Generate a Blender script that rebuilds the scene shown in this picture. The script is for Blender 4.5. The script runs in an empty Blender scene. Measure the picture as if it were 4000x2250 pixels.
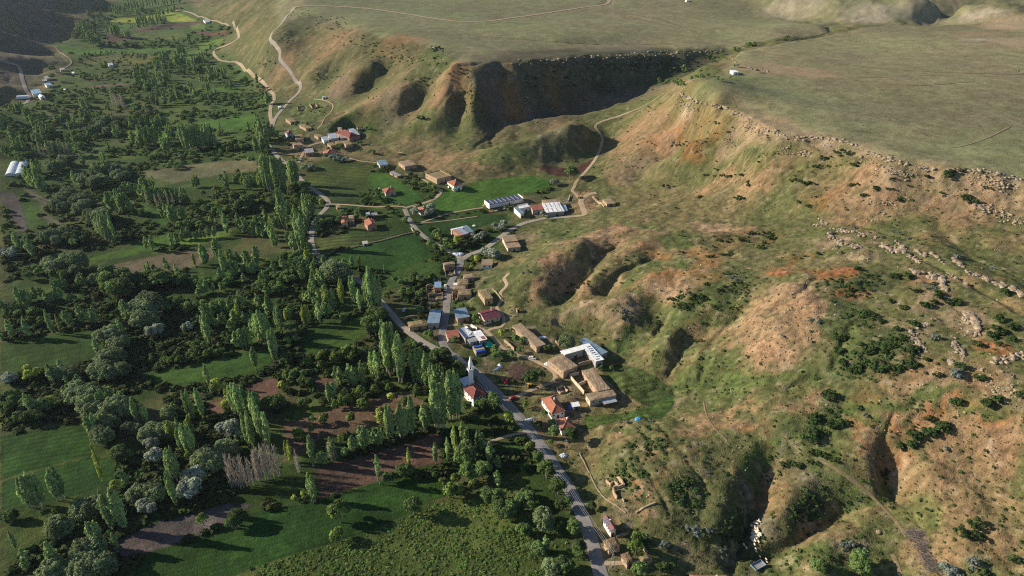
import bpy, math, random
import numpy as np
from mathutils import Vector, Matrix
random.seed(7); rng = np.random.default_rng(7)
sc = bpy.context.scene
C = sc.collection
R = math.radians
# ---------------- camera ----------------
HC = 230.0; PITCH = R(28.5); F = 1741.0; CX, CY = 1288.0, 724.5      # pixel frame 2576 x 1449
cam = bpy.data.cameras.new('camera'); camo = bpy.data.objects.new('camera', cam); C.objects.link(camo)
camo.location = (0, 0, HC); camo.rotation_euler = (R(90) - PITCH, 0, 0)
cam.sensor_width = 36; cam.lens = 36 * F / 2576; cam.clip_start = 1; cam.clip_end = 9000
sc.camera = camo
# ---------------- world, sun, exposure ----------------
SUN_EL, SUN_AZ = R(22), R(11)
sd = Vector((-math.cos(SUN_AZ) * math.cos(SUN_EL), math.sin(SUN_AZ) * math.cos(SUN_EL), math.sin(SUN_EL)))
w = bpy.data.worlds.new('World'); sc.world = w; w.use_nodes = True
nt = w.node_tree; nt.nodes.clear()
sky = nt.nodes.new('ShaderNodeTexSky'); sky.sky_type = 'NISHITA'; sky.sun_disc = False
sky.sun_elevation = SUN_EL; sky.sun_rotation = math.atan2(sd.x, sd.y); sky.altitude = 1200
bg = nt.nodes.new('ShaderNodeBackground'); bg.inputs[1].default_value = 0.074
wo = nt.nodes.new('ShaderNodeOutputWorld'); nt.links.new(sky.outputs[0], bg.inputs[0]); nt.links.new(bg.outputs[0], wo.inputs[0])
sl = bpy.data.lights.new('sun', 'SUN'); sl.energy = 5.0; sl.angle = R(0.5); sl.color = (1, .86, .67)
so = bpy.data.objects.new('sun', sl); C.objects.link(so); so.rotation_euler = sd.to_track_quat('Z', 'Y').to_euler(); so.location = (-300, 0, 400)
sc.view_settings.view_transform = 'Standard'; sc.view_settings.look = 'None'; sc.view_settings.exposure = 0.76
sc.view_settings.gamma = 1
sc.cycles.use_denoising = False; sc.cycles.pixel_filter_type = 'BLACKMAN_HARRIS'; sc.cycles.filter_width = 1.15; sc.cycles.max_bounces = 4; sc.cycles.transparent_max_bounces = 4

# ---------------- projection helpers ----------------
cp, sp = math.cos(PITCH), math.sin(PITCH)
def ray(px, py):
    u = (np.asarray(px, float) - CX) / F; v = (CY - np.asarray(py, float)) / F
    return u, cp + v * sp, -sp + v * cp            # x, y, z of direction (depth 1)
def atz(px, py, z):
    dx, dy, dz = ray(px, py); t = (z - HC) / dz
    return dx * t, dy * t
def proj(x, y, z):
    d = y * cp - (z - HC) * sp; v = y * sp + (z - HC) * cp
    return CX + F * x / d, CY - F * v / d, d
# zoom-tile coordinates -> pixel frame
def T(i, j, x, y): return 644 * i + x / 3.0, 483 * j + y / 3.0
def Q(ox, oy, x, y, k=7.5): return ox * .644 + x / k, oy * .644 + y / k

# ---------------- noise ----------------
_P = np.random.default_rng(11).random((512, 512)).astype(np.float32)
def vnoise(x, y):
    xi = np.floor(x).astype(np.int64); yi = np.floor(y).astype(np.int64)
    fx = x - xi; fy = y - yi; fx = fx * fx * (3 - 2 * fx); fy = fy * fy * (3 - 2 * fy)
    a = _P[xi & 511, yi & 511]; b = _P[(xi + 1) & 511, yi & 511]; c = _P[xi & 511, (yi + 1) & 511]; d = _P[(xi + 1) & 511, (yi + 1) & 511]
    return (a * (1 - fx) + b * fx) * (1 - fy) + (c * (1 - fx) + d * fx) * fy
def fbm(x, y, s, o=4, seed=0.0):
    r = 0; a = .5; n = 0; x = x / s + seed * 17.3; y = y / s + seed * 31.7
    for k in range(o):
        r = r + a * vnoise(x, y); n += a; a *= .5
        x, y = x * 1.62 + y * 1.18 + 5.2, y * 1.62 - x * 1.18 + 1.3
    return r / n                                     # 0..1, mean .5
def sstep(a, b, x):
    t = np.clip((x - a) / (b - a), 0, 1); return t * t * (3 - 2 * t)

# ---------------- terrain control lines (pixel x, pixel y, height) ----------------
PL = [
 # valley floor
 [(0,1449,-8),(300,1449,-8),(600,1449,-7),(900,1449,-5),(1200,1449,-3),(1400,1449,-1),(1510,1449,0)],
 [(0,1300,-8),(300,1300,-8),(600,1300,-7),(900,1300,-5),(1200,1300,-3)],
 [(0,1120,-8),(300,1120,-8),(700,1120,-6),(1000,1120,-4),(1230,1120,-2)],
 [(0,900,-8),(300,900,-8),(600,900,-7),(900,900,-4),(1060,920,-2)],
 [(0,700,-7),(300,700,-7),(600,700,-5),(850,700,-2),(960,740,-1)],
 [(60,540,-5),(300,520,-5),(500,510,-4),(700,500,-1),(800,560,0)],
 [(50,400,-3),(250,400,-3),(450,400,-3),(640,400,1)],
 [(50,320,-1),(250,300,-2),(450,300,-1),(630,310,3)],
 [(150,240,1),(300,220,0),(450,210,0),(600,235,4)],
 [(210,160,3),(350,150,3),(500,150,4),(555,160,6)],
 [(270,90,5),(400,70,5),(520,80,8)],[(290,30,8),(400,20,8),(460,25,10)],[(330,-40,11),(430,-40,12)],
 # valley road and village
 [(1510,1449,0),(1470,1320,0),(1400,1190,0),(1350,1110,0),(1250,990,-1),(1180,930,-1),(1120,888,0),(1020,830,0),(960,760,0),(880,700,0),(800,650,0),(782,590,0),(800,530,1),(825,500,1)],
 [(1120,888,0),(1115,830,1),(1120,780,1),(1130,720,2),(1158,660,3),(1100,620,3),(1040,570,4),(1018,520,4),(900,518,2),(830,518,1)],
 [(1158,650,3),(1240,620,3),(1310,570,4),(1400,552,5)],
 [(690,310,6),(672,350,6),(700,395,5),(740,415,4),(780,450,3)],
 [(690,310,6),(720,275,8),(756,232,14),(752,205,20),(725,165,34),(705,125,50),(680,95,60),(700,60,70),(735,25,78)],
 [(560,110,10),(600,80,14),(590,100,10)],[(540,135,8),(600,160,8),(640,195,8),(685,235,8),(690,270,7)],
 [(480,28,12),(560,60,10),(600,70,12)],
 [(730,380,6),(850,370,6),(900,340,9),(960,360,9),(850,310,9),(780,300,9)],
 [(960,410,6),(1050,420,6),(1120,450,7),(1160,470,6)],
 [(980,480,3),(1060,535,3),(1160,590,3),(1240,530,3),(1300,510,3)],
 [(1280,610,5),(1240,665,5),(1170,720,3),(1220,745,6),(1300,780,6)],
 [(1160,790,2),(1230,790,3),(1330,840,3),(1200,850,1),(1220,940,0),(1350,920,1),(1450,890,3),(1500,900,3),(1500,1000,1),(1410,1040,0),(1300,960,0)],
 # canyon stream
 [(1235,342,15),(1252,322,18),(1310,290,23),(1400,262,27),(1470,250,29),(1560,237,32),(1640,200,42),(1720,175,50),(1790,150,57),(1840,132,63)],
 [(1235,342,15),(1190,372,13),(1100,380,10),(1010,375,9),(960,350,9)],
 # plateau A and its rim
 [(740,20,80),(800,48,78),(850,75,75),(935,97,75),(1010,108,75),(1080,122,76),(1140,160,76),(1240,157,77),(1400,145,74),(1560,135,70),(1700,128,67),(1800,124,66),(1850,122,66)],
 [(740,5,84),(900,20,82),(1100,40,81),(1300,50,79),(1533,5,82),(1700,60,74),(1830,90,70)],
 [(1000,60,79),(1200,90,78),(1400,100,76),(1600,90,73)],[(900,-20,88),(1300,-25,90),(1700,-25,92),(2100,-30,110),(2576,-25,112)],
 # cliff foot just below rim A
 [(1150,172,70),(1240,170,69),(1400,158,65),(1560,148,61),(1700,140,60),(1800,134,60)],
 # canyon wall spurs and gullies
 [(1262,200,57.5),(1255,250,39),(1250,300,23.5)],[(1322,175,66.5),(1326,215,53),(1330,262,35)],
 [(1385,185,59),(1385,225,42.8),(1382,256,30.5)],[(1442,170,63),(1444,205,51.5),(1446,240,35.5)],
 [(1500,175,56),(1495,215,38)],
 # hillside A
 [(935,165,56),(905,190,45),(868,222,31)],[(960,180,48),(928,208,36),(893,240,25)],
 [(1110,180,64),(1052,196,56),(1010,243,42),(935,262,32),(860,298,20)],
 [(1075,228,45),(1042,255,35),(1008,288,25),(960,304,19)],
 [(1155,168,72),(1200,232,52),(1188,298,30),(1165,322,19)],
 [(1180,195,60),(1130,262,40),(1095,296,28)],[(1165,245,43),(1150,290,27)],
 [(1228,250,42),(1222,312,19)],
 [(760,120,52),(800,100,62),(850,130,56),(900,130,61),(1000,140,66),(1060,150,68)],
 [(720,190,24),(780,180,36),(830,200,30),(815,243,20),(780,250,14)],
 [(770,60,74),(740,90,64)],[(650,100,46),(640,150,22),(620,60,50),(600,30,46),(680,30,68)],[(660,190,14),(700,230,12)],
 [(480,0,22),(560,10,36),(600,5,48),(680,5,66)],[(560,45,18),(590,65,18)],
 # canyon south side
 [(1280,320,21),(1350,300,25),(1450,285,28),(1560,272,33),(1650,240,43),(1700,222,56)],
 [(1240,372,12),(1340,358,16),(1420,312,27),(1500,298,27),(1600,272,36)],
 # knoll
 [(1180,388,13),(1250,376,21),(1330,346,29),(1400,326,34),(1440,320,37),(1480,322,33)],
 [(1300,430,8),(1380,412,10),(1450,395,13),(1505,355,19),(1520,340,21)],
 [(1150,470,4),(1250,480,4),(1350,460,6),(1400,430,8)],
 [(1460,445,8),(1480,402,11),(1512,362,17),(1505,320,23),(1560,300,28)],
 # plateau B rim, foot, slope
 [(1862,128,72),(1842,150,74),(1770,170,75),(1800,195,75),(1740,195,75),(1715,233,75),(1760,253,75),(1860,288,75),(1960,338,75),(2070,350,75),(2150,378,75),(2240,413,75),(2340,423,75),(2440,436,75),(2576,463,75),(2750,500,75)],
 [(1700,246,68),(1760,272,67),(1850,308,66.5),(1950,360,66.5),(2060,378,66.5),(2140,404,66.5),(2230,440,66.5),(2340,452,67),(2440,466,67),(2576,498,66)],
 [(1700,310,47),(1620,355,31),(1550,400,18)],[(1740,352,50),(1690,388,36),(1620,420,21),(1560,432,15),(1530,440,12)],
 [(1760,368,42),(1700,402,28),(1640,436,16),(1580,455,12)],[(1860,360,56),(1800,420,38),(1720,460,22),(1600,490,11),(1540,500,8)],
 [(1980,420,58),(2100,450,58.5),(2200,490,59),(2350,500,61),(2576,540,61)],[(1900,470,44),(2000,500,46),(2150,540,48),(2300,570,51),(2450,600,52),(2576,640,53)],
 [(1850,480,36),(1750,500,23),(1650,510,16)],
 [(1900,220,76),(2100,250,77),(2300,280,77),(2500,330,78),(2650,400,77)],[(1900,160,77),(2200,150,78),(2400,150,79),(2650,220,80)],[(2200,350,76),(2400,390,76)],
 [(1900,120,73),(1990,100,73),(2080,86,73),(2085,72,74)],[(1950,75,78),(2000,60,78),(2250,75,79),(2450,60,80),(2600,90,84)],
 # far mesa
 [(1930,25,80),(2100,44,80),(2250,54,79),(2400,46,78),(2600,42,80)],[(1960,6,92),(2100,12,96),(2300,15,98),(2450,14,98),(2600,18,99)],
 # centre hill
 [(1450,560,9),(1600,530,16),(1750,518,25),(1900,512,36.5),(2000,528,41),(2060,560,42)],
 [(1310,640,6),(1330,580,6),(1400,600,13),(1500,580,20),(1600,585,22),(1750,580,27)],
 [(1480,622,23),(1430,648,20.5),(1388,690,16.5),(1360,730,12),(1340,765,7)],
 [(1560,610,20),(1505,655,14.5),(1475,700,10.5),(1435,748,6.5),(1400,770,5)],
 [(1625,612,27),(1560,640,23),(1510,685,19),(1470,720,15),(1450,742,11)],
 [(1640,640,22.5),(1590,668,19),(1545,705,15),(1515,740,11)],[(1560,660,19),(1530,690,17),(1500,722,14)],
 [(1520,752,13),(1620,708,24),(1750,688,30),(1900,690,36)],[(1700,640,28),(1800,640,32),(1900,620,35),(2000,620,39)],
 [(1388,797,7),(1450,778,12),(1520,762,17),(1572,752,20.5),(1592,795,15),(1600,840,9)],
 [(1640,760,17),(1680,800,13),(1640,850,9),(1560,850,7),(1480,825,5),(1400,812,4)],
 [(1780,760,27),(1700,760,24),(1850,800,24),(1780,850,14),(1720,890,9),(1700,960,6),(1660,980,3)],
 [(1690,840,17),(1665,885,13),(1640,910,9)],[(1750,860,18),(1745,905,11)],[(1610,900,4),(1560,940,3)],[(1720,905,15),(1700,935,9)],
 # right hill
 [(2080,640,43),(2060,700,44),(2020,760,43),(1960,840,35),(1900,900,25),(1850,960,16),(1780,1010,9)],
 [(2140,730,46),(2130,820,42),(2100,900,36),(2060,960,30)],[(1900,760,33),(1850,870,22)],
 [(2080,590,45),(2200,620,49),(2300,680,51),(2370,735,52)],[(2250,600,49),(2400,680,53),(2576,745,57)],[(2450,640,49),(2576,690,53)],
 [(2300,850,47),(2450,850,51),(2600,850,55)],[(2200,960,39),(2400,1000,43),(2600,1050,47)],[(2300,780,49),(2450,770,52)],
 [(2000,1080,22),(2150,1090,25),(2300,1100,27.5),(2450,1150,29),(2600,1200,32)],[(1850,1050,16),(1950,1000,23)],
 # near hill
 [(1460,1080,1),(1500,1180,2),(1560,1290,3),(1640,1400,2),(1700,1440,0)],[(1540,1080,5),(1640,1100,11),(1750,1120,14),(1850,1140,14),(1920,1130,14)],
 [(1600,1200,8),(1700,1200,10.5),(1800,1200,11)],[(1680,1300,5.5),(1780,1290,6.5)],[(1560,1030,2),(1640,1020,4),(1700,1010,5)],
 [(1880,1165,11),(1866,1235,7.2),(1840,1300,4.2),(1818,1370,1)],[(1922,1215,4.5),(1900,1270,1.2),(1868,1330,-.8),(1852,1390,-2.3)],
 [(1770,1400,1),(1850,1430,-2),(1960,1420,-2)],
 [(1940,1345,1.5),(1965,1280,6.5),(2010,1230,10.5),(2050,1210,12.5),(2085,1205,13)],[(1945,1230,5.5),(1990,1190,10)],
 [(1950,1385,-2),(2010,1352,0),(2075,1315,2),(2120,1275,6),(2180,1245,10)],[(2060,1190,13),(2110,1175,17)],
 [(2000,1395,2),(2080,1345,6),(2170,1300,9),(2240,1290,9),(2270,1330,9)],
 [(2250,1245,11),(2243,1205,13.5),(2240,1170,17),(2232,1135,21.5)],[(2208,1108,25),(2203,1150,21.5),(2206,1200,16.5)],[(2280,1150,23),(2290,1200,19),(2350,1250,20)],
 [(2500,1300,24),(2600,1400,24)],[(2400,1350,19),(2350,1430,12)],[(2250,1430,5),(2100,1440,2)],[(2576,1449,22),(2700,1300,32)],
 # left hills
 [(0,264,0),(60,264,1),(110,243,2),(150,205,3),(185,165,4),(190,150,5),(150,120,6),(190,87,6),(232,48,8),(255,10,9),(270,-20,10)],
 [(0,3,62),(80,15,48),(160,33,26),(227,47,9)],[(0,43,50),(70,48,36),(123,53,20)],[(0,83,44),(60,97,26),(117,110,10)],[(0,153,26),(70,146,22),(140,144,10)],
 [(0,28,42),(110,44,18)],[(0,68,34),(90,80,14)],[(0,125,20),(100,128,8)],[(60,180,8),(20,150,25)],[(55,215,7),(30,215,13),(0,215,19)],[(97,10,40),(200,12,28),(277,15,12)],
]
WP = [(-560,520,20),(-700,520,112),(-900,520,150),(-480,300,8),(-620,250,60),(-850,250,120),(-560,100,40),(-500,0,20),(-300,60,-6),(0,60,-2),(300,60,8),(550,120,25),(500,250,34),
 (-700,760,60),(-830,750,120),(-1100,750,170),(-900,960,95),(-1100,980,150),(-1400,1000,180),(-1000,1150,85),(-1180,1250,140),(-1400,1400,165),(-1200,1600,130),(-1450,1800,165),(-1300,2000,130),(-1500,2400,150),
 (-1150,2300,80),(-1000,2300,14),(-900,2600,16),(-600,2300,90),(-500,1900,70),(-200,2500,100),(300,2500,100),(1000,2500,120),(1700,2500,130),(1700,1500,110),(1500,1000,82),(1000,700,79),(900,500,78),(800,300,55),(800,100,50),(-1700,600,180),(-1700,2000,190)]
def resample(pl, step=30.0):
    out = []
    for a, b in zip(pl[:-1], pl[1:]):
        n = max(1, int(math.hypot(a[0] - b[0], (a[1] - b[1]) * 2) / step))
        for k in range(n):
            t = k / n; out.append(tuple(a[i] * (1 - t) + b[i] * t for i in range(3)))
    out.append(pl[-1]); return out
_pts = []
for pl in PL:
    for (x, y, z) in resample(pl):
        X, Y = atz(x, y, z); _pts.append((float(X), float(Y), z))
_pts += WP
_keep = []
for p in _pts:
    if all((p[0] - q[0]) ** 2 + (p[1] - q[1]) ** 2 > (0.0055 * p[1] + 1) ** 2 for q in _keep): _keep.append(p)
CP = np.array(_keep); NCP = len(CP)
def _phi(d2, y): return np.sqrt(d2 + 64.0)
def _solve():
    d2 = (CP[:, None, 0] - CP[None, :, 0]) ** 2 + (CP[:, None, 1] - CP[None, :, 1]) ** 2
    A = _phi(d2, 0) - np.eye(NCP) * .8
    P = np.c_[np.ones(NCP), CP[:, 0] / 1000, CP[:, 1] / 1000]
    M = np.zeros((NCP + 3, NCP + 3)); M[:NCP, :NCP] = A; M[:NCP, NCP:] = P; M[NCP:, :NCP] = P.T
    return np.linalg.solve(M, np.r_[CP[:, 2], 0, 0, 0])
_W = _solve().astype(np.float32)
GS = 5.0; GX0, GX1, GY0, GY1 = -1900.0, 1900.0, -100.0, 2750.0
gx = np.arange(GX0, GX1 + .1, GS); gy = np.arange(GY0, GY1 + .1, GS)
BG = np.zeros((len(gx), len(gy)), np.float32)
_c = CP.astype(np.float32)
for i0 in range(0, len(gx), 40):
    X, Y = np.meshgrid(gx[i0:i0 + 40].astype(np.float32), gy.astype(np.float32), indexing='ij')
    acc = _W[NCP] + _W[NCP + 1] * X / 1000 + _W[NCP + 2] * Y / 1000
    for k in range(NCP):
        acc += _W[k] * np.sqrt((X - _c[k, 0]) ** 2 + (Y - _c[k, 1]) ** 2 + 64.0)
    BG[i0:i0 + 40] = acc
def _cr(t):
    return (-.5 * t + t * t - .5 * t ** 3, 1 - 2.5 * t * t + 1.5 * t ** 3, .5 * t + 2 * t * t - 1.5 * t ** 3, -.5 * t * t + .5 * t ** 3)
def hbase(x, y):
    x = np.asarray(x, float); y = np.asarray(y, float)
    u = np.clip((x - GX0) / GS, 1, len(gx) - 3.001); v = np.clip((y - GY0) / GS, 1, len(gy) - 3.001)
    i = u.astype(int); j = v.astype(int); wu = _cr(u - i); wv = _cr(v - j); r = 0
    for a in range(4):
        for b in range(4): r = r + wu[a] * wv[b] * BG[i + a - 1, j + b - 1]
    return r
def inpoly(x, y, P):
    P = np.asarray(P); ins = np.zeros(np.shape(x), bool); n = len(P)
    for i in range(n):
        x0, y0 = P[i]; x1, y1 = P[(i + 1) % n]
        if y0 == y1: continue
        c = ((y0 > y) != (y1 > y)) & (x < (x1 - x0) * (y - y0) / (y1 - y0) + x0); ins ^= c
    return ins
def segdist(x, y, P, closed=False):
    P = np.asarray(P, float); n = len(P); best = np.full(np.shape(x), 1e9)
    for i in range(n if closed else n - 1):
        a = P[i]; b = P[(i + 1) % n]; d = b - a; L = d @ d + 1e-9
        t = np.clip(((x - a[0]) * d[0] + (y - a[1]) * d[1]) / L, 0, 1)
        best = np.minimum(best, np.hypot(x - a[0] - t * d[0], y - a[1] - t * d[1]))
    return best
def sdf(x, y, P):
    d = segdist(x, y, P, True); return np.where(inpoly(x, y, P), d, -d)     # + inside
def hit(px, py, hf):
    px = np.atleast_1d(np.asarray(px, float)); py = np.atleast_1d(np.asarray(py, float))
    dx, dy, dz = ray(px, py); t = np.maximum(120.0, (HC - 118) / np.maximum(-dz, .02)); done = np.zeros(px.shape, bool); lo = t.copy(); hi = t.copy()
    for k in range(700):
        tn = np.where(done, t, t * 1.0045 + .2); below = (HC + dz * tn) < hf(dx * tn, dy * tn)
        new = below & ~done; lo = np.where(new, t, lo); hi = np.where(new, tn, hi); done |= below; t = tn
        if done.all() or t.max() > 4200: break
    hi = np.where(done, hi, t); lo = np.where(done, lo, t)
    for k in range(14):
        m = (lo + hi) / 2; b = (HC + dz * m) < hf(dx * m, dy * m); hi = np.where(b, m, hi); lo = np.where(b, lo, m)
    return dx * hi, dy * hi
def wpoly(P): 
    P = np.asarray(P, float); X, Y = hit(P[:, 0], P[:, 1], hbase); return np.c_[X, Y]
# regions with their own surface character
VALLEY_PX = [(0,1449),(0,264),(60,264),(110,243),(150,205),(190,160),(160,120),(190,87),(232,48),(260,8),(330,-20),(460,-20),(490,30),(560,60),(600,75),(590,100),(540,130),(600,158),(640,195),(690,240),(700,270),(690,310),(672,345),(700,400),(760,420),(830,400),(950,410),(1060,440),(1140,480),(1400,440),(1380,500),(1240,540),(1310,575),(1250,640),(1180,690),(1150,780),(1120,880),(1250,1000),(1350,1110),(1430,1230),(1500,1449)]
PA_PX = [(742,18),(800,42),(860,70),(935,93),(1010,104),(1080,120),(1140,159),(1240,157),(1400,145),(1560,135),(1700,128),(1850,122),(2085,84),(2080,68),(1930,22),(1940,-15),(740,-15)]
PB_PX = [(1852,128),(1840,152),(1800,195),(1740,197),(1717,235),(1760,253),(1860,288),(1960,338),(2070,350),(2150,378),(2240,413),(2340,423),(2440,436),(2576,463),(2800,500),(2800,40),(2576,47),(2250,60),(2095,88),(1900,122)]
VALLEY = wpoly(VALLEY_PX); PLA = wpoly(PA_PX); PLB = wpoly(PB_PX)
for k, zz in zip(range(6, 12), (76.3, 76.3, 73.5, 70, 67, 66)): PLA[k] = [float(v) for v in atz(*PA_PX[k], zz)]
for k in range(14): PLB[k] = [float(v) for v in atz(*PB_PX[k], 75.0)]
_nv = np.zeros_like(BG)
_GX, _GY = np.meshgrid(gx, gy, indexing='ij')
_flat = np.maximum.reduce([sstep(-25, 15, sdf(_GX, _GY, VALLEY)), sstep(-2, 20, sdf(_GX, _GY, PLA)), sstep(-2, 20, sdf(_GX, _GY, PLB))]).astype(np.float32)
_sdB = sdf(_GX, _GY, PLB).astype(np.float32); _sdA = sdf(_GX, _GY, PLA).astype(np.float32)
def gbil(G, x, y):
    u = np.clip((np.asarray(x, float) - GX0) / GS, 0, len(gx) - 1.001); v = np.clip((np.asarray(y, float) - GY0) / GS, 0, len(gy) - 1.001)
    i = u.astype(int); j = v.astype(int); a = u - i; b = v - j
    return (G[i, j] * (1 - a) + G[i + 1, j] * a) * (1 - b) + (G[i, j + 1] * (1 - a) + G[i + 1, j + 1] * a) * b
PADS = []                                           # levelled ground under buildings: (x, y, radius, z)
def h(x, y):
    x = np.asarray(x, float); y = np.asarray(y, float)
    z = hbase(x, y); wld = 1 - gbil(_flat, x, y)
    ka = sstep(-1.5, 5, gbil(_sdA, x, y) + (fbm(x, y, 22, 3, 4) - .5) * 9) * sstep(-95, -45, x); z = z + ka * np.clip(76.5 - .040 * (x + 22) - z, 0, 12)
    kb = sstep(-1.5, 5, gbil(_sdB, x, y) + (fbm(x, y, 16, 3, 4) - .5) * 7); z = z + kb * np.clip(75.5 - z, 0, 14)
    r = 1 - np.abs(fbm(x, y, 34, 3, 1) * 2 - 1)
    z = z + wld * ((fbm(x, y, 60, 3, 3) - .5) * 5.0 - (r - .6) * 3.2 + (fbm(x, y, 7, 3, 2) - .5) * 1.5 + (fbm(x, y, 2.2, 2, 8) - .5) * .42 + (1 - np.abs(fbm(x, y, 13, 2, 9) * 2 - 1) - .6) * -.9)
    z = z + (fbm(x, y, 5, 3, 5) - .5) * .5 * (1 - wld) + (fbm(x, y, 160, 2, 6) - .5) * 3 * (1 - wld)
    for (a, b, rad, zz) in PADS:
        m = (np.abs(x - a) < rad * 2) & (np.abs(y - b) < rad * 2)
        if np.any(m):
            d = np.hypot(x - a, y - b); k = 1 - sstep(rad, rad * 1.6, d); z = z * (1 - k) + zz * k
    return z
def W1(px, py):
    X, Y = hit([px], [py], h); return float(X[0]), float(Y[0])
def Wn(P):
    P = np.asarray(P, float); X, Y = hit(P[:, 0], P[:, 1], h); return np.c_[X, Y]

# carved gullies, ditches and rills: (half width, depth, pixel line)
GUL = [(5.5,2.6,[(2228,1130),(2240,1165),(2244,1205),(2250,1240),(2195,1246),(2130,1274),(2075,1316),(2010,1354),(1950,1384),(1880,1400)]),(5,2.4,[(1935,1190),(1922,1220),(1905,1270),(1884,1330),(1866,1385),(1840,1420)]),
 (4,1.4,[(2062,1158),(2110,1190),(2160,1222),(2200,1246)]),(3,1.0,[(2250,1245),(2300,1290),(2330,1340)]),(4,2.0,[(1700,640),(1650,645),(1592,668),(1546,706),(1512,738)]),(3.5,1.6,[(1560,610),(1505,655),(1476,700),(1436,748),(1400,768)]),
 (3,1.5,[(1680,800),(1640,850),(1560,852),(1480,826),(1395,808)]),(3.5,1.4,[(1860,780),(1800,850),(1770,905),(1760,960),(1700,985)]),(3,1.3,[(1720,850),(1705,900),(1690,940)]),(3,1.2,[(2060,700),(2000,740),(1930,790),(1870,850)]),
 (3,1.6,[(962,178),(930,206),(894,239)]),(3,1.4,[(1076,227),(1042,255),(1008,289)]),(3,1.6,[(1172,225),(1150,262),(1135,292)]),(2.5,1.4,[(1140,215),(1120,245),(1100,275)]),(3,1.8,[(1368,190),(1362,225),(1358,255)]),(3,1.8,[(1290,190),(1286,225),(1282,268)]),(3,1.5,[(1480,180),(1476,215),(1470,240)]),(3,1.5,[(1420,178),(1412,215),(1402,250)]),(3,1.5,[(1545,172),(1540,205),(1535,230)]),
 (3,1.4,[(1400,262),(1310,290),(1252,322),(1235,342),(1190,372)]),(2.5,1.0,[(1235,342),(1240,372),(1300,366),(1340,360)]),(3,1.3,[(1760,370),(1700,403),(1640,437),(1580,456)]),(3,1.2,[(1900,400),(1820,440),(1740,470),(1640,495)]),(2.5,1.0,[(1830,340),(1770,375),(1700,415)]),(2.5,1.0,[(2000,420),(1930,455),(1850,490)]),
 (3,1.3,[(2300,640),(2420,700),(2560,780)]),(3,1.2,[(2160,560),(2300,610),(2450,650),(2576,700)]),(3,1.2,[(2160,800),(2120,870),(2080,930),(1990,980),(1900,990)]),(2.5,.9,[(2320,1010),(2260,1050),(2230,1100)]),(3,1.4,[(850,130),(830,170),(800,210)]),(2.5,1.2,[(1000,150),(940,190),(900,220)]),(2.5,1.2,[(700,110),(690,150),(680,190)]),
 (3,1.5,[(2085,66),(2088,80),(2060,90),(1990,100),(1920,112),(1860,124)]),(2,.7,[(1760,1010),(1770,1060),(1800,1090),(1840,1120)]),(2,.6,[(1620,1040),(1680,1100),(1740,1170),(1790,1240)]),(2,.6,[(1590,1060),(1640,1130),(1700,1210),(1750,1290)]),(2,.6,[(1560,1080),(1600,1150),(1650,1230),(1690,1300)]),(2,.6,[(1530,1100),(1570,1170),(1610,1240)])]
GULW = [(w_, d_, wpoly(P)) for w_, d_, P in GUL]
_h0 = h
def h(x, y):
    x = np.asarray(x, float); y = np.asarray(y, float); z = _h0(x, y); jx = None
    for w_, d_, P in GULW:
        a_, b_ = P.min(0) - w_ * 2, P.max(0) + w_ * 2; m = (x > a_[0]) & (x < b_[0]) & (y > a_[1]) & (y < b_[1])
        if not np.any(m): continue
        xm, ym = x[m], y[m]; q = (fbm(xm, ym, 11, 2, 31) - .5) * 5
        dd = segdist(xm + q, ym - q, P); wv = w_ * (.6 + .8 * fbm(xm, ym, 25, 2, 33)); z = np.array(z, float, ndmin=0); z[m] = z[m] - d_ * (1 - sstep(.1, 1, dd / wv))
    return z
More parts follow.
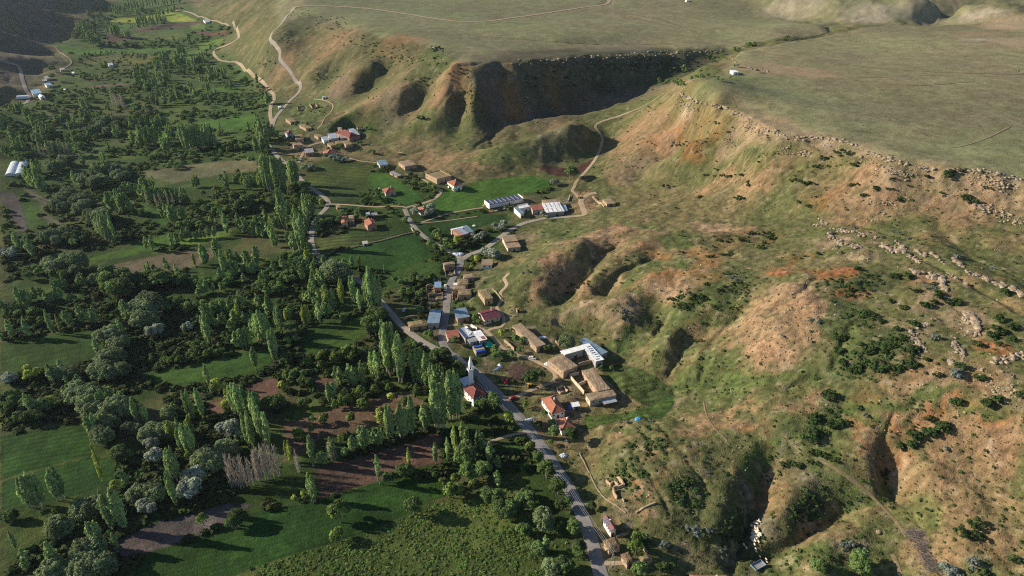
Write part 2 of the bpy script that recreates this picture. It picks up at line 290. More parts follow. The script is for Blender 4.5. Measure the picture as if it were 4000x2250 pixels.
# ---------------- roads, tracks, paths (pixel polylines) ----------------
def TT(i, j, L): return [T(i, j, *p) for p in L]
ROADS = [  # name, type, width, points
 ('road','asphalt',5.6,[(1524,1475),(1512,1449),(1500,1405),(1484,1350),(1462,1295),(1435,1235),(1400,1180),(1375,1140),(1345,1100),(1310,1055),(1278,1020),(1245,985),(1215,955),(1180,925),(1150,903),(1127,888)]),
 ('road','gravel',4.4,[(1127,888),(1095,877),(1060,858),(1025,832),(1000,808),(985,790),(968,770),(945,745),(915,715),(880,695),(850,678),(815,655),(793,635),(784,612),(784,590),(790,560),(800,545),(818,528),(826,512),(818,498),(790,478),(760,455),(735,420),(715,408),(700,395),(685,378),(672,360),(668,345),(678,330),(686,315)]),
 ('road','asphalt2',5.0,[(1133,893),(1116,868),(1113,845),(1117,815),(1122,785),(1125,755),(1130,725),(1137,705),(1150,685),(1158,668),(1158,650)]),
 ('road','gravel',4.2,[(1158,650),(1145,640),(1110,622),(1080,605),(1055,585),(1040,568),(1028,548),(1018,526)]),
 ('road','dirt',3.6,[(1018,524),(1040,518),(1065,512),(1090,502),(1105,490),(1110,478)]),
 ('dirt_track','dirt',2.6,[(1018,521),(985,519),(950,521),(915,519),(880,516),(840,514),(822,514)]),
 ('road','gravel',5.0,[(1158,655),(1180,642),(1215,628),(1245,608),(1275,585),(1310,565),(1340,556),(1375,549),(1410,547),(1440,545)]),
 ('road','dirt',5.0,[(1440,545),(1470,540),(1465,520),(1462,505),(1480,490),(1500,485)]),
 ('dirt_track','dirt',3.2,[(1462,505),(1450,490),(1440,480),(1445,470),(1452,455),(1475,430),(1495,405),(1510,375),(1515,350),(1505,330),(1498,318),(1510,308),(1540,298),(1590,280),(1640,255),(1670,235)]),
 ('road','gravel',4.6,[(686,315),(690,303),(702,285),(722,262),(745,240),(756,222),(752,208),(738,193),(722,170),(705,150),(704,130),(692,112),(680,98),(684,84),(700,68),(712,55),(722,40),(735,28)]),
 ('road','dirt',7.0,[(735,28),(745,18),(790,15),(840,16),(900,20),(960,26),(1020,35),(1080,45),(1140,53),(1180,55),(1230,53),(1290,45),(1350,37),(1420,26),(1480,17),(1520,12),(1532,4),(1530,-12)]),
 ('road','dirt',4.6,[(686,315),(680,290),(682,265),(690,250),(686,235),(668,215),(650,198),(625,178),(600,160),(570,155),(545,145),(538,132),(548,122),(575,112),(595,100),(600,85),(592,72),(565,60),(530,52),(500,42),(470,30),(440,26)]),
 ('road','gravel',5.0,[(0,153),(20,158),(42,165),(52,180),(58,205),(65,225),(74,240),(70,255),(60,262)]),
 ('dirt_track','dirt',2.6,[(1125,722+98),(1160,817),(1200,824),(1225,835),(1245,855),(1270,878),(1300,893),(1335,903),(1370,920),(1395,938),(1398,950),(1390,962),(1365,970),(1330,985),(1300,998),(1270,1008)]),
 ('dirt_track','dirt',2.4,[(1225,835),(1235,828),(1262,822),(1268,808),(1262,790),(1250,775),(1262,755),(1258,738),(1275,718),(1268,700),(1280,690)]),
 ('dirt_track','dirt',3.0,[(752,410),(760,392),(768,376),(785,365),(810,358),(820,348)]),
 ('path','dirt',1.8,[(870,395),(905,405),(950,410)]),
 ('path','dirt',2.0,[(1018,438),(1045,442),(1070,455),(1090,468),(1108,478)]),
 ('path','dirt',1.6,[(790,250),(830,258),(838,270),(830,285),(815,300),(805,318),(798,325)]),
 ('dirt_track','dirt',2.2,[(140,120),(155,135),(175,148),(180,158),(170,168),(158,175)]),
 ('path','dirt',1.6,[(60,262),(80,256),(100,246)]),
 ('path','dirt',2.0,[(1500,1010+408),(1580,1416),(1640,1410)]),
 ('path','dirt',1.4,[(1200,545),(1050,553+10),(1040,568)]),
 ('path','dirt',2.2,[(1060,560),(1120,540),(1180,528),(1215,523)]),
 ('path','dirt',2.0,[(1170,1130),(1210,1120),(1260,1102),(1300,1092),(1345,1085)]),
 ('dirt_track','tan',1.5,[(2650,190),(2500,186),(2400,183),(2300,178),(2200,170),(2100,158),(2000,143),(1940,134),(1880,122),(1830,108),(1780,95),(1720,75),(1660,52),(1600,38),(1540,32)]),
 ('dirt_track','tan',1.2,[(2540,320),(2500,340),(2460,356),(2420,368),(2390,372)]),
 ('path','tan',0.9,[(2100,190),(2200,195),(2350,190),(2576,195),(2650,198)]),
 ('path','rut',0.8,[(1770,1010),(1780,1050),(1800,1080),(1830,1110)]),
 ('path','tan',1.6,[(1560,42),(1700,70),(1760,92)]),('path','tan',1.4,[(1200,90),(1400,104),(1600,112),(1760,108)]),('path','tan',1.2,[(1850,240),(2000,262),(2200,300),(2400,352)]),('path','tan',1.3,[(2130,200),(2300,215),(2450,205)]),('path','tan',1.2,[(2350,90),(2450,120),(2600,150)]),
 ('dirt_track','rut',1.3,[(2065,1158),(2110,1185),(2160,1220),(2190,1245),(2220,1275),(2260,1320),(2280,1350)]),
 ('path','rut',1.6,[(2245,1395),(2256,1420),(2268,1460)]),
]
GREEN,DKGREEN,LTGREEN,YEL,BROWN,OLIVE,STRIPE,MEADOW = (.034,.080,.013),(.018,.045,.010),(.062,.135,.022),(.20,.25,.04),(.092,.064,.048),(.125,.12,.06),(.11,.12,.075),(.030,.066,.013)
FIELDS = [ # object name, colour, stripe period (m), stripe depth, polygon (first edge = stripe direction)
 ('field',YEL,9,.12,TT(0,0,[(860,140),(1280,88),(1350,95),(1490,150),(1470,160),(1300,165),(1260,150),(1040,170),(820,165)])),
 ('ploughed_field',BROWN,5,.12,TT(0,0,[(980,225),(1200,185),(1380,165),(1540,165),(1540,185),(1400,190),(1380,205),(1200,222),(1020,240)])),
 ('field',(.085,.12,.035),9,.14,TT(0,0,[(990,245),(1380,215),(1410,270),(1340,295),(1040,300),(1000,270)])),
 ('ploughed_field',BROWN,5,.1,TT(0,0,[(780,250),(850,240),(900,270),(1020,270),(1000,300),(800,310)])),
 ('ploughed_field',(.13,.07,.05),5,.1,TT(0,0,[(1420,230),(1720,225),(1720,265),(1600,272),(1500,250)])),
 ('field',LTGREEN,6,.1,TT(0,0,[(810,195),(1000,180),(1040,190),(960,215),(820,215)])),
 ('field',(.11,.16,.035),6,.1,TT(0,0,[(1430,190),(1550,180),(1550,215),(1440,220)])),
 ('field',LTGREEN,7,.1,TT(0,0,[(380,325),(430,330),(620,370),(900,370),(1280,355),(1300,380),(900,400),(600,415),(450,370)])),
 ('field',(.09,.15,.03),6,.15,TT(0,0,[(1470,320),(1690,285),(1650,345),(1560,370),(1480,350)])),
 ('field',(.08,.14,.03),6,.15,TT(0,0,[(1400,400),(1530,370),(1530,500),(1420,480)])),
 ('orchard_ground',(.10,.11,.035),8,.2,TT(0,0,[(590,430),(1000,395),(1200,420),(1180,480),(900,480),(660,480)])),
 ('ploughed_field',(.11,.085,.06),5,.1,TT(0,0,[(640,650),(980,620),(990,635),(700,668)])),
 ('field',LTGREEN,6,.12,TT(0,0,[(1520,700),(1700,655),(1860,670),(1830,690),(1700,710)])),
 ('field',(.06,.13,.022),7,.12,TT(0,0,[(1480,910),(1932,855),(1932,990),(1700,990),(1500,1000)])),
 ('field',(.06,.13,.022),6,.12,TT(0,0,[(1180,980),(1270,970),(1330,1060),(1200,1060)])),
 ('fallow_field',OLIVE,7,.12,TT(0,0,[(1080,1290),(1400,1240),(1880,1200),(2020,1250),(2000,1290),(1700,1310),(1300,1385),(1100,1330)])),
 ('field',(.05,.10,.025),6,.12,TT(0,0,[(20,880),(230,860),(230,920),(100,930)])),
 ('field',STRIPE,4.5,.55,TT(0,1,[(150,-60),(300,10),(390,60),(360,100),(350,160),(480,230),(440,260),(380,250),(320,190),(300,100),(200,30)])),
 ('field',GREEN,6,.15,TT(0,1,[(150,60),(290,60),(300,190),(380,260),(220,290),(150,150)])),
 ('ploughed_field',(.075,.07,.065),5,.1,TT(0,1,[(0,0),(120,0),(180,150),(230,300),(150,300),(0,60)])),
 ('field',(.045,.10,.018),8,.15,TT(0,1,[(1000,60),(1250,150),(1280,300),(1000,400),(660,500),(660,525),(900,500),(1100,450),(1320,410),(1330,345)])),
 ('field',(.075,.14,.025),8,.15,TT(0,1,[(1340,350),(1760,280),(1740,330),(1500,390),(1340,410)])),
 ('ploughed_field',(.12,.105,.065),3.2,.4,TT(0,1,[(680,570),(1020,510),(1300,450),(1600,415),(1640,470),(1500,560),(1300,600),(1100,615),(760,600)])),
 ('field',(.045,.10,.018),8,.15,TT(0,1,[(1390,650),(1700,610),(1960,500),(1960,560),(1700,655),(1450,680)])),
 ('field',(.04,.075,.02),8,.15,TT(0,1,[(270,780),(500,750),(620,770),(560,830),(400,860),(280,850)])),
 ('meadow',(.026,.060,.012),7,.25,TT(0,1,[(0,1140),(450,1060),(900,1020),(920,1070),(830,1120),(740,1220),(740,1300),(550,1290),(300,1350),(0,1420)])),
 ('field',(.034,.080,.016),5,.2,TT(0,1,[(1060,1370),(1400,1310),(1932,1190),(2060,1200),(2052,1290),(1932,1350),(1700,1420),(1400,1460),(1200,1460)])),
 ('ploughed_field',BROWN,2.6,.25,TT(0,2,[(1530,150),(1750,80),(1920,-20),(2100,-60),(2120,110),(1932,130),(1750,170),(1650,230),(1590,250)])),
 ('ploughed_field',BROWN,2.6,.2,TT(1,1,[(400,1400),(560,1390),(620,1449),(560,1490),(440,1490)])),
 ('field',(.024,.066,.012),3.4,.45,TT(0,2,[(0,390),(300,340),(520,305),(620,310),(690,370),(700,470),(700,535),(450,600),(0,725)])),
 ('field',(.024,.064,.012),3.4,.35,TT(0,2,[(0,740),(700,550),(860,560),(920,650),(860,730),(640,820),(480,870),(240,940),(0,950)])),
 ('ploughed_field',(.105,.085,.08),2.5,.06,TT(0,2,[(820,1190),(1250,1010),(1700,890),(1932,900),(1700,1040),(1400,1180),(1050,1290),(930,1310),(830,1290)])),
 ('field',(.022,.055,.011),2.6,.25,TT(1,2,[(-850,1270),(-500,1180),(0,960),(480,880),(930,740),(1100,700),(1400,700),(1500,830),(1300,900),(1180,970),(800,1130),(400,1250),(0,1370),(-500,1600),(-1000,1600)])),
 ('ploughed_field',(.105,.065,.05),2.8,.25,TT(1,2,[(430,640),(700,560),(1150,430),(1300,370),(1430,380),(1400,600),(1200,640),(1000,720),(930,740),(700,800),(470,880),(470,790)])),
 ('orchard_ground',(.105,.075,.05),4,.15,TT(1,2,[(200,300),(600,180),(900,100),(1150,50),(1300,150),(1000,300),(800,360),(500,420),(300,560),(200,600)])),
 ('meadow',(.060,.085,.022),9,.05,TT(1,2,[(0,1380),(800,1140),(1180,980),(1500,840),(1750,780),(1960,700),(2050,760),(2300,1100),(2520,1460),(0,1460)])),
 ('field',(.035,.085,.018),2.4,.3,TT(2,2,[(-90,440),(110,460),(110,500),(-90,500)])),
 ('field',(.030,.075,.016),2.4,.3,TT(2,2,[(-90,570),(120,590),(100,625),(-90,620)])),
 ('field',(.024,.066,.014),3.4,.3,TT(1,1,[(610,470),(800,410),(1180,310),(1230,340),(1340,480),(1300,520),(1100,590),(960,610),(800,590),(680,570),(560,480)])),
 ('field',(.036,.075,.018),4,.3,TT(1,1,[(960,620),(1350,520),(1400,560),(1390,620),(1200,690),(980,750),(960,700)])),
 ('vegetable_garden',(.05,.075,.025),6,.6,TT(1,1,[(430,350),(1150,310),(1000,350),(800,400),(500,460),(430,400)])),
 ('field',(.034,.075,.018),4,.25,TT(1,1,[(1230,250),(1900,160),(1932,200),(1800,230),(1700,270),(1500,330),(1300,350),(1220,280)])),
 ('field',(.052,.115,.020),6,.2,TT(1,1,[(1150,110),(1330,50),(1400,0),(1700,-90),(1932,-130),(2100,-130),(2220,-80),(2200,-20),(2000,10),(1850,60),(1740,95),(1500,160),(1380,180),(1330,110)])),
 ('meadow',(.034,.072,.015),6,.25,TT(1,1,[(330,1050),(480,990),(840,930),(860,1000),(820,1100),(620,1200),(350,1240)])),
 ('vegetable_garden',(.05,.08,.022),7,.45,TT(1,0,[(560,1210),(880,1230),(870,1300),(780,1449),(800,1530),(420,1530),(380,1400),(390,1250)])),
 ('field',(.042,.105,.02),5,.2,TT(1,0,[(900,1290),(980,1300),(1220,1449),(1260,1510),(1150,1550),(960,1510),(820,1340)])),
 ('ploughed_field',(.07,.035,.028),4,.1,TT(2,0,[(170,1260),(330,1250),(440,1280),(620,1190),(560,1290),(480,1330),(340,1330)])),
 ('vegetable_garden',(.055,.080,.026),5,.5,TT(2,1,[(640,1320),(830,1300),(1200,1449),(1250,1560),(1000,1600),(800,1500)])),
 ('meadow',(.05,.09,.022),6,.3,TT(2,2,[(540,230),(900,200),(1200,80),(1230,150),(1130,260),(800,280),(540,350)])),
]
BLOBS = [ # x, y, rx, ry, colour, strength   (patches of soil, stone and growth lying on the hills)
]
TAN,PALE,RED,ORG,GRN,DKG,WHT,GRY = (.245,.155,.088),(.29,.21,.135),(.26,.09,.04),(.27,.125,.05),(.070,.105,.030),(.060,.072,.030),(.38,.33,.26),(.13,.115,.085)
def B(c, s, *L):
    for q in L: BLOBS.append((*q, c, s))
B(TAN,.75,(1100,395,60,18),(1190,400,70,22),(935,268,50,14),(840,300,40,12),(870,195,50,14),(1010,250,30,12),(1130,215,45,20),(1100,262,20,26),(1010,235,50,14),(1160,285,20,20),(1270,225,22,26),(1410,225,24,22),(720,150,20,12),(690,180,30,14),(1010,120,60,16),(850,110,60,12))
B(TAN,.8,(1440,305,50,12),(1600,320,60,18),(1590,365,60,18),(1680,300,70,22),(1560,430,40,14),(1660,390,80,16),(1730,330,60,16))
B(ORG,.6,(1700,330,60,14),(1780,340,50,16),(1690,370,50,10),(1740,385,30,10),(2110,490,60,14),(1290,205,20,14),(1400,205,20,12),(990,115,40,10),(1170,205,30,12))
B(PALE,.6,(1960,330,60,20),(2050,370,60,22),(1900,310,60,14),(2150,400,60,18),(2060,350,60,10),(2240,430,50,16),(2350,440,60,16),(2480,455,60,14),(2576,480,70,20),(1740,245,40,10),(1830,275,60,12),(1900,165,70,14),(2000,175,80,10),(1730,210,30,12),(2180,470,60,20),(2280,500,70,22),(2450,510,80,22))
B(TAN,.8,(2150,440,60,20),(2080,430,40,16),(2200,520,100,20),(2400,540,100,24),(2000,400,80,16),(1900,450,60,18),(1800,460,60,14),(2500,600,70,14),(2350,600,60,20))
B(TAN,.85,(1500,590,70,22),(1560,575,60,14),(1480,610,60,16),(1520,620,60,12),(1400,665,50,26),(1370,710,26,30),(1590,640,40,8),(1480,720,22,26),(1520,705,20,20),(1650,615,40,12),(1640,590,30,10),(1790,570,50,12),(1860,585,50,14),(1700,690,110,10),(1620,715,60,12),(1690,735,60,20),(1750,720,50,20))
B(PALE,.8,(1500,585,50,10),(1800,565,40,9),(1440,785,60,16),(1500,780,70,20),(1560,770,50,14),(1700,720,50,10),(1820,680,40,8),(1740,650,20,8))
B(ORG,.6,(1650,640,30,16),(1750,620,40,16),(1870,600,50,14),(1800,640,40,14),(1650,690,60,10),(1760,690,70,12),(1820,700,40,16),(1560,735,60,10),(1990,660,50,14),(1950,590,30,14))
B(RED,.85,(2050,695,26,16),(2120,690,40,14),(2190,730,30,16),(1960,690,40,12),(2000,640,30,12),(2090,700,50,12),(2140,750,40,16),(2210,1000,30,12),(2500,870,40,20),(2150,760,40,10),(1820,660,30,10))
B(PALE,.8,(2020,740,60,26),(1960,800,80,40),(2030,830,60,36),(1900,850,50,30),(2060,770,30,30),(1960,870,60,30),(1830,830,40,14),(2400,800,50,20),(2440,830,40,30),(2300,840,40,30),(2340,760,50,16),(2500,940,60,20),(2520,900,40,14),(2350,960,60,16),(2180,640,60,20),(2100,600,60,12))
B(TAN,.8,(1940,820,80,70),(2020,790,80,50),(1900,900,40,30),(1760,880,50,10),(1690,870,22,40),(1665,905,20,20),(1830,865,30,24),(1680,938,30,20),(1780,835,26,20),(1560,860,22,18),(2340,700,60,24),(2450,700,60,16),(2560,760,60,24),(2200,850,40,20),(2300,900,60,20),(2420,930,60,30),(2280,950,60,20),(2050,1000,50,12),(1840,1030,80,14),(1770,1060,50,14))
B(TAN,.75,(2450,1150,120,60),(2350,1220,120,60),(2500,1300,90,90),(2300,1100,60,20),(2210,1130,24,30),(2300,1070,60,12),(2190,1190,20,22),(2250,1180,30,14),(2080,1340,60,40),(2010,1360,40,22),(1960,1260,50,40),(1930,1300,30,40),(2000,1220,50,20),(2400,1380,60,60),(2140,1290,40,12),(2550,1120,60,50))
B(TAN,.6,(1700,1080,90,18),(1600,1090,60,14),(1650,1180,50,20),(1700,1230,40,18),(1820,1080,70,16),(1880,1060,60,12),(1760,1160,60,12),(1650,1270,30,10),(1770,1390,26,22),(1620,1315,30,16))
B(ORG,.6,(1850,1080,50,10),(2210,1115,20,16),(2250,1165,20,10),(2300,1090,40,12),(2390,1050,60,12),(2500,1050,50,8),(1920,1270,24,20),(1700,1260,30,10),(1560,1270,20,14))
B(GRN,.75,(1400,585,60,24),(1380,560,40,10),(1620,560,50,10),(1690,600,40,16),(1720,600,50,20),(1600,670,40,8),(1700,660,50,10),(1560,735,50,6),(1450,795+20,80,12),(1560,845,60,24),(1660,870,40,60),(1700,790,40,16),(1800,770,60,24),(1850,740,40,16),(1790,900,40,30),(1740,920,30,40),(1850,970,80,30),(2160,820,60,60),(2130,880,60,40),(1930,960,60,30),(1800,960,60,20),(2050,940,60,26),(1500,700,14,40))
B(GRN,.5,(1560,700,30,8),(1680,770,40,8),(1450,760,50,8),(2000,640,50,12),(2020,590,60,10),(1500,300,60,10),(1450,290,80,10),(1300,330,40,8),(1150,370,60,14),(1270,390,80,10),(1540,330,14,40),(1560,400,16,30),(1500,420,30,24),(1380,400,60,16),(1700,250,40,12),(1630,255,60,12),(1780,210,50,10),(1850,195,50,8),(1750,185,40,10),(1600,245,60,8),(1800,280,60,12),(1950,380,60,12),(2030,420,60,16),(2100,420,50,14),(2400,610,100,24),(2300,560,80,20),(2500,660,80,20),(2250,600,40,12))
B(GRN,.75,(2200,1250,70,16),(2120,1280,50,12),(2060,1330,40,8),(1980,1385,60,10),(2180,1220,40,30),(2100,1200,40,20),(2240,1220,16,30),(1950,1200,30,20),(1900,1160,60,30),(2050,1130,80,20),(2100,1060,90,24),(2200,1020,60,20),(2330,1010,50,16),(2450,1040,60,12),(2320,1280,60,30),(2100,1420,160,20),(1900,1430,120,12),(1730,1400,60,20),(2220,1070,30,40),(1640,1020,60,14),(1700,985,60,16),(1580,1080,70,12))
B(DKG,.75,(2130,720,80,30),(2160,800,50,30),(2200,700,60,16),(1860,600,90,12),(1850,680,50,12),(1730,750,60,26),(1850,720,50,20),(2200,900,110,50),(2150,930,60,26),(1640,1120,40,50),(1580,1200,50,50),(1720,1240,50,40),(1850,1330,50,50),(2050,1260,50,50),(2250,870,60,30),(2100,1030,30,14),(2060,1080,40,24),(2150,1260,40,16),(2020,1290,40,30))
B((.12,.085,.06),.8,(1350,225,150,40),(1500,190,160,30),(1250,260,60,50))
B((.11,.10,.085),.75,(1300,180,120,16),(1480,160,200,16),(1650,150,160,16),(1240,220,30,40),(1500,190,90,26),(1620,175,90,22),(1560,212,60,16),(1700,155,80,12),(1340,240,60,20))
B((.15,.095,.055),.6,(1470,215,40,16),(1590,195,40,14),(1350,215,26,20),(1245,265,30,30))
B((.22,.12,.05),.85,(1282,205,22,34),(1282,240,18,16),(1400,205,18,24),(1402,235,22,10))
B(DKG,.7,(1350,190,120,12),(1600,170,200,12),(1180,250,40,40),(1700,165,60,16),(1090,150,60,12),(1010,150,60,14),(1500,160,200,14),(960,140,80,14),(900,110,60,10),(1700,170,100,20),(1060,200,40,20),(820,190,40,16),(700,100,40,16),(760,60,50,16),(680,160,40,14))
B(GRN,.75,(1100,130,40,10),(1110,145,30,8),(1230,390,100,10),(800,290,60,16),(880,330,60,12),(740,280,30,20),(960,290,60,12),(1100,310,60,12),(780,265,40,12),(720,330,40,20),(700,230,20,20))
B(WHT,.45,(2000,15,70,10),(2200,30,90,6),(2330,35,60,6),(2480,35,60,6),(2460,35,60,6),(2200,40,60,8),(2560,60,80,10),(2480,100,60,5),(2576,108,60,6),(2060,360,30,8),(1750,250,20,6))
B(PALE,.7,(2550,60,90,14),(2450,85,80,8),(2600,110,100,12),(2000,180,90,8),(2070,190,70,6),(1200,100,0.1,0.1))
B(GRY,.6,(1390,345,60,20),(860,215,30,24),(1680,380,40,16),(1590,420,50,14),(980,262,40,16),(2050,1240,40,30),(1880,1290,30,50),(1800,1400,60,26))
B(TAN,.9,(1500,843,32,10),(1480,832,24,7),(1600,1024-8,28,9),(1560,1050,1,1),(1330,920,30,20),(1310,900,20,9),(1470,515,30,20),(1490,490,20,10),(1240,500,40,12),(1290,510,40,10),(1430,540,40,8),(1330,1010,30,10),(1580,1340,26,12),(1600,1300,20,20),(1570,1290,20,40),(1390,1095,30,20),(1410,1060,20,20),(1540,1250,14,30),(1640,1325,26,20))
B((.035,.062,.018),.8,(1250,940,90,40),(1300,890,60,30),(1200,900,50,30),(1120,800,40,40),(1060,760,60,40),(1330,1040,60,40),(1280,850,50,20),(1200,760,50,30),(1230,700,60,24),(1100,700,40,24),(1080,870,50,14),(1290,1000,40,20),(1380,960,30,20),(1150,560,60,24),(860,340,90,26),(900,470,80,30),(1130,500,50,16),(1500,860,60,24),(1330,830,40,14),(1420,850,40,14))
YARDC=(.15,.115,.078)
B(YARDC,.6,(1090,825,50,24),(1100,760,40,20),(1180,700,50,30),(1050,640,1,1),(1220,660,30,10),(1300,600,26,30),(1330,500,60,16),(1390,515,60,12),(1350,550,40,8),(1180,585,40,14),(820,360,60,20),(1170,840,60,30),(1190,800,60,10),(1330,860,60,26),(1420,900,60,20),(1330,940,40,14),(1400,1020,50,30),(1420,1080,40,26),(1530,1335,40,40),(1560,1390,50,22),(880,560,60,14),(985,485,30,10),(1130,462,40,12),(1200,985,40,20),(1260,940,50,16),(1150,760,1,1))
DKSOIL=(.05,.032,.026)
B(DKSOIL,.9,(1325,933,34,13),(1010,440+37,30,7),(1080,448+18,12,5),(1345,548,22,5),(1190,850,1,1))

# ---- world-space versions
def wl(P): return wpoly(P)
ROADW = [(n, t, wd, wl(P)) for n, t, wd, P in ROADS]
def smooth_line(P, step):
    P = np.asarray(P, float); Q_ = np.vstack([2 * P[0] - P[1], P, 2 * P[-1] - P[-2]]); out = []
    for i in range(1, len(Q_) - 2):
        a, b, c, d = Q_[i - 1], Q_[i], Q_[i + 1], Q_[i + 2]; n = max(1, int(np.hypot(*(c - b)) / step))
        t = (np.arange(n) / n)[:, None]
        out.append(.5 * (2 * b + (c - a) * t + (2 * a - 5 * b + 4 * c - d) * t ** 2 + (3 * b - a - 3 * c + d) * t ** 3))
    out.append(P[-1:]); return np.vstack(out)
ROADS_S = [(n, t, wd, smooth_line(P, 2.5)) for n, t, wd, P in ROADW]
_calm = np.zeros_like(BG)
for n, t, wd, P in ROADS_S:
    for q in P[::2]:
        i0 = int((q[0] - GX0) / GS); j0 = int((q[1] - GY0) / GS)
        if 3 < i0 < len(gx) - 4 and 3 < j0 < len(gy) - 4:
            s = (slice(i0 - 3, i0 + 4), slice(j0 - 3, j0 + 4))
            d = np.hypot(_GX[s] - q[0], _GY[s] - q[1]); _calm[s] = np.maximum(_calm[s], 1 - sstep(wd * .5 + 2.5, wd * .5 + 9, d))
_hraw = h
def h(x, y):
    z = _hraw(x, y); c = gbil(_calm, x, y); return z * (1 - c) + hbase(x, y) * c
FIELDW = [(n, c, per, dep, wl(P)) for n, c, per, dep, P in FIELDS]
# ---------------- materials ----------------
def mat(name, col, rough=.85, noise=None, bump=None, spec=.3, metal=0, attr=None, trans=0):
    m = bpy.data.materials.new(name); m.use_nodes = True; n = m.node_tree; p = n.nodes['Principled BSDF']
    p.inputs['Roughness'].default_value = rough; p.inputs['Specular IOR Level'].default_value = spec; p.inputs['Metallic'].default_value = metal
    src = None
    if attr:
        a = n.nodes.new('ShaderNodeAttribute'); a.attribute_name = attr; src = a.outputs['Color']
    tc = n.nodes.new('ShaderNodeTexCoord')
    if noise:
        for (scale, lo, hi) in noise:
            t = n.nodes.new('ShaderNodeTexNoise'); t.inputs['Scale'].default_value = scale; t.inputs['Detail'].default_value = 4; t.inputs['Roughness'].default_value = .65
            n.links.new(tc.outputs['Object'], t.inputs['Vector'])
            r = n.nodes.new('ShaderNodeMapRange'); r.inputs['From Min'].default_value = .3; r.inputs['From Max'].default_value = .7; r.inputs['To Min'].default_value = lo; r.inputs['To Max'].default_value = hi
            n.links.new(t.outputs['Fac'], r.inputs['Value'])
            x = n.nodes.new('ShaderNodeMix'); x.data_type = 'RGBA'; x.blend_type = 'MULTIPLY'; x.inputs['Factor'].default_value = 1
            if src is None: x.inputs['A'].default_value = (*col, 1)
            else: n.links.new(src, x.inputs['A'])
            n.links.new(r.outputs['Result'], x.inputs['B']); src = x.outputs['Result']
    if src is None: p.inputs['Base Color'].default_value = (*col, 1)
    else: n.links.new(src, p.inputs['Base Color'])
    if bump:
        sc_, st, ds = bump
        t = n.nodes.new('ShaderNodeTexNoise'); t.inputs['Scale'].default_value = sc_; t.inputs['Detail'].default_value = 3
        n.links.new(tc.outputs['Object'], t.inputs['Vector']); b = n.nodes.new('ShaderNodeBump'); b.inputs['Strength'].default_value = st; b.inputs['Distance'].default_value = ds
        n.links.new(t.outputs['Fac'], b.inputs['Height']); n.links.new(b.outputs['Normal'], p.inputs['Normal'])
    return m
M = {}
M['ground'] = mat('ground_soil_grass', None, .95, [(2.2, .62, 1.38), (.45, .82, 1.18), (.1, .9, 1.1)], (1.3, .8, .45), .1, attr='Col')
M['asphalt'] = mat('worn_asphalt', (.20, .195, .19), .9, [(.8, .85, 1.15), (.15, .85, 1.15)], (2, .2, .1), .2)
M['asphalt2'] = mat('patched_asphalt', (.19, .18, .175), .9, [(.5, .7, 1.3), (.12, .85, 1.2)], (2, .2, .1), .2)
M['gravel'] = mat('packed_gravel', (.27, .245, .21), .95, [(1.2, .8, 1.2), (.2, .85, 1.15)], (2, .3, .1), .1)
M['dirt'] = mat('dry_dirt', (.33, .26, .18), .95, [(1.2, .8, 1.2), (.2, .85, 1.15)], (2, .3, .1), .1)
M['rut'] = mat('faint_rut_earth', (.185, .15, .085), .95, [(1.2, .7, 1.2), (.3, .75, 1.15)], (2, .3, .1), .1)
M['tan'] = mat('trodden_earth', (.27, .22, .14), .95, [(1.2, .8, 1.2), (.1, .8, 1.15)], (2, .3, .1), .1)

def npmesh(name, V, Fq, m, col=None, smooth=True, parent=None, link=True):
    me = bpy.data.meshes.new(name); V = np.asarray(V, np.float32); Fq = np.asarray(Fq, np.int32); k = Fq.shape[1]
    me.vertices.add(len(V)); me.vertices.foreach_set('co', V.ravel())
    me.loops.add(Fq.size); me.loops.foreach_set('vertex_index', Fq.ravel())
    me.polygons.add(len(Fq)); me.polygons.foreach_set('loop_start', np.arange(0, Fq.size, k, dtype=np.int32))
    if smooth: me.polygons.foreach_set('use_smooth', np.ones(len(Fq), bool))
    if col is not None:
        a = me.color_attributes.new('Col', 'FLOAT_COLOR', 'POINT'); cc = np.ones((len(V), 4), np.float32); cc[:, :3] = col; a.data.foreach_set('color', cc.ravel())
    if m: me.materials.append(m)
    me.update(calc_edges=True)
    if not link: return me
    o = bpy.data.objects.new(name, me); C.objects.link(o); o.parent = parent; return o
def tag(o, label=None, cat=None, group=None, kind=None):
    if label: o['label'] = label
    if cat: o['category'] = cat
    if group: o['group'] = group
    if kind: o['kind'] = kind
    return o

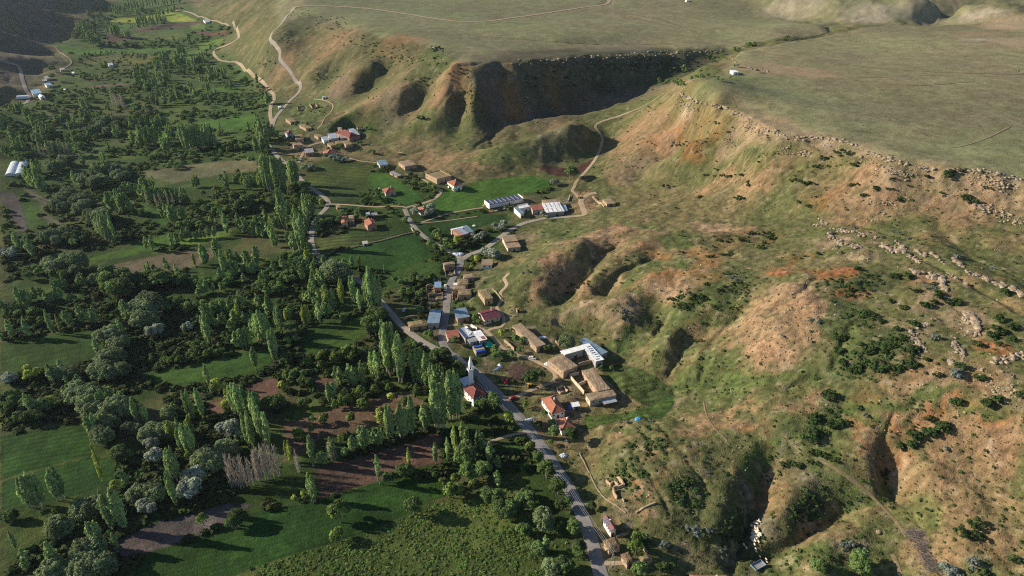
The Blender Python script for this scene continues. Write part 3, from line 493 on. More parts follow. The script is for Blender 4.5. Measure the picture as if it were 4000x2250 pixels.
# ---------------- ground sheet ----------------
QUALITY = 1.0
ys = [115.0]
while ys[-1] < 2650: ys.append(ys[-1] * (1 + .0026 * QUALITY))
ys = np.array(ys)
s_f = np.arange(-1.08, 1.081, .0024 * QUALITY); s_l = -1.08 - np.cumsum(np.linspace(.004, .12, 28))[::-1]; s_r = 1.08 + np.cumsum(np.linspace(.004, .12, 22))
ss = np.r_[s_l, s_f, s_r]
YY, SS = np.meshgrid(ys, ss, indexing='ij'); XX = np.clip(SS * (YY + 40), -1890, 1890)
for a, pad in enumerate([]): pass
def build_ground():
    x = XX.ravel(); y = YY.ravel(); z = h(x, y); n = len(x)
    fs = lambda s, o, k: fbm(x, y, s, o, k)
    inV = sstep(-14, 10, gs_v(x, y)); inA = sstep(-3, 8, gs_a(x, y)); inB = sstep(-3, 8, gs_b(x, y))
    n1 = fs(70, 4, 1); n2 = fs(14, 5, 2); n3 = fs(4, 3, 3); n5 = fs(1.7, 2, 5); n4 = fs(220, 3, 4)
    L = lambda *c: np.array(c)
    col = L(.102, .107, .043) + np.zeros((n, 3))
    def mixc(m, c):
        nonlocal col; m = np.clip(m, 0, 1)[:, None]; col = col * (1 - m) + np.asarray(c) * m
    mixc(sstep(.50, .66, n1) * .4, (.205, .145, .08)); mixc(sstep(.54, .40, n2) * .28, (.07, .085, .03)); mixc(sstep(.58, .75, n2) * .3, (.24, .155, .085))
    pl = np.maximum(inA, inB)
    far = sstep(1050, 1250, y) * sstep(66, 74, z); pl = np.maximum(pl, far)
    pc = L(.185, .18, .098) * (1 + (n4 - .5)[:, None] * L(.7, .5, .6)) * (1 + (n2 - .5)[:, None] * .35) * (1 + (n1 - .5)[:, None] * L(.1, .35, .1)) * (1 + (fs(9, 3, 14) - .5)[:, None] * .5) * (1 + (n3 - .5)[:, None] * .35)
    col = col * (1 - pl[:, None]) + pc * pl[:, None]
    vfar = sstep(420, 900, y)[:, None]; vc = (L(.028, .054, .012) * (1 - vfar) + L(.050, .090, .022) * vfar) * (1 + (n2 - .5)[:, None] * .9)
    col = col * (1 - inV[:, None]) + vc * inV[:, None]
    mixc(inV * sstep(.62, .74, n1) * .5, (.10, .08, .045)); mixc(inV * sstep(.55, .66, n2) * .4, (.10, .12, .03))
    # left hills: dry brown grass
    lh = sstep(-5, -60, gs_v(x, y)) * (x < -380) * (x < -.62 * y) ; mixc(lh * .9, (.125, .105, .075)); mixc(lh * sstep(.55, .7, n1) * .6, (.15, .17, .07))
    # patches
    wx = x + (fs(18, 3, 7) - .5) * 34 + (n3 - .5) * 9; wy = y + (fs(18, 3, 8) - .5) * 34 + (n3 - .5) * 9
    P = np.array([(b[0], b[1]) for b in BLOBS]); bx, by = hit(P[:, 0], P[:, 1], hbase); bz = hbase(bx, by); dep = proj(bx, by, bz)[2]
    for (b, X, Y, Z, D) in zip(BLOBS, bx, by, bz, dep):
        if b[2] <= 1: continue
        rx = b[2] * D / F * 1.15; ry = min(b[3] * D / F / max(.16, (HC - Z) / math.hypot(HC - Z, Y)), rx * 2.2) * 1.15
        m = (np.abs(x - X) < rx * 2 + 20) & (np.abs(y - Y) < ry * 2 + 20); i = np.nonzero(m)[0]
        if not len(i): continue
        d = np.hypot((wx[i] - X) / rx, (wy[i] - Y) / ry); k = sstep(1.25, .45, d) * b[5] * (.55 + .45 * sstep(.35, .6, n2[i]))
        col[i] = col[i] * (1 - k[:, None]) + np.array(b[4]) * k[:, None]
    # tussocks and stones in the open hillside
    hl = np.clip(1 - pl - inV, 0, 1)
    near = sstep(900, 500, y)
    mixc(hl * sstep(.60, .78, n3) * .55 * (.3 + .7 * near), (.045, .06, .025)); mixc(hl * sstep(.36, .22, n3) * .35, (.33, .27, .19))
    ter = np.sin(z * 2 * math.pi / 1.5 + (n2 - .5) * 9) * hl * sstep(1000, 500, y); col = col * (1 - .13 * ter * sstep(.35, .6, n1))[:, None]
    reg = np.zeros(n, np.int32)
    for k, (nm, c, per, dp, P_) in enumerate(FIELDW):
        bb = P_.min(0) - 4; be = P_.max(0) + 4; i = np.nonzero((x > bb[0]) & (x < be[0]) & (y > bb[1]) & (y < be[1]))[0]
        if not len(i): continue
        sd_ = sdf(x[i] + (n3[i] - .5) * 1.5, y[i] + (n3[i] - .5) * 1.5, P_); kk = sstep(-.2, .8, sd_)
        e = P_[1] - P_[0]; e = e / np.hypot(*e); nx, ny = -e[1], e[0]
        wob = (fs(30, 2, 9)[i] if False else fbm(x[i], y[i], 40, 2, 9) - .5) * per * .8
        st = 1 - .75 * dp * (.5 + .5 * np.sin((x[i] * nx + y[i] * ny + wob) * 2 * math.pi / per)) * (.5 + n3[i])
        cc = np.array(c) * (st * (.50 + 1.0 * n2[i]) * (.75 + .5 * n1[i]) * (.8 + .4 * n3[i]))[:, None] * (1 + (n1[i] - .5)[:, None] * np.array([.5, .0, -.2]))
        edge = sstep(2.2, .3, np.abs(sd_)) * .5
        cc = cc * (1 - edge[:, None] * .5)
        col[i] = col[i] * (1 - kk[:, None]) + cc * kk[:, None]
        reg[i[sd_ > 0]] = k + 1
    col = col * (1 + (n5 - .5)[:, None] * (1.1 * hl + .5 * (1 - hl))[:, None] * (.35 + .65 * near[:, None]))
    V = np.c_[x, y, z]; ny_, nx_ = YY.shape
    idx = np.arange(n).reshape(ny_, nx_)
    Fq = np.stack([idx[:-1, :-1], idx[:-1, 1:], idx[1:, 1:], idx[1:, :-1]], -1).reshape(-1, 4)
    fr = reg[Fq]; fid = np.where((fr == fr[:, :1]).all(1), fr[:, 0], 0)
    col = np.clip(col, .004, .8)
    for k in range(len(FIELDW) + 1):
        f = Fq[fid == k]
        if not len(f): continue
        u, inv = np.unique(f, return_inverse=True)
        o = npmesh('ground' if k == 0 else FIELDW[k - 1][0], V[u], inv.reshape(-1, 4), M['ground'], col[u]); tag(o, kind='structure')
    return V
_GV = [sdf(_GX, _GY, P).astype(np.float32) for P in (VALLEY, PLA, PLB)]
gs_v = lambda x, y: gbil(_GV[0], x, y); gs_a = lambda x, y: gbil(_GV[1], x, y); gs_b = lambda x, y: gbil(_GV[2], x, y)

def ribbon(name, P, wd, m, off=.16, kind='structure'):
    d = np.gradient(P, axis=0); d /= np.hypot(d[:, 0], d[:, 1])[:, None] + 1e-9; nx = np.c_[-d[:, 1], d[:, 0]]
    wv = wd * (1 + .12 * (fbm(P[:, 0], P[:, 1], 9, 2, 3) - .5)); rows = []
    o_ = off + np.hypot(P[:, 0], P[:, 1]) * .00025
    for k, f in enumerate(np.linspace(-.5, .5, 5)):
        q = P + nx * (wv * f)[:, None]; zz = h(q[:, 0], q[:, 1]) + o_ - (.0 if 0 < k < 4 else .10)
        rows.append(np.c_[q, zz])
    V = np.stack(rows, 1).reshape(-1, 3); n = len(P); idx = np.arange(n * 5).reshape(n, 5)
    Fq = np.stack([idx[:-1, :-1], idx[1:, :-1], idx[1:, 1:], idx[:-1, 1:]], -1).reshape(-1, 4)[:, ::-1]
    o = npmesh(name, V, Fq, m); tag(o, kind=kind); return o
# ---------------- building materials ----------------
def metalroof(name, col, col2=None, stripe=None, rough=.45, metal=.35):
    m = mat(name, col, rough, [(.3, .68, 1.2), (2.5, .8, 1.15)], None, .5, metal); n = m.node_tree; p = n.nodes['Principled BSDF']
    tc = n.nodes.new('ShaderNodeTexCoord'); wv = n.nodes.new('ShaderNodeTexWave'); wv.bands_direction = 'X'; wv.inputs['Scale'].default_value = 1.6
    n.links.new(tc.outputs['Object'], wv.inputs['Vector']); b = n.nodes.new('ShaderNodeBump'); b.inputs['Strength'].default_value = .5; b.inputs['Distance'].default_value = .08
    n.links.new(wv.outputs['Fac'], b.inputs['Height']); n.links.new(b.outputs['Normal'], p.inputs['Normal']); return m
def tileroof(name, col):
    m = mat(name, col, .8, [(.35, .6, 1.25), (3, .75, 1.25)], None, .3); n = m.node_tree; p = n.nodes['Principled BSDF']
    tc = n.nodes.new('ShaderNodeTexCoord'); wv = n.nodes.new('ShaderNodeTexWave'); wv.bands_direction = 'DIAGONAL'; wv.inputs['Scale'].default_value = 1.2; wv.inputs['Distortion'].default_value = .5
    n.links.new(tc.outputs['Object'], wv.inputs['Vector']); b = n.nodes.new('ShaderNodeBump'); b.inputs['Strength'].default_value = .5; b.inputs['Distance'].default_value = .1
    n.links.new(wv.outputs['Fac'], b.inputs['Height']); n.links.new(b.outputs['Normal'], p.inputs['Normal']); return m
M['mud'] = mat('mud_plaster', (.42, .31, .21), .95, [(.4, .75, 1.15), (3, .8, 1.15)], (2, .5, .1), .1)
M['mudroof'] = mat('earth_roof', (.33, .25, .17), .95, [(.25, .6, 1.25), (1.6, .7, 1.2)], (1.5, .7, .25), .1)
M['mudroof2'] = mat('grassy_earth_roof', (.27, .215, .12), .95, [(.3, .6, 1.3), (2, .6, 1.3)], (1.5, .8, .3), .1)
M['thatch'] = mat('weathered_straw_roof', (.21, .15, .09), .95, [(.5, .6, 1.3), (3, .6, 1.3)], (3, .9, .4), .1)
M['stone'] = mat('rubble_stone', (.36, .29, .21), .95, [(1.2, .6, 1.25), (4, .7, 1.2)], (2.5, .9, .3), .1)
M['white'] = mat('white_plaster', (.80, .78, .74), .85, [(.6, .85, 1.05)], None, .3)
M['minaret'] = mat('bright_white_stone', (.92, .91, .89), .8, [(.6, .93, 1.03)], None, .3)
M['cream'] = mat('cream_plaster', (.60, .50, .38), .85, [(.6, .8, 1.08)], None, .3)
M['bluewall'] = mat('pale_blue_plaster', (.50, .58, .68), .85, [(.6, .85, 1.05)], None, .3)
M['brick'] = mat('hollow_brick', (.40, .22, .15), .9, [(1, .8, 1.15)], (4, .4, .05), .2)
M['block'] = mat('grey_concrete_block', (.38, .36, .33), .9, [(1, .8, 1.1)], (4, .4, .05), .2)
M['concrete'] = mat('bare_concrete', (.42, .40, .36), .9, [(.5, .8, 1.1)], None, .2)
M['red'] = tileroof('red_clay_tile', (.33, .115, .075)); M['dred'] = tileroof('dark_red_tile', (.20, .06, .05)); M['orange'] = tileroof('orange_clay_tile', (.36, .14, .085)); M['pink'] = tileroof('faded_pink_tile', (.50, .25, .19))
M['zinc'] = metalroof('zinc_sheet', (.50, .56, .62)); M['bluemetal'] = metalroof('blue_grey_sheet', (.20, .30, .40), rough=.5, metal=.1); M['skyblue'] = metalroof('sky_blue_sheet', (.26, .42, .60), rough=.5, metal=.1)
M['whitemetal'] = metalroof('white_sheet', (.90, .92, .94), rough=.5, metal=.0); M['navy'] = metalroof('dark_blue_sheet', (.05, .075, .16), rough=.5, metal=.1); M['maroon'] = metalroof('maroon_sheet', (.15, .035, .05), rough=.5, metal=.0)
M['rust'] = metalroof('rusty_red_sheet', (.33, .10, .07), rough=.7, metal=0); M['greysheet'] = metalroof('weathered_grey_sheet', (.34, .34, .36), rough=.6, metal=.1)
M['glass'] = mat('dark_glass', (.03, .04, .055), .15, None, None, .6); M['frame'] = mat('painted_frame', (.62, .62, .6), .6); M['wood'] = mat('old_wood', (.16, .10, .06), .85, [(3, .7, 1.2)])
M['darkdoor'] = mat('dark_door', (.06, .045, .04), .7); M['bluepaint'] = mat('blue_paint', (.06, .14, .32), .6)
M['hay'] = mat('straw', (.45, .33, .15), .95, [(2, .7, 1.2)], (3, .8, .2)); M['tarpblue'] = mat('blue_tarp', (.03, .09, .40), .5, [(1, .7, 1.3)], (1.2, .6, .3)); M['tarpbright'] = mat('bright_blue_tarp', (.02, .33, .70), .5, [(1, .8, 1.2)], (1.2, .6, .3))
M['tarpgreen'] = mat('green_tarp', (.02, .42, .30), .5, [(1, .7, 1.3)], (1.2, .6, .3)); M['tarpwhite'] = mat('white_tarp', (.72, .76, .80), .6, [(1, .8, 1.1)], (1, .8, .5)); M['plastic'] = mat('greenhouse_film', (.66, .72, .76), .35, [(.8, .85, 1.05)], None, .5)
M['steel'] = mat('galvanised_steel', (.42, .43, .44), .5, None, None, .5, .5); M['black'] = mat('black_rubber', (.02, .02, .02), .8); M['carwhite'] = mat('white_car_paint', (.78, .78, .78), .25, None, None, .6); M['carred'] = mat('red_car_paint', (.30, .02, .03), .25, None, None, .6)
M['yellow'] = mat('yellow_paint', (.62, .45, .05), .5); M['redpaint'] = mat('faded_red_paint', (.38, .06, .05), .6, [(2, .7, 1.1)]); M['manure'] = mat('dark_manure', (.06, .038, .03), .95, [(1, .6, 1.4)], (1.2, .9, .5)); M['cable'] = mat('cable', (.30, .30, .32), .6)
M['gravelpile'] = mat('pale_gravel', (.55, .55, .54), .95, [(2, .8, 1.1)], (2, .8, .4)); M['orangesoil'] = mat('orange_earth', (.36, .19, .10), .95, [(1, .7, 1.2)], (1, .9, .5)); M['wool'] = mat('cream_wool', (.72, .62, .48), .95, [(6, .85, 1.1)]); M['face'] = mat('sheep_face', (.20, .14, .10), .9)

class MB:
    def __init__(s): s.v = []; s.f = []
    def poly(s, pts): i = len(s.v); s.v += [tuple(p) for p in pts]; s.f.append(tuple(range(i, i + len(pts))))
    def box(s, x0, x1, y0, y1, z0, z1):
        i = len(s.v); s.v += [(x, y, z) for z in (z0, z1) for x, y in ((x0, y0), (x1, y0), (x1, y1), (x0, y1))]
        s.f += [tuple(i + k for k in q) for q in ((0, 3, 2, 1), (4, 5, 6, 7), (0, 1, 5, 4), (1, 2, 6, 5), (2, 3, 7, 6), (3, 0, 4, 7))]; return s
    def prism(s, top, bot):
        n = len(top); i = len(s.v); s.v += [tuple(p) for p in bot] + [tuple(p) for p in top]
        s.f.append(tuple(i + k for k in range(n))[::-1]); s.f.append(tuple(i + n + k for k in range(n)))
        for k in range(n): q = (k + 1) % n; s.f.append((i + k, i + q, i + n + q, i + n + k))
        return s
    def tube(s, a, b, r0, r1=None, n=8):
        a, b = Vector(a), Vector(b); r1 = r0 if r1 is None else r1; d = (b - a).normalized(); u = d.orthogonal().normalized(); w_ = d.cross(u)
        t = [b + (u * math.cos(k * 2 * math.pi / n) + w_ * math.sin(k * 2 * math.pi / n)) * r1 for k in range(n)]; o = [a + (u * math.cos(k * 2 * math.pi / n) + w_ * math.sin(k * 2 * math.pi / n)) * r0 for k in range(n)]
        return s.prism(t, o)
    def rings(s, rings, cap=True):
        n = len(rings[0]); i = len(s.v)
        for r_ in rings: s.v += [tuple(p) for p in r_]
        for a in range(len(rings) - 1):
            for k in range(n): q = (k + 1) % n; s.f.append((i + a * n + k, i + a * n + q, i + (a + 1) * n + q, i + (a + 1) * n + k))
        if cap: s.f.append(tuple(i + k for k in range(n))[::-1]); s.f.append(tuple(i + (len(rings) - 1) * n + k for k in range(n)))
        return s
    def mesh(s, name, m, smooth=False):
        me = bpy.data.meshes.new(name); me.from_pydata(s.v, [], s.f); me.materials.append(m); me.update()
        if smooth: me.polygons.foreach_set('use_smooth', [True] * len(me.polygons))
        return me
    def build(s, name, m, parent=None, smooth=False):
        o = bpy.data.objects.new(name, s.mesh(name, m, smooth)); C.objects.link(o); o.parent = parent; return o
def empty(name, x, y, z, rz=0, label=None, cat=None, group=None):
    o = bpy.data.objects.new(name, None); o.empty_display_size = .5; C.objects.link(o); o.location = (x, y, z); o.rotation_euler = (0, 0, rz); return tag(o, label, cat, group)

_wmesh = {}
def winmesh(kind, w_, h_, m):
    k = (kind, round(w_, 1), round(h_, 1), m.name)
    if k not in _wmesh:
        b = MB(); b.box(-w_ / 2, w_ / 2, -.06, .0, 0, h_); _wmesh[k] = b.mesh(kind, m)
    return _wmesh[k]
def put_window(root, x, y, z, rz, w_=1.1, h_=1.2, fm='frame', pm='glass', name='window'):
    o = bpy.data.objects.new(name, winmesh(name, w_, h_, M[fm])); C.objects.link(o); o.parent = root; o.location = (x, y, z); o.rotation_euler = (0, 0, rz)
    if name == 'window':
        p = bpy.data.objects.new('pane', winmesh('pane', w_ - .24, h_ - .24, M[pm])); C.objects.link(p); p.parent = o; p.location = (0, -.02, .12)
    return o
def noisegrid(lx, ly, z, amp, seed, n=9, crown=.0):
    rs = []
    for i in range(n + 1):
        for j in range(n + 1):
            x = (i / n - .5) * lx; y = (j / n - .5) * ly; e = 1 - max(abs(i / n - .5), abs(j / n - .5)) * 2
            jx = (random.random() - .5) * .25; jy = (random.random() - .5) * .25
            rs.append((x + jx, y + jy, z + crown * min(1, e * 2.5) + (random.random() - .5) * amp))
    f = [(i * (n + 1) + j, (i + 1) * (n + 1) + j, (i + 1) * (n + 1) + j + 1, i * (n + 1) + j + 1) for i in range(n) for j in range(n)]
    return rs, f
def earth_roof(root, lx, ly, hh, m, name='roof', over=.3, crown=.25, x0=0, y0=0):
    b = MB(); v, f = noisegrid(lx + 2 * over, ly + 2 * over, hh + .28, .14, 0, 9, crown); n = 10
    b.v = [(p[0] + x0, p[1] + y0, p[2]) for p in v]; b.f = f; base = len(b.v)
    rim = [j for j in range(n)] + [i * n + n - 1 for i in range(1, n)] + [(n - 1) * n + j for j in range(n - 2, -1, -1)] + [i * n for i in range(n - 2, 0, -1)]
    b.v += [(b.v[k][0], b.v[k][1], hh - .02) for k in rim]; L = len(rim)
    for k in range(L): q = (k + 1) % L; b.f.append((rim[k], base + k, base + q, rim[q]))
    b.f.append(tuple(base + k for k in range(L)))
    return b.build(name, m, root)
def pitched(root, lx, ly, hh, rise, m, kind, over=.45, name='roof', off=0.0):
    X, Y = lx / 2 + over, ly / 2 + over; b = MB(); t = .14; swap = ly > lx
    if swap: X, Y = Y, X
    P = lambda x, y, z: ((-y, x, z) if swap else (x, y, z)); e = hh - .05; top = hh + rise
    rx = max(0, X - Y) if kind == 'hip' else X; yo = off * Y
    a, bb, c, d = P(-X, -Y, e), P(X, -Y, e), P(X, Y, e), P(-X, Y, e); r0, r1 = P(-rx, yo, top), P(rx, yo, top)
    lo = lambda p: (p[0], p[1], p[2] - t)
    if kind == 'hip' and rx < .05: faces = [(a, bb, r0), (bb, c, r0), (c, d, r0), (d, a, r0)]
    else: faces = [(a, bb, r1, r0), (c, d, r0, r1), (bb, c, r1), (d, a, r0)] if kind == 'hip' else [(a, bb, r1, r0), (c, d, r0, r1)]
    for f in faces:
        i = len(b.v); b.v += list(f) + [lo(p) for p in f]; n = len(f); b.f.append(tuple(range(i, i + n))); b.f.append(tuple(range(i + n, i + 2 * n))[::-1])
        for k in range(n): q = (k + 1) % n; b.f.append((i + k, i + n + k, i + n + q, i + q))
    o = b.build(name, m, root)
    cap = MB(); cap.tube(Vector(r0) + Vector((0, 0, .04)), Vector(r1) + Vector((0, 0, .04)), .14, n=6) if rx > .05 else None
    if kind == 'hip':
        for p, q in ((a, r0), (d, r0), (bb, r1), (c, r1)): cap.tube(Vector(p) + Vector((0, 0, .05)), Vector(q) + Vector((0, 0, .05)), .11, n=6)
    if cap.v: cap.build('ridge_cap', M['pink'] if m.name.endswith('tile') else m, o)
    if kind == 'gable':
        g = MB(); 
        for s in (-1, 1):
            xx = (X - over) * s; g.prism([P(xx, -Y + over, hh - .03), P(xx, Y - over, hh - .03), P(xx, yo, top - .12 - over * rise / Y * .2)], [P(xx - .2 * s, -Y + over, hh - .03), P(xx - .2 * s, Y - over, hh - .03), P(xx - .2 * s, yo, top - .12 - over * rise / Y * .2)])
        g.build('gable_wall', root['wm_'] if False else WM[0], root)
    return o
WM = [None]
def mono(root, x0, x1, y0, y1, z0, z1, m, name='roof', t=.12):
    b = MB(); b.prism([(x0, y0, z0), (x1, y0, z0), (x1, y1, z1), (x0, y1, z1)], [(x0, y0, z0 - t), (x1, y0, z0 - t), (x1, y1, z1 - t), (x0, y1, z1 - t)]); return b.build(name, m, root)
def rect(corn, hh):
    P = np.array(corn, float); z0 = 0.0
    X, Y = hit([P[:, 0].mean()], [P[:, 1].max()], hbase); z0 = float(hbase(X, Y)[0])
    for k in range(4):
        xs, ys_ = atz(P[:, 0], P[:, 1], z0 + hh); z0 = float(hbase(xs.mean(), ys_.mean()))
    A, B_, C_, D = [np.array([xs[i], ys_[i]]) for i in range(4)]
    u = (B_ - A) + (C_ - D); v = (A - D) + (B_ - C_); lu = np.hypot(*u) / 2; lv = np.hypot(*v) / 2
    a1 = math.atan2(u[1], u[0]); a2 = math.atan2(v[1], v[0]) - math.pi / 2; a2 = a1 + (a2 - a1 + math.pi) % (2 * math.pi) - math.pi
    ang = (a1 * lu + a2 * lv) / (lu + lv)
    return float(xs.mean()), float(ys_.mean()), z0, ang, max(2.0, lu), max(2.0, lv)
BUILT = []
def building(name, label, cat, kind, corn, hh, wm, rm, group=None, win=None, rise=None, door=True, chim=True, fm='frame', off=0., skip=()):
    x, y, z0, ang, lx, ly = rect(corn, hh); root = empty(name, x, y, z0, ang, label, cat, group)
    PADS.append((x, y, max(lx, ly) * .5 + .5, z0)); BUILT.append((x, y, ang, lx, ly, z0))
    o_ = .0 if kind in ('flat', 'thatch', 'parapet', 'ruin') else .45; wx, wy = max(1.5, lx - 2 * (.3 if kind in ('flat', 'thatch') else o_)), max(1.5, ly - 2 * (.3 if kind in ('flat', 'thatch') else o_))
    WM[0] = M[wm]; b = MB()
    if kind == 'ruin':
        t = .45
        for (ax, ay, bx_, by_) in ((-wx / 2, -wy / 2, wx / 2, -wy / 2), (wx / 2, -wy / 2, wx / 2, wy / 2), (wx / 2, wy / 2, -wx / 2, wy / 2), (-wx / 2, wy / 2, -wx / 2, -wy / 2)):
            n = max(3, int(math.hypot(bx_ - ax, by_ - ay) / 1.1)); zs = [hh * (.45 + .55 * random.random()) for k in range(n + 1)]
            if random.random() < .5: zs[n // 2] = .3
            nx_, ny_ = (0, t / 2) if ay == by_ else (t / 2, 0); rr = [[(ax + (bx_ - ax) * k / n - nx_, ay + (by_ - ay) * k / n - ny_, -1.5), (ax + (bx_ - ax) * k / n + nx_, ay + (by_ - ay) * k / n + ny_, -1.5), (ax + (bx_ - ax) * k / n + nx_, ay + (by_ - ay) * k / n + ny_, zs[k]), (ax + (bx_ - ax) * k / n - nx_, ay + (by_ - ay) * k / n - ny_, zs[k])] for k in range(n + 1)]
            w1 = MB(); w1.rings(rr); w1.build('wall', M[wm], root)
        for k in range(6): a = random.uniform(-wx / 3, wx / 3); c_ = random.uniform(-wy / 3, wy / 3); q = random.uniform(.3, .8); MB().box(a - q, a + q, c_ - q, c_ + q, -.5, q * .6).build('rubble', M['mudroof'], root)
        return root
    wall = b.box(-wx / 2, wx / 2, -wy / 2, wy / 2, -2.2, hh - .04).build('wall', M[wm], root)
    if kind == 'flat': earth_roof(root, wx, wy, hh, M[rm])
    elif kind == 'thatch': earth_roof(root, wx, wy, hh, M[rm], over=.45, crown=.7)
    elif kind == 'slab': MB().box(-lx / 2, lx / 2, -ly / 2, ly / 2, hh - .02, hh + .22).build('roof', M[rm], root)
    elif kind == 'parapet':
        MB().box(-wx / 2 + .3, wx / 2 - .3, -wy / 2 + .3, wy / 2 - .3, hh - .05, hh + .06).build('roof', M[rm], root)
        q = MB(); X, Y = wx / 2 + .03, wy / 2 + .03
        for bb in ((-X, X, -Y, -Y + .4), (-X, X, Y - .4, Y), (-X, -X + .4, -Y + .402, Y - .402), (X - .4, X, -Y + .402, Y - .402)): q.box(*bb, hh - .1, hh + .65)
        q.build('parapet', M[wm], root)
    elif kind in ('hip', 'gable'): pitched(root, wx, wy, hh, rise or min(wx, wy) * .27, M[rm], kind, off=off)
    elif kind == 'mono' and (rise or 1) < 0:
        mono(root, -lx / 2, lx / 2, -ly / 2, ly / 2, hh + .12 - rise, hh + .12, M[rm]); MB().box(-wx / 2, wx / 2, -wy / 2 + .003, -wy / 2 + .25, hh - .06, hh - rise * .95).build('upper_wall', M[wm], root)
    elif kind == 'mono': mono(root, -lx / 2, lx / 2, -ly / 2, ly / 2, hh + .12, hh + (rise or ly * .07) + .12, M[rm])
    if kind == 'mono' and (rise or 1) > 0:
        rz = (rise or ly * .07) * .93; MB().prism([(-wx / 2, wy / 2 - .02, hh + rz - .02), (wx / 2, wy / 2 - .02, hh + rz - .02), (wx / 2, -wy / 2 + .02, hh - .01), (-wx / 2, -wy / 2 + .02, hh - .01)], [(-wx / 2, wy / 2 - .02, hh - .06), (wx / 2, wy / 2 - .02, hh - .06), (wx / 2, -wy / 2 + .02, hh - .06), (-wx / 2, -wy / 2 + .02, hh - .06)]).build('upper_wall', M[wm], root)
    if win is not None:
        z = max(.8, hh - 2.2) if hh < 5 else hh - 2.0; rows = [z] if hh < 5 else [z, z - 2.8]
        for side, L, n_ in (('f', wx, win[0]), ('l', wy, win[1]), ('b', wx, win[0]), ('r', wy, win[1])):
            for zz in rows:
                for k in range(n_):
                    p = (-.5 + (k + .5) / n_) * L
                    if door and side in 'f' and k == n_ // 2 and zz == rows[-1]: continue
                    if side == 'f': put_window(root, p, -wy / 2 - .003, zz, 0, fm=fm)
                    if side == 'l': put_window(root, -wx / 2 - .003, p, zz, -math.pi / 2, fm=fm)
                    if side == 'b': put_window(root, p, wy / 2 + .003, zz, math.pi, fm=fm)
                    if side == 'r': put_window(root, wx / 2 + .003, p, zz, math.pi / 2, fm=fm)
    if door:
        put_window(root, 0 if (win and win[0] % 2) else wx * .1, -wy / 2 - .004, -.1, 0, 1.3 if hh < 4.2 else 2.0, 2.1, fm='darkdoor', name='door')
    if chim and kind in ('hip', 'gable', 'flat'):
        cx_, cy_ = wx * .2, wy * .12; MB().box(cx_ - .3, cx_ + .3, cy_ - .3, cy_ + .3, hh - .2, hh + (1.0 if kind == 'flat' else min(wx, wy) * .27 + .9)).build('chimney', M[wm], root)
    return root
def sub_roof_panel(root, lx, ly, x0, x1, y0, y1, z, m, name): MB().box(x0, x1, y0, y1, z, z + .05).build(name, M[m], root)
def QL(ox, oy, L, k=7.5): return [Q(ox, oy, *p, k) for p in L]

a = lambda *L: QL(1080, 380, L)
g = 'mud houses of the upper hamlet'
building('mud_house','small square mud house standing alone left of the upper hamlet','house','flat',a((180,405),(285,390),(362,450),(252,480)),3.2,'mud','mudroof2',g,(1,1))
building('mud_house','long low mud house with grassy roof above the upper hamlet','house','flat',a((430,522),(530,508),(667,572),(548,602)),3,'mud','mudroof2',g,(2,1))
building('ruined_house','roofless mud ruin by the hill road, wider one of the pair','ruin','ruin',a((385,150),(540,140),(556,190),(402,205)),3,'mud','mudroof','roofless ruins by the hill road')
building('ruined_house','roofless mud ruin by the hill road, right one of the pair','ruin','ruin',a((632,108),(738,98),(770,158),(668,175)),3,'mud','mudroof','roofless ruins by the hill road')
building('white_hut','small white hut alone on the green slope above the hamlet','hut','mono',a((850,-8),(925,-12),(935,6),(865,10)),2.4,'white','zinc')
building('tile_house','two storey pale blue house with dark red roof, left edge of upper hamlet','house','hip',a((162,640),(250,618),(292,678),(186,708)),5.2,'bluewall','dred',None,(2,1))
building('mud_house','mud house with stepped roof in the middle of the hamlet left cluster','house','flat',a((345,708),(470,700),(540,790),(348,802)),3.4,'mud','mudroof2',g,(2,1))
building('mud_house','tall flat roofed mud house just below the stepped roof house','house','flat',a((312,880),(455,850),(505,900),(336,928)),4.4,'mud','mudroof',g,(2,1))
building('farm_shed','grey brown shed with pale roof strips beside the hamlet lane','shed','mono',a((525,985),(695,978),(703,1032),(540,1058)),3.6,'brick','greysheet',None,None)
building('tile_house','red roofed house with blue white front below the hamlet lane','house','hip',a((878,1022),(1090,985),(1148,1052),(932,1080)),3.4,'white','red',None,(3,2))
building('mud_house','low mud store left of the metal roofed barn in the hamlet','house','flat',a((720,712),(800,690),(882,740),(770,758)),3,'mud','mudroof2',g,(1,1))
building('metal_barn','barn with pale zinc roof at the centre of the upper hamlet','barn','mono',a((970,712),(1130,690),(1167,762),(1010,788)),4.2,'block','zinc',None,None,chim=False)
building('metal_barn','smaller zinc roofed barn at the left end of the hamlet yard','barn','mono',a((852,767),(965,745),(990,802),(880,822)),3.6,'white','zinc',None,None)
building('metal_barn','low white roofed lean-to between zinc barn and red roofed house','barn','mono',a((1168,735),(1290,725),(1345,765),(1205,772)),3.4,'block','greysheet',None,None)
building('mud_house','mud barn at the front left corner of the hamlet yard','barn','flat',a((972,872),(1090,850),(1117,896),(1010,932)),3,'mud','mudroof2',g,(1,1))
building('mud_house','mud barn in the middle of the hamlet yard front row','barn','flat',a((1100,838),(1240,815),(1262,872),(1125,882)),3.2,'mud','mudroof2',g,(1,1))
building('mud_house','mud barn with ribbed earth roof at front right of hamlet yard','barn','flat',a((1252,832),(1345,808),(1440,885),(1290,908)),3.6,'mud','mudroof2',g,(2,1))
building('tile_house','large dark red hipped house, biggest in the upper hamlet','house','hip',a((1188,662),(1330,612),(1520,720),(1352,782)),4.2,'brick','dred',None,(3,2))
building('farm_shed','shed with zinc and red patched roof behind the large hamlet house','shed','mono',a((1352,622),(1470,612),(1565,700),(1480,722)),3.6,'block','zinc',None,None)
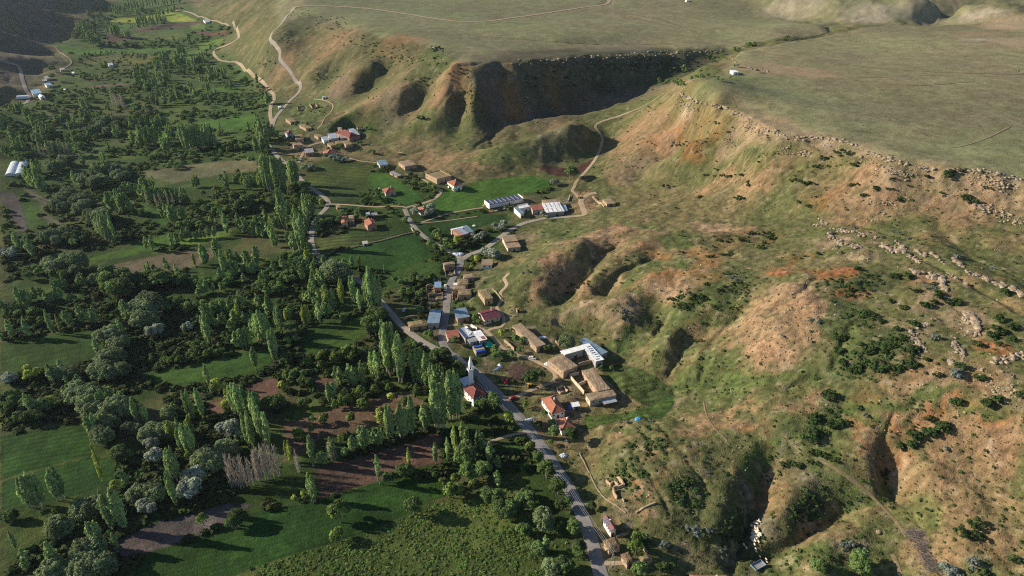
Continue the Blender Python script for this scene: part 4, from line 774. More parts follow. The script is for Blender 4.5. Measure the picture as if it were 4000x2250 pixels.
building('mud_house','mud store at the back corner behind the large hamlet house','house','flat',a((1145,572),(1230,578),(1252,635),(1172,648)),3,'mud','mudroof',g,(1,1))
building('ruined_house','small stone ruin alone right of the upper hamlet','ruin','ruin',a((1520,555),(1640,545),(1655,580),(1535,592)),2,'stone','mudroof')
a = lambda *L: QL(1440, 580, L)
building('metal_roof_house','cream house with blue metal roof above the garden rows','house','mono',a((150,248),(318,230),(368,296),(205,322)),3.2,'cream','bluemetal',None,(2,1))
building('mud_house','mud house with collapsing patched roof right of the blue roofed house','house','flat',a((555,252),(780,225),(918,302),(675,350)),3.6,'mud','mudroof',None,(3,2),chim=False)
building('parapet_house','large square mud house with walled grassy roof','house','parapet',a((1085,478),(1342,412),(1545,518),(1285,592)),3.8,'mud','mudroof2',None,(4,3))
building('tile_house','white two storey house with red hipped roof beside the walled roof house','house','hip',a((1460,628),(1640,600),(1778,680),(1612,712)),5.0,'white','red',None,(2,2))
building('tile_house','pink walled house with red hipped roof amid the green garden strips','house','hip',a((268,765),(450,742),(535,805),(300,850)),3.4,'cream','red',None,(2,2))
building('tile_house','small orange roofed house beside the pale willow at the junction','house','hip',a((920,1112),(1058,1093),(1115,1170),(990,1232)),3.6,'white','orange',None,(2,2))
building('store_hut','low grey roofed store at the top edge of the green strip','hut','mono',a((385,452),(480,435),(532,470),(450,492)),1.8,'mud','greysheet','low stores by the green strip',None,door=False)
building('store_hut','low grey roofed store, right one of the pair by the green strip','hut','mono',a((470,497),(560,472),(605,502),(540,532)),1.8,'mud','greysheet','low stores by the green strip',None,door=False)
building('outhouse','white outhouse left of the pink walled garden house','hut','slab',a((185,748),(205,742),(212,752),(190,758)),2.4,'white','concrete')
a = lambda *L: QL(1880, 720, L)
rt = building('long_barn','long barn with dark blue roof beside the red earth yard','barn','mono',a((100,335),(710,196),(738,264),(145,410)),3.4,'white','navy',None,None,rise=.8)
x_, y_, an_, lx_, ly_, _z = BUILT[-1]
MB().box(-lx_ / 2 - .18, -lx_ / 2 + .12, -ly_ / 2 - .3, ly_ / 2 + .3, -1, 4.9).box(lx_ / 2 - .12, lx_ / 2 + .18, -ly_ / 2 - .3, ly_ / 2 + .3, -1, 4.9).build('end_wall', M['white'], rt)
q = MB(); [q.box(-lx_ / 2 + lx_ * k / 8 - .12, -lx_ / 2 + lx_ * k / 8 + .12, -ly_ / 2 + .1, ly_ / 2 - .1, 4.05, 4.36) for k in range(1, 8)]; q.build('roof_joint', M['steel'], rt)
building('white_barn','narrow white barn wing pointing to the viewer, grey blue roof','barn','mono',a((600,440),(690,432),(815,542),(738,562)),4.2,'white','bluemetal',None,None,rise=.5)
building('white_barn','white roofed wing closing the back of the white walled yard','barn','mono',a((700,425),(865,385),(930,415),(745,458)),4.2,'white','whitemetal',None,None,rise=.5)
building('rust_shed','open shed with rusty red roof between the white yard and striped barn','shed','mono',a((932,412),(1142,395),(1170,468),(955,500)),4.2,'block','rust',None,None)
rt = building('striped_barn','big barn roofed with white sheets and dark skylight strips','barn','mono',a((1150,392),(1495,355),(1535,500),(1235,546)),4.4,'block','whitemetal',None,None,rise=1.4)
x_, y_, an_, lx_, ly_, _z = BUILT[-1]
for k in range(4):
    for sgn in (-1, 1):
        xc = -lx_ / 2 + lx_ * (.14 + .24 * k + (.03 if sgn > 0 else 0)); y0_, y1_ = (-ly_ * .46, -ly_ * .08) if sgn < 0 else (.02 * ly_, ly_ * .46)
        zz = lambda yy: 4.54 + 1.4 * (yy / ly_ + .5)
        MB().prism([(xc - .35, y0_, zz(y0_) + .06), (xc + .35, y0_, zz(y0_) + .06), (xc + .35, y1_, zz(y1_) + .06), (xc - .35, y1_, zz(y1_) + .06)], [(xc - .35, y0_, zz(y0_)), (xc + .35, y0_, zz(y0_)), (xc + .35, y1_, zz(y1_)), (xc - .35, y1_, zz(y1_))]).build('skylight_strip', M['greysheet'], rt)
building('earth_roof_barn','tan earth roofed barn directly behind the striped barn','barn','flat',a((1160,302),(1480,276),(1495,345),(1158,376)),4.2,'mud','mudroof',None,None,chim=False)
building('metal_barn','small blue roofed lean-to at the right end of the striped barn','shed','mono',a((1508,408),(1590,400),(1632,500),(1545,498)),3,'block','skyblue',None,None)
building('flat_house','upper block of the tan two part flat roofed house','house','slab',a((412,982),(650,938),(668,1066),(420,1098)),4.2,'cream','mudroof',None,(2,2),door=False)
building('flat_house','lower block of the tan two part house, with open front porch','house','slab',a((440,1112),(715,1072),(722,1178),(500,1212)),3.2,'cream','mudroof',None,(3,1))
building('stone_hut','square stone hut by the loader yard at the foot of the slope','hut','flat',[T(2,1,690,58),T(2,1,755,48),T(2,1,772,84),T(2,1,712,96)],2.6,'mud','mudroof',None,(1,1),chim=False)
a = lambda *L: QL(1680, 860, L)
rt = building('metal_roof_house','long house with red and light blue sheet roof above the road fork','house','mono',a((425,205),(600,152),(712,238),(562,305)),4.0,'brick','zinc',None,(2,2))
x_, y_, an_, lx_, ly_, _z = BUILT[-1]; mono(rt, -lx_ / 2 - .02, -lx_ / 2 + lx_ * .38, -ly_ / 2 - .02, ly_ / 2 + .02, 4.19, 4.19 + ly_ * .07, M['pink'], 'roof')
building('metal_roof_house','blue roofed right wing of the sheet roofed house above the fork','house','mono',a((615,142),(705,122),(830,215),(722,232)),3.8,'brick','bluemetal',None,(1,1))
building('white_lean_to','long narrow white roofed lean-to along the back of the fork house','shed','mono',a((385,172),(690,105),(700,122),(400,196)),4.2,'cream','whitemetal',None,None,door=False)
building('mud_house','tall mud house with dark front at the left of the road bend','house','flat',a((240,812),(455,780),(470,825),(258,862)),4.2,'mud','mudroof',None,(2,1),chim=False)
building('ruined_house','crumbling mud ruin stepping down below the tall mud house','ruin','ruin',a((282,898),(460,882),(462,990),(290,1010)),2.6,'stone','mudroof')
building('white_house','white house with two blue windows and tan flat roof','house','slab',a((975,738),(1190,742),(1172,842),(968,850)),3.2,'white','mudroof',None,(2,1),fm='bluepaint',door=False)
building('mud_house','upper mud house of the stepped row right of the village road','house','flat',a((600,1032),(825,1010),(832,1080),(650,1108)),3.2,'mud','mudroof',None,(2,1),chim=False)
building('mud_house','second mud house of the stepped row right of the village road','house','flat',a((507,1112),(720,1120),(716,1210),(522,1232)),3.4,'mud','mudroof2',None,(2,1),chim=False)
building('white_hut','little white roofed hut set into the stepped mud row','hut','slab',a((440,1187),(520,1182),(520,1228),(442,1236)),3.6,'white','whitemetal')
a = lambda *L: QL(1640, 1080, L)
building('mud_house','third mud house of the stepped row, smooth tan roof','house','flat',a((620,182),(855,175),(866,243),(622,250)),4.0,'mud','mudroof',None,(2,1),chim=False)
building('mud_house','lowest mud house of the stepped row, broad brown roof','house','flat',a((705,258),(975,236),(962,350),(742,354)),3.4,'mud','mudroof2',None,(3,2))
building('ruined_house','open walled mud court at the foot of the stepped row','ruin','ruin',a((612,270),(700,268),(728,420),(618,400)),2.6,'mud','mudroof')
building('metal_roof_house','tall narrow house with bright sky blue roof left of the road','house','mono',a((266,112),(400,118),(412,208),(288,214)),4.6,'brick','skyblue',None,(1,2))
building('ruined_house','shaded roofless ruin below the sky blue roofed house','ruin','ruin',a((150,300),(420,300),(440,400),(180,400)),2.4,'stone','mudroof')
building('ruined_house','low roofless ruin left of the sky blue roofed house','ruin','ruin',a((120,140),(262,130),(275,290),(135,300)),2.6,'stone','mudroof')
building('ruined_house','little roofless ruin behind the sky blue roofed house','ruin','ruin',a((255,28),(385,15),(388,75),(262,85)),2.2,'stone','mudroof')
building('mud_barn','long narrow mud barn with bright left wall below the slope','barn','flat',a((1090,262),(1255,228),(1387,412),(1218,442)),3.8,'mud','mudroof2',None,(1,4),chim=False)
building('metal_barn','tall steel grey blue shed left of the village road','barn','slab',a((185,632),(405,640),(370,888),(142,884)),4.0,'block','bluemetal',None,(2,3))
building('metal_barn','square grey blue shed right of the village road','barn','mono',a((632,647),(865,595),(935,755),(697,805)),3.4,'brick','bluemetal',None,(2,2))
building('maroon_barn','cream barn with maroon gabled roof below the slope','barn','gable',a((1088,655),(1400,595),(1532,738),(1212,830)),3.6,'cream','maroon',None,(3,2),rise=1.4,off=0)
building('mud_barn','straw coloured barn beside the tall grey blue shed','barn','thatch',[T(1,1,1140,985),T(1,1,1278,965),T(1,1,1290,1008),T(1,1,1160,1025)],2.6,'mud','mudroof2',None,None,chim=False)
building('rust_shed','low shed with faded red roof at the inner bend of the road','shed','mono',a((490,1050),(715,1010),(747,1140),(520,1182)),3.0,'cream','rust',None,None)
rt = building('patched_barn','barn with patchwork roof of blue and zinc sheets by the bend','barn','mono',a((722,1008),(895,950),(1015,1110),(850,1180)),4.0,'block','zinc',None,None,rise=.5)
x_, y_, an_, lx_, ly_, _z = BUILT[-1]; mono(rt, -lx_ / 2 - .02, -lx_ / 2 + lx_ * .36, -ly_ / 2 - .02, ly_ / 2 + .02, 4.18, 4.68, M['navy'], 'roof')
for k in range(5):
    xx = -lx_ / 2 + lx_ * random.uniform(.4, .8); yy = random.uniform(-.4, .35) * ly_; MB().box(xx, xx + 1.6, yy, yy + 2.2, 4.28 + .5 * (yy / ly_ + .5), 4.36 + .5 * (yy / ly_ + .7)).build('roof_patch', M['whitemetal'], rt)
building('patched_barn','low front extension of the patchwork barn, mottled zinc roof','barn','mono',a((870,1160),(1015,1112),(1112,1215),(930,1245)),3.4,'block','greysheet',None,None,rise=.4)
rt = building('white_barn','barn with bright white roof and one red panel by the bend','barn','mono',a((1000,1045),(1140,1010),(1270,1178),(1112,1230)),4.0,'block','whitemetal',None,None,rise=.1)
x_, y_, an_, lx_, ly_, _z = BUILT[-1]; MB().box(-.3, lx_ * .35, -ly_ * .42, -ly_ * .15, 4.05, 4.28).build('red_roof_panel', M['rust'], rt)
building('stone_hut','tiny stone hut standing alone right of the maroon barn','hut','flat',a((1805,605),(1870,592),(1885,625),(1835,640)),2.2,'mud','mudroof2',None,None,chim=False)
a = lambda *L: QL(1720, 1300, L)
rt = building('mosque','white village mosque with dark red hipped roof beside the road','mosque','hip',a((432,1035),(655,945),(878,1140),(602,1260)),5.6,'white','dred',None,(4,3),chim=False)
building('courtyard_hall','pale blue flat roofed hall behind the mosque','hall','slab',a((392,880),(532,800),(640,915),(412,1028)),3.2,'white','bluewall',None,(2,2))
a = lambda *L: [T(2,1,*p) for p in L]
building('mud_barn','very long mud barn with bright left wall above the lower lane','barn','flat',a((0,1010),(66,992),(256,1148),(182,1178)),3.4,'mud','mudroof',None,(1,6),chim=False)
a = lambda *L: QL(2080, 1240, L)
building('mud_barn','broad earth roofed barn at the front of the white roofed farmyard','barn','flat',a((290,802),(555,697),(862,915),(580,1040)),4.2,'mud','mudroof',None,(3,4),chim=False)
building('white_barn','white roofed wing along the left side of the farmyard','barn','mono',a((515,648),(905,520),(965,625),(612,722)),4.2,'block','whitemetal',None,None,rise=-.7)
rt = building('white_barn','white roofed wing with skylight slots on the farmyard right side','barn','mono',a((955,520),(1045,490),(1352,775),(1160,862)),4.4,'block','whitemetal',None,(1,3),rise=.1)
x_, y_, an_, lx_, ly_, _z = BUILT[-1]
for k in range(7): 
    yy = -ly_ * .42 + ly_ * .12 * k; xx = random.uniform(-.35, .1) * lx_; MB().box(xx, xx + 2.4, yy, yy + .6, 4.50 + .1 * (yy / ly_ + .5), 4.68 + .1 * (yy / ly_ + .5)).build('skylight_strip', M['bluemetal'], rt)
building('metal_barn','long blue roofed wing along the back of the farmyard','barn','mono',a((880,450),(1010,385),(1402,650),(1300,722)),3.9,'block','bluemetal',None,None,rise=.4)
a = lambda *L: QL(2040, 1460, L)
building('mud_barn','long upper wing of the L shaped mud farm building','barn','flat',a((1118,-50),(1318,-102),(1690,300),(1405,330)),3.6,'mud','mudroof',None,(1,4),chim=False)
building('mud_barn','front wing of the L shaped mud farm building','barn','flat',a((1168,372),(1690,302),(1788,402),(1290,525)),3.6,'cream','mudroof',None,(4,1),chim=False)
building('tin_awning','crumpled tin awning leaning on the L shaped farm building','awning','mono',a((1492,502),(1735,448),(1798,520),(1542,586)),2.2,'wood','zinc',None,None,rise=.3,door=False)
building('tile_house','larger orange roofed house beside the main road','house','hip',a((352,458),(586,405),(852,705),(540,752)),4.0,'white','orange',None,(3,3))
building('tile_house','smaller orange roofed house nearer the viewer beside the main road','house','hip',a((600,870),(876,798),(1024,1040),(752,1042)),3.6,'white','orange',None,(2,2))
building('white_hut','small white roofed shed right of the larger orange roofed house','shed','mono',a((922,556),(1060,530),(1086,608),(952,640)),2.6,'stone','whitemetal')
building('ruined_house','small roofless room with shaded floor above the orange roofed house','ruin','ruin',a((640,232),(780,212),(870,298),(722,335)),2.2,'mud','mudroof')
a = lambda *L: QL(2280, 1960, L, 7.76)
rt = building('maroon_roof_house','small white house with maroon gabled roof and solar panels by the road','house','gable',a((365,318),(500,282),(652,540),(526,582)),4.0,'white','maroon',None,(1,4),rise=1.3)
x_, y_, an_, lx_, ly_, _z = BUILT[-1]
for k in range(3):
    yy = -ly_ * .08 + k * 1.15; sl_ = 1.3 / (lx_ / 2); MB().prism([(-lx_ * .46, yy, 4.22 + .02), (-lx_ * .14, yy, 4.22 + sl_ * lx_ * .32), (-lx_ * .14, yy + 1, 4.22 + sl_ * lx_ * .32), (-lx_ * .46, yy + 1, 4.24)], [(-lx_ * .46, yy, 4.12), (-lx_ * .14, yy, 4.12 + sl_ * lx_ * .32), (-lx_ * .14, yy + 1, 4.12 + sl_ * lx_ * .32), (-lx_ * .46, yy + 1, 4.12)]).build('solar_panel', M['navy'], rt)
building('thatched_hut','square mud hut with brown straw roof below the maroon roofed house','hut','thatch',a((380,762),(615,702),(735,875),(490,952)),3.2,'mud','thatch','straw roofed huts by the road',(1,2),chim=False)
building('thatched_hut','sagging straw roofed hut nearest the lattice mast','hut','thatch',a((715,1042),(880,988),(985,1165),(852,1232)),2.8,'mud','thatch','straw roofed huts by the road',(1,1),chim=False)
building('thatched_hut','half collapsed straw roofed hut, rightmost of the three by the road','hut','thatch',a((1060,1090),(1250,1032),(1312,1132),(1150,1188)),2.8,'mud','mudroof2','straw roofed huts by the road',(1,1),chim=False)
building('tile_house','long red roof cut off by the bottom edge of the picture','house','hip',[T(2,2,1350,1441),T(2,2,1620,1438),T(2,2,1645,1500),T(2,2,1345,1505)],3.4,'cream','red',None,(4,2))
a = lambda *L: QL(1220, 780, L)
building('tile_house','pink roofed house with blue lower front in the shaded garden','house','gable',a((525,325),(660,315),(676,432),(545,446)),4.2,'cream','orange',None,(1,2),rise=.8)
building('mud_house','mud annex leaning on the pink roofed garden house','house','flat',a((680,295),(775,297),(805,398),(690,410)),3.0,'mud','mudroof',None,(1,1),chim=False)
building('tile_house','two storey brick house with orange gabled roof in the shaded garden','house','gable',a((985,400),(1160,350),(1216,465),(1022,492)),5.2,'brick','orange',None,(2,1),rise=1.5)
building('mud_house','small mud hut below the track at the garden top left','hut','flat',a((440,112),(525,97),(546,150),(456,162)),2.6,'mud','mudroof',None,None,chim=False)
building('pump_house','small grey pump house on the wall of the dark green field','hut','slab',a((935,788),(1040,776),(1050,828),(952,842)),2.4,'concrete','concrete',None,None)
building('farm_shed','pale green roofed shed behind the brick garden house','shed','mono',a((1010,252),(1080,246),(1095,292),(1020,300)),2.4,'wood','zinc',None,None)
building('farm_shed','dark low shed right of the pale green roofed shed','shed','mono',a((1110,262),(1220,250),(1235,300),(1130,312)),2.2,'wood','greysheet',None,None)
c4 = .644 / 2.73
hm = lambda *L: [(p[0] * c4, 154.6 + p[1] * c4) for p in L]
g = 'buildings of the shaded hamlet'
building('metal_barn','long blue roofed barn in the shaded hamlet on the far left','barn','mono',hm((326,318),(430,306),(437,336),(345,350)),3.6,'white','skyblue',g,None)
building('metal_barn','blue roofed barn below the round tree in the shaded hamlet','barn','mono',hm((462,242),(545,231),(548,250),(500,257)),3.6,'white','skyblue',g,None)
building('white_house','small white house right of the long blue barn, shaded hamlet','house','gable',hm((408,365),(462,353),(472,376),(420,386)),3.4,'white','whitemetal',g,(1,1))
building('metal_barn','dull grey barn at the back of the shaded hamlet','barn','mono',hm((470,168),(540,160),(542,178),(478,186)),3,'block','greysheet',g,None)
building('metal_barn','lowest grey roof just above the blue barn, shaded hamlet','barn','mono',hm((450,198),(500,195),(505,206),(455,210)),3,'block','greysheet',g,None)
building('farm_shed','grey shed on its own above the shaded hamlet','shed','mono',hm((635,78),(685,72),(690,86),(640,92)),3,'block','greysheet',g,None)
building('white_hut','tiny white hut right of the shaded hamlet','hut','mono',hm((765,116),(792,114),(795,126),(768,128)),2.4,'white','whitemetal',g,None)
building('white_hut','tiny white roof in the dark meadow below the shaded hamlet','hut','mono',hm((675,296),(698,294),(700,304),(678,306)),2.2,'white','whitemetal',g,None)
building('white_hut','white roofed hut among the valley orchards','hut','mono',[T(0,0,812,482),T(0,0,850,478),T(0,0,856,490),T(0,0,818,494)],3,'white','zinc')
building('white_house','white hut beside the dirt road beyond the yellow field','hut','mono',[T(0,0,1538,155),T(0,0,1574,152),T(0,0,1582,164),T(0,0,1545,168)],3,'white','zinc')
building('white_hut','white cabin on the plateau edge above the canyon head','hut','slab',[T(2,0,1660,532),T(2,0,1688,528),T(2,0,1696,542),T(2,0,1664,548)],3,'white','whitemetal')
building('white_hut','distant white hut on the far plateau at the top edge','hut','slab',[T(2,0,1310,4),T(2,0,1330,3),T(2,0,1334,8),T(2,0,1312,9)],3.5,'white','whitemetal')
building('white_hut','pale green white cabin beside the hill road','hut','slab',QL(1080,380,[(25,172),(80,168),(90,190),(32,196)]),2.4,'white','whitemetal')
# ---------------- foliage ----------------
def leafmat(name, col, var=.3, trans=.28):
    m = bpy.data.materials.new(name); m.use_nodes = True; n = m.node_tree; p = n.nodes['Principled BSDF']; p.inputs['Roughness'].default_value = .8; p.inputs['Specular IOR Level'].default_value = .15
    a = n.nodes.new('ShaderNodeAttribute'); a.attribute_name = 'Col'; oi = n.nodes.new('ShaderNodeObjectInfo')
    r = n.nodes.new('ShaderNodeMapRange'); r.inputs['To Min'].default_value = 1 - var; r.inputs['To Max'].default_value = 1 + var; n.links.new(oi.outputs['Random'], r.inputs['Value'])
    x = n.nodes.new('ShaderNodeMix'); x.data_type = 'RGBA'; x.blend_type = 'MULTIPLY'; x.inputs['Factor'].default_value = 1; x.inputs['A'].default_value = (*col, 1); n.links.new(a.outputs['Color'], x.inputs['B'])
    y = n.nodes.new('ShaderNodeVectorMath'); y.operation = 'SCALE'; n.links.new(x.outputs['Result'], y.inputs[0]); n.links.new(r.outputs['Result'], y.inputs['Scale'])
    n.links.new(y.outputs[0], p.inputs['Base Color']); t = n.nodes.new('ShaderNodeBsdfTranslucent'); n.links.new(y.outputs[0], t.inputs['Color']); ms = n.nodes.new('ShaderNodeMixShader'); ms.inputs[0].default_value = trans
    n.links.new(p.outputs[0], ms.inputs[1]); n.links.new(t.outputs[0], ms.inputs[2]); n.links.new(ms.outputs[0], n.nodes['Material Output'].inputs[0]); return m
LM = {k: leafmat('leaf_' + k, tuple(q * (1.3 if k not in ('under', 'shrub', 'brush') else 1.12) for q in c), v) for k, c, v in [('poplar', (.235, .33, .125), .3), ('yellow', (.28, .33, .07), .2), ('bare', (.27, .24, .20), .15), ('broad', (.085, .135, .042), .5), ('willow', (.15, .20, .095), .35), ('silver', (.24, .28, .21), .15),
      ('orchard', (.10, .15, .035), .35), ('shrub', (.045, .080, .025), .3), ('bluegrey', (.13, .16, .145), .2), ('under', (.036, .062, .017), .2), ('under_far_lit', (.070, .115, .032), .2), ('brush', (.22, .19, .17), .1), ('weed', (.095, .145, .040), .2), ('tuft', (.115, .12, .055), .2)]}  # far undergrowth colour is lightened to paint in side light
M['bark'] = mat('grey_bark', (.22, .18, .14), .9, [(2, .7, 1.2)]); M['palebark'] = mat('pale_poplar_bark', (.42, .38, .32), .9, [(2, .7, 1.2)])
def quads(c, nrm, size, asp=1.0, r=rng, up=None):
    n = len(c); nrm = nrm / (np.linalg.norm(nrm, axis=1)[:, None] + 1e-9)
    t = r.normal(size=(n, 3)) if up is None else up + r.normal(size=(n, 3)) * .3
    u = np.cross(nrm, t); u /= np.linalg.norm(u, axis=1)[:, None] + 1e-9; v = np.cross(nrm, u)
    s = (size * (.6 + .8 * r.random(n)))[:, None]; u = u * s; v = v * s * asp
    k = r.uniform(.6, 1, (n, 4, 1)); 
    V = np.stack([c - u - v, c + u - v, c + u + v, c - u + v], 1); V = c[:, None] + (V - c[:, None]) * k
    return V.reshape(-1, 3), np.arange(n * 4).reshape(n, 4)
def clouds(L):   # L: list of (center, radii, count, size) lobes -> leaf quads with outward normals
    Vs, Fs, Cs, o = [], [], [], 0
    for (c, rad, n, size) in L:
        d = rng.normal(size=(n, 3)); d /= np.linalg.norm(d, axis=1)[:, None]; d[:, 2] = np.where(d[:, 2] < -.5, -d[:, 2], d[:, 2])
        q = np.array(c) + d * np.array(rad) * rng.uniform(.72, 1.06, (n, 1)); V, Fq = quads(q, d / np.array(rad) * max(rad) + rng.normal(size=(n, 3)) * .5 + [0, 0, .12], size)
        Vs.append(V); Fs.append(Fq + o); o += len(V); Cs.append(np.repeat(rng.uniform(.7, 1.3, (n, 1)) * rng.uniform(.9, 1.1, (n, 3)) * rng.uniform(.82, 1.15), 4, 0))
    return np.vstack(Vs), np.vstack(Fs), np.vstack(Cs)
def crown_poplar(H, Rr, nl, size, gap=0.0, cards=28):
    L = []
    for k in range(nl):
        t = (k + .5) / nl; z = H * (.15 + .82 * t); pr = (math.sin(math.pi * min(1, (t * .90 + .07)) ** 1.05)) ** .8 if t < .97 else .3
        rr = Rr * max(.25, pr) * random.uniform(.75, 1.2); a = random.uniform(0, 6.28); off = rr * random.uniform(.3, 1.0)
        if random.random() < gap: continue
        L.append(((math.cos(a) * off, math.sin(a) * off, z), (rr * random.uniform(.38, .6), rr * random.uniform(.38, .6), H * random.uniform(.05, .11)), cards, size))
    return clouds(L)
def crown_round(H, Rr, lobes, cards, size, flat=.75, base=.25, spread=.62):
    L = [((0, 0, H * (base + (1 - base) * .45)), (Rr * .7, Rr * .7, H * (1 - base) * .42), cards, size)]
    for k in range(lobes):
        a = random.uniform(0, 6.28); e = random.uniform(-.15, 1); ro = Rr * spread * math.cos(e * 1.3); r_ = Rr * random.uniform(.18, .42)
        L.append(((math.cos(a) * ro, math.sin(a) * ro, H * base + H * (1 - base) * (.32 + .5 * max(0, math.sin(e * 1.4)))), (r_, r_, r_ * flat), cards, size))
    return clouds(L)
def crown_bare(H, Rr, n=110):
    c = []; d = []
    z = rng.uniform(.15, .98, n) * H; a = rng.uniform(0, 6.28, n); pr = np.sin(np.pi * np.clip(z / H * .9 + .08, 0, 1)) ** .6; rr = Rr * pr * rng.uniform(.2, 1, n)
    q = np.c_[np.cos(a) * rr, np.sin(a) * rr, z]; nr = np.c_[np.cos(a + 1.2), np.sin(a + 1.2), rng.normal(size=n) * .3]; up = np.c_[np.cos(a) * .22, np.sin(a) * .22, np.ones(n)]
    V, Fq = quads(q, nr, .09, H * .75, up=up); return V, Fq, np.repeat(rng.uniform(.7, 1.3, (n, 1)) * np.ones((n, 3)), 4, 0)
PROTO = {}
def proto(key, kind, VFC, trunk=None):
    PROTO.setdefault(key, []).append((npmesh('crown', VFC[0], VFC[1], LM[kind], VFC[2], smooth=False, link=False), trunk, VFC))
def trunk(H, r, bark='bark', limbs=4, lean=.0):
    b = MB(); b.tube((0, 0, -.6), (0, 0, H * .5), r, r * .55, 7); b.tube((0, 0, H * .5), (0, 0, H * .85), r * .55, r * .15, 6)
    for k in range(limbs):
        a = random.uniform(0, 6.28); z = H * random.uniform(.2, .5); b.tube((0, 0, z), (math.cos(a) * H * .16, math.sin(a) * H * .16, z + H * .22), r * .35, r * .1, 5)
    return b.mesh('trunk', M[bark])
random.seed(3)
for k in range(4): proto('poplar', 'poplar', crown_poplar(18, random.uniform(1.3, 1.75), 74, .27, .14, 42), trunk(18, .28, 'palebark', 2))
for k in range(2): proto('yellow', 'yellow', crown_poplar(18, 1.3, 60, .27, .08, 40), trunk(18, .24, 'palebark', 2))
for k in range(2): proto('bare', 'bare', crown_bare(18, 1.4), trunk(18, .22, 'palebark', 3))
for k in range(2): proto('poplar_far', 'poplar', crown_poplar(18, 2.0, 26, .8, .04, 14), None)
for k in range(3): proto('broad', 'broad', crown_round(9, 4.4, 20, 95, .30), trunk(9, .3))
for k in range(3): proto('willow', 'willow', crown_round(11, 5.8, 34, 90, .32, .9, .12, .78), trunk(11, .4))
for k in range(2): proto('silver', 'silver', crown_round(6, 3.4, 11, 110, .3), trunk(6, .2))
for k in range(2): proto('orchard', 'orchard', crown_round(4, 2.1, 7, 60, .26), trunk(4, .14))
for k in range(2): proto('lime', 'yellow', crown_round(5, 2.4, 8, 80, .26), trunk(5, .15))
for k in range(3): proto('shrub', 'shrub', crown_round(2.6, 2.1, 7, 42, .24, .8, .0, .8), None)
for k in range(2): proto('bluegrey', 'bluegrey', crown_round(1.8, 1.7, 6, 40, .2, .7, .0, .8), None)

LMK = [((1185,960),'beside the mosque'),((1050,890),'in the tall grove left of the mosque'),((940,720),'in the big clump above the road bend'),((910,860),'left of the dark green meadow'),((700,450),'in the tall grove by the upper road bend'),((740,570),'left of the curved lane'),
 ((880,620),'by the big dark green field'),((850,690),'above the lower road bend'),((620,790),'in the plantation rows at mid valley'),((700,870),'below the plantation rows'),((480,640),'along the brown striped field'),((570,560),'above the brown striped field'),
 ((440,500),'in the sparse poplar strip'),((270,545),'beside the curved pale strip field'),((100,470),'by the twin greenhouses'),((110,620),'near the left edge below the dark field'),((330,740),'around the huge round tree'),((150,800),'along the left meadow top edge'),
 ((60,850),'at the left edge of the lit meadow'),((260,980),'around the crop field left corner'),((350,1060),'in the grey green grove above the crops'),((80,1210),'in front of the big crop field'),((270,1250),'left of the bare mauve field'),((430,1180),'above the bare mauve field'),
 ((600,1190),'among the leafless poplars'),((680,1060),'left of the brown orchard'),((860,1080),'along the top of the brown orchard'),((980,1020),'in the row above the brown plot'),((1120,1140),'at the right end of the brown plot'),((950,1180),'beside the brown plot lower edge'),
 ((560,1010),'by the brown ploughed patch'),((820,1000),'below the tall grove'),((1050,1290),'in the bottom meadow'),((1300,1250),'by the main road lower stretch'),((1330,1020),'by the orange roofed houses'),((1180,620),'by the road fork'),((1270,560),'along the barn lane'),((1250,870),'around the farmyards'),
 ((780,370),'around the upper hamlet'),((1100,480),'by the walled roof house'),((900,560),'in the shaded garden'),((420,330),'in the far valley centre'),((250,300),'in the far valley left part'),((580,300),'in the far valley right part'),((300,100),'around the far yellow field'),((420,60),'beyond the far yellow field'),
 ((140,180),'by the shaded hamlet'),((1500,430),'by the canyon lane'),((1700,200),'at the canyon head'),((2150,450),'under the plateau rim'),((2400,470),'under the plateau rim right end'),((1900,500),'on the slope under the rim left part'),((1850,610),'on the red earth slope'),((1730,750),'on the knoll behind the farmyard'),((1580,790),'on the pale spur'),
 ((2150,740),'in the dark scrub below the rocks'),((2200,900),'in the shrub patch on the right hill'),((2400,800),'around the right rock piles'),((2080,1080),'in the shrub chain above the gully'),((2330,1090),'in the hedge on the right slope'),((2430,1350),'on the bare slope bottom right'),((2200,620),'along the long rock band'),((2450,680),'at the right end of the rock band'),
 ((1950,700),'on the orange slope crest'),((1430,700),'around the deep ravine'),((1700,930),'around the small earth mounds'),((1900,1300),'by the sheep gully'),((1650,1150),'on the terraced near hill'),((2250,1180),'by the small right gully'),((2550,900),'at the right edge among stones'),((1300,220),'on the canyon wall'),((1000,140),'on the far hillside'),((1900,150),'on the plateau'),((2300,250),'on the big right plateau'),((2300,40),'by the far pale cliffs')]
ORD = ['first','second','third','fourth','fifth','sixth','seventh','eighth','ninth','tenth','eleventh','twelfth','thirteenth','fourteenth','fifteenth','sixteenth','seventeenth','eighteenth','nineteenth','twentieth']
def ordw(k):
    k += 1
    if k <= 20: return ORD[k - 1]
    t = ['', '', 'twenty', 'thirty', 'forty', 'fifty', 'sixty', 'seventy', 'eighty', 'ninety'][k // 10 % 10]
    if k >= 100: return str(k) + 'th'
    return (t[:-1] + 'ieth') if k % 10 == 0 else t + '-' + ORD[k % 10 - 1]
def landmark(px, py): return min(LMK, key=lambda L: (L[0][0] - px) ** 2 + (1.5 * (L[0][1] - py)) ** 2)[1]
def label_all(items, desc):     # items: list of dict(px, py, o) ; label = desc + ordinal among those by the same landmark
    g = {}
    for it in items: g.setdefault(landmark(it['px'], it['py']), []).append(it)
    for ctx, L in g.items():
        L.sort(key=lambda t: t['px'])
        for k, it in enumerate(L):
            where = f'the one {ctx}' if len(L) == 1 else ('leftmost ' if k == 0 else 'rightmost ' if k == len(L) - 1 else ordw(k) + ' from left ') + ctx
            it['o']['label'] = f'{desc}, {where}'
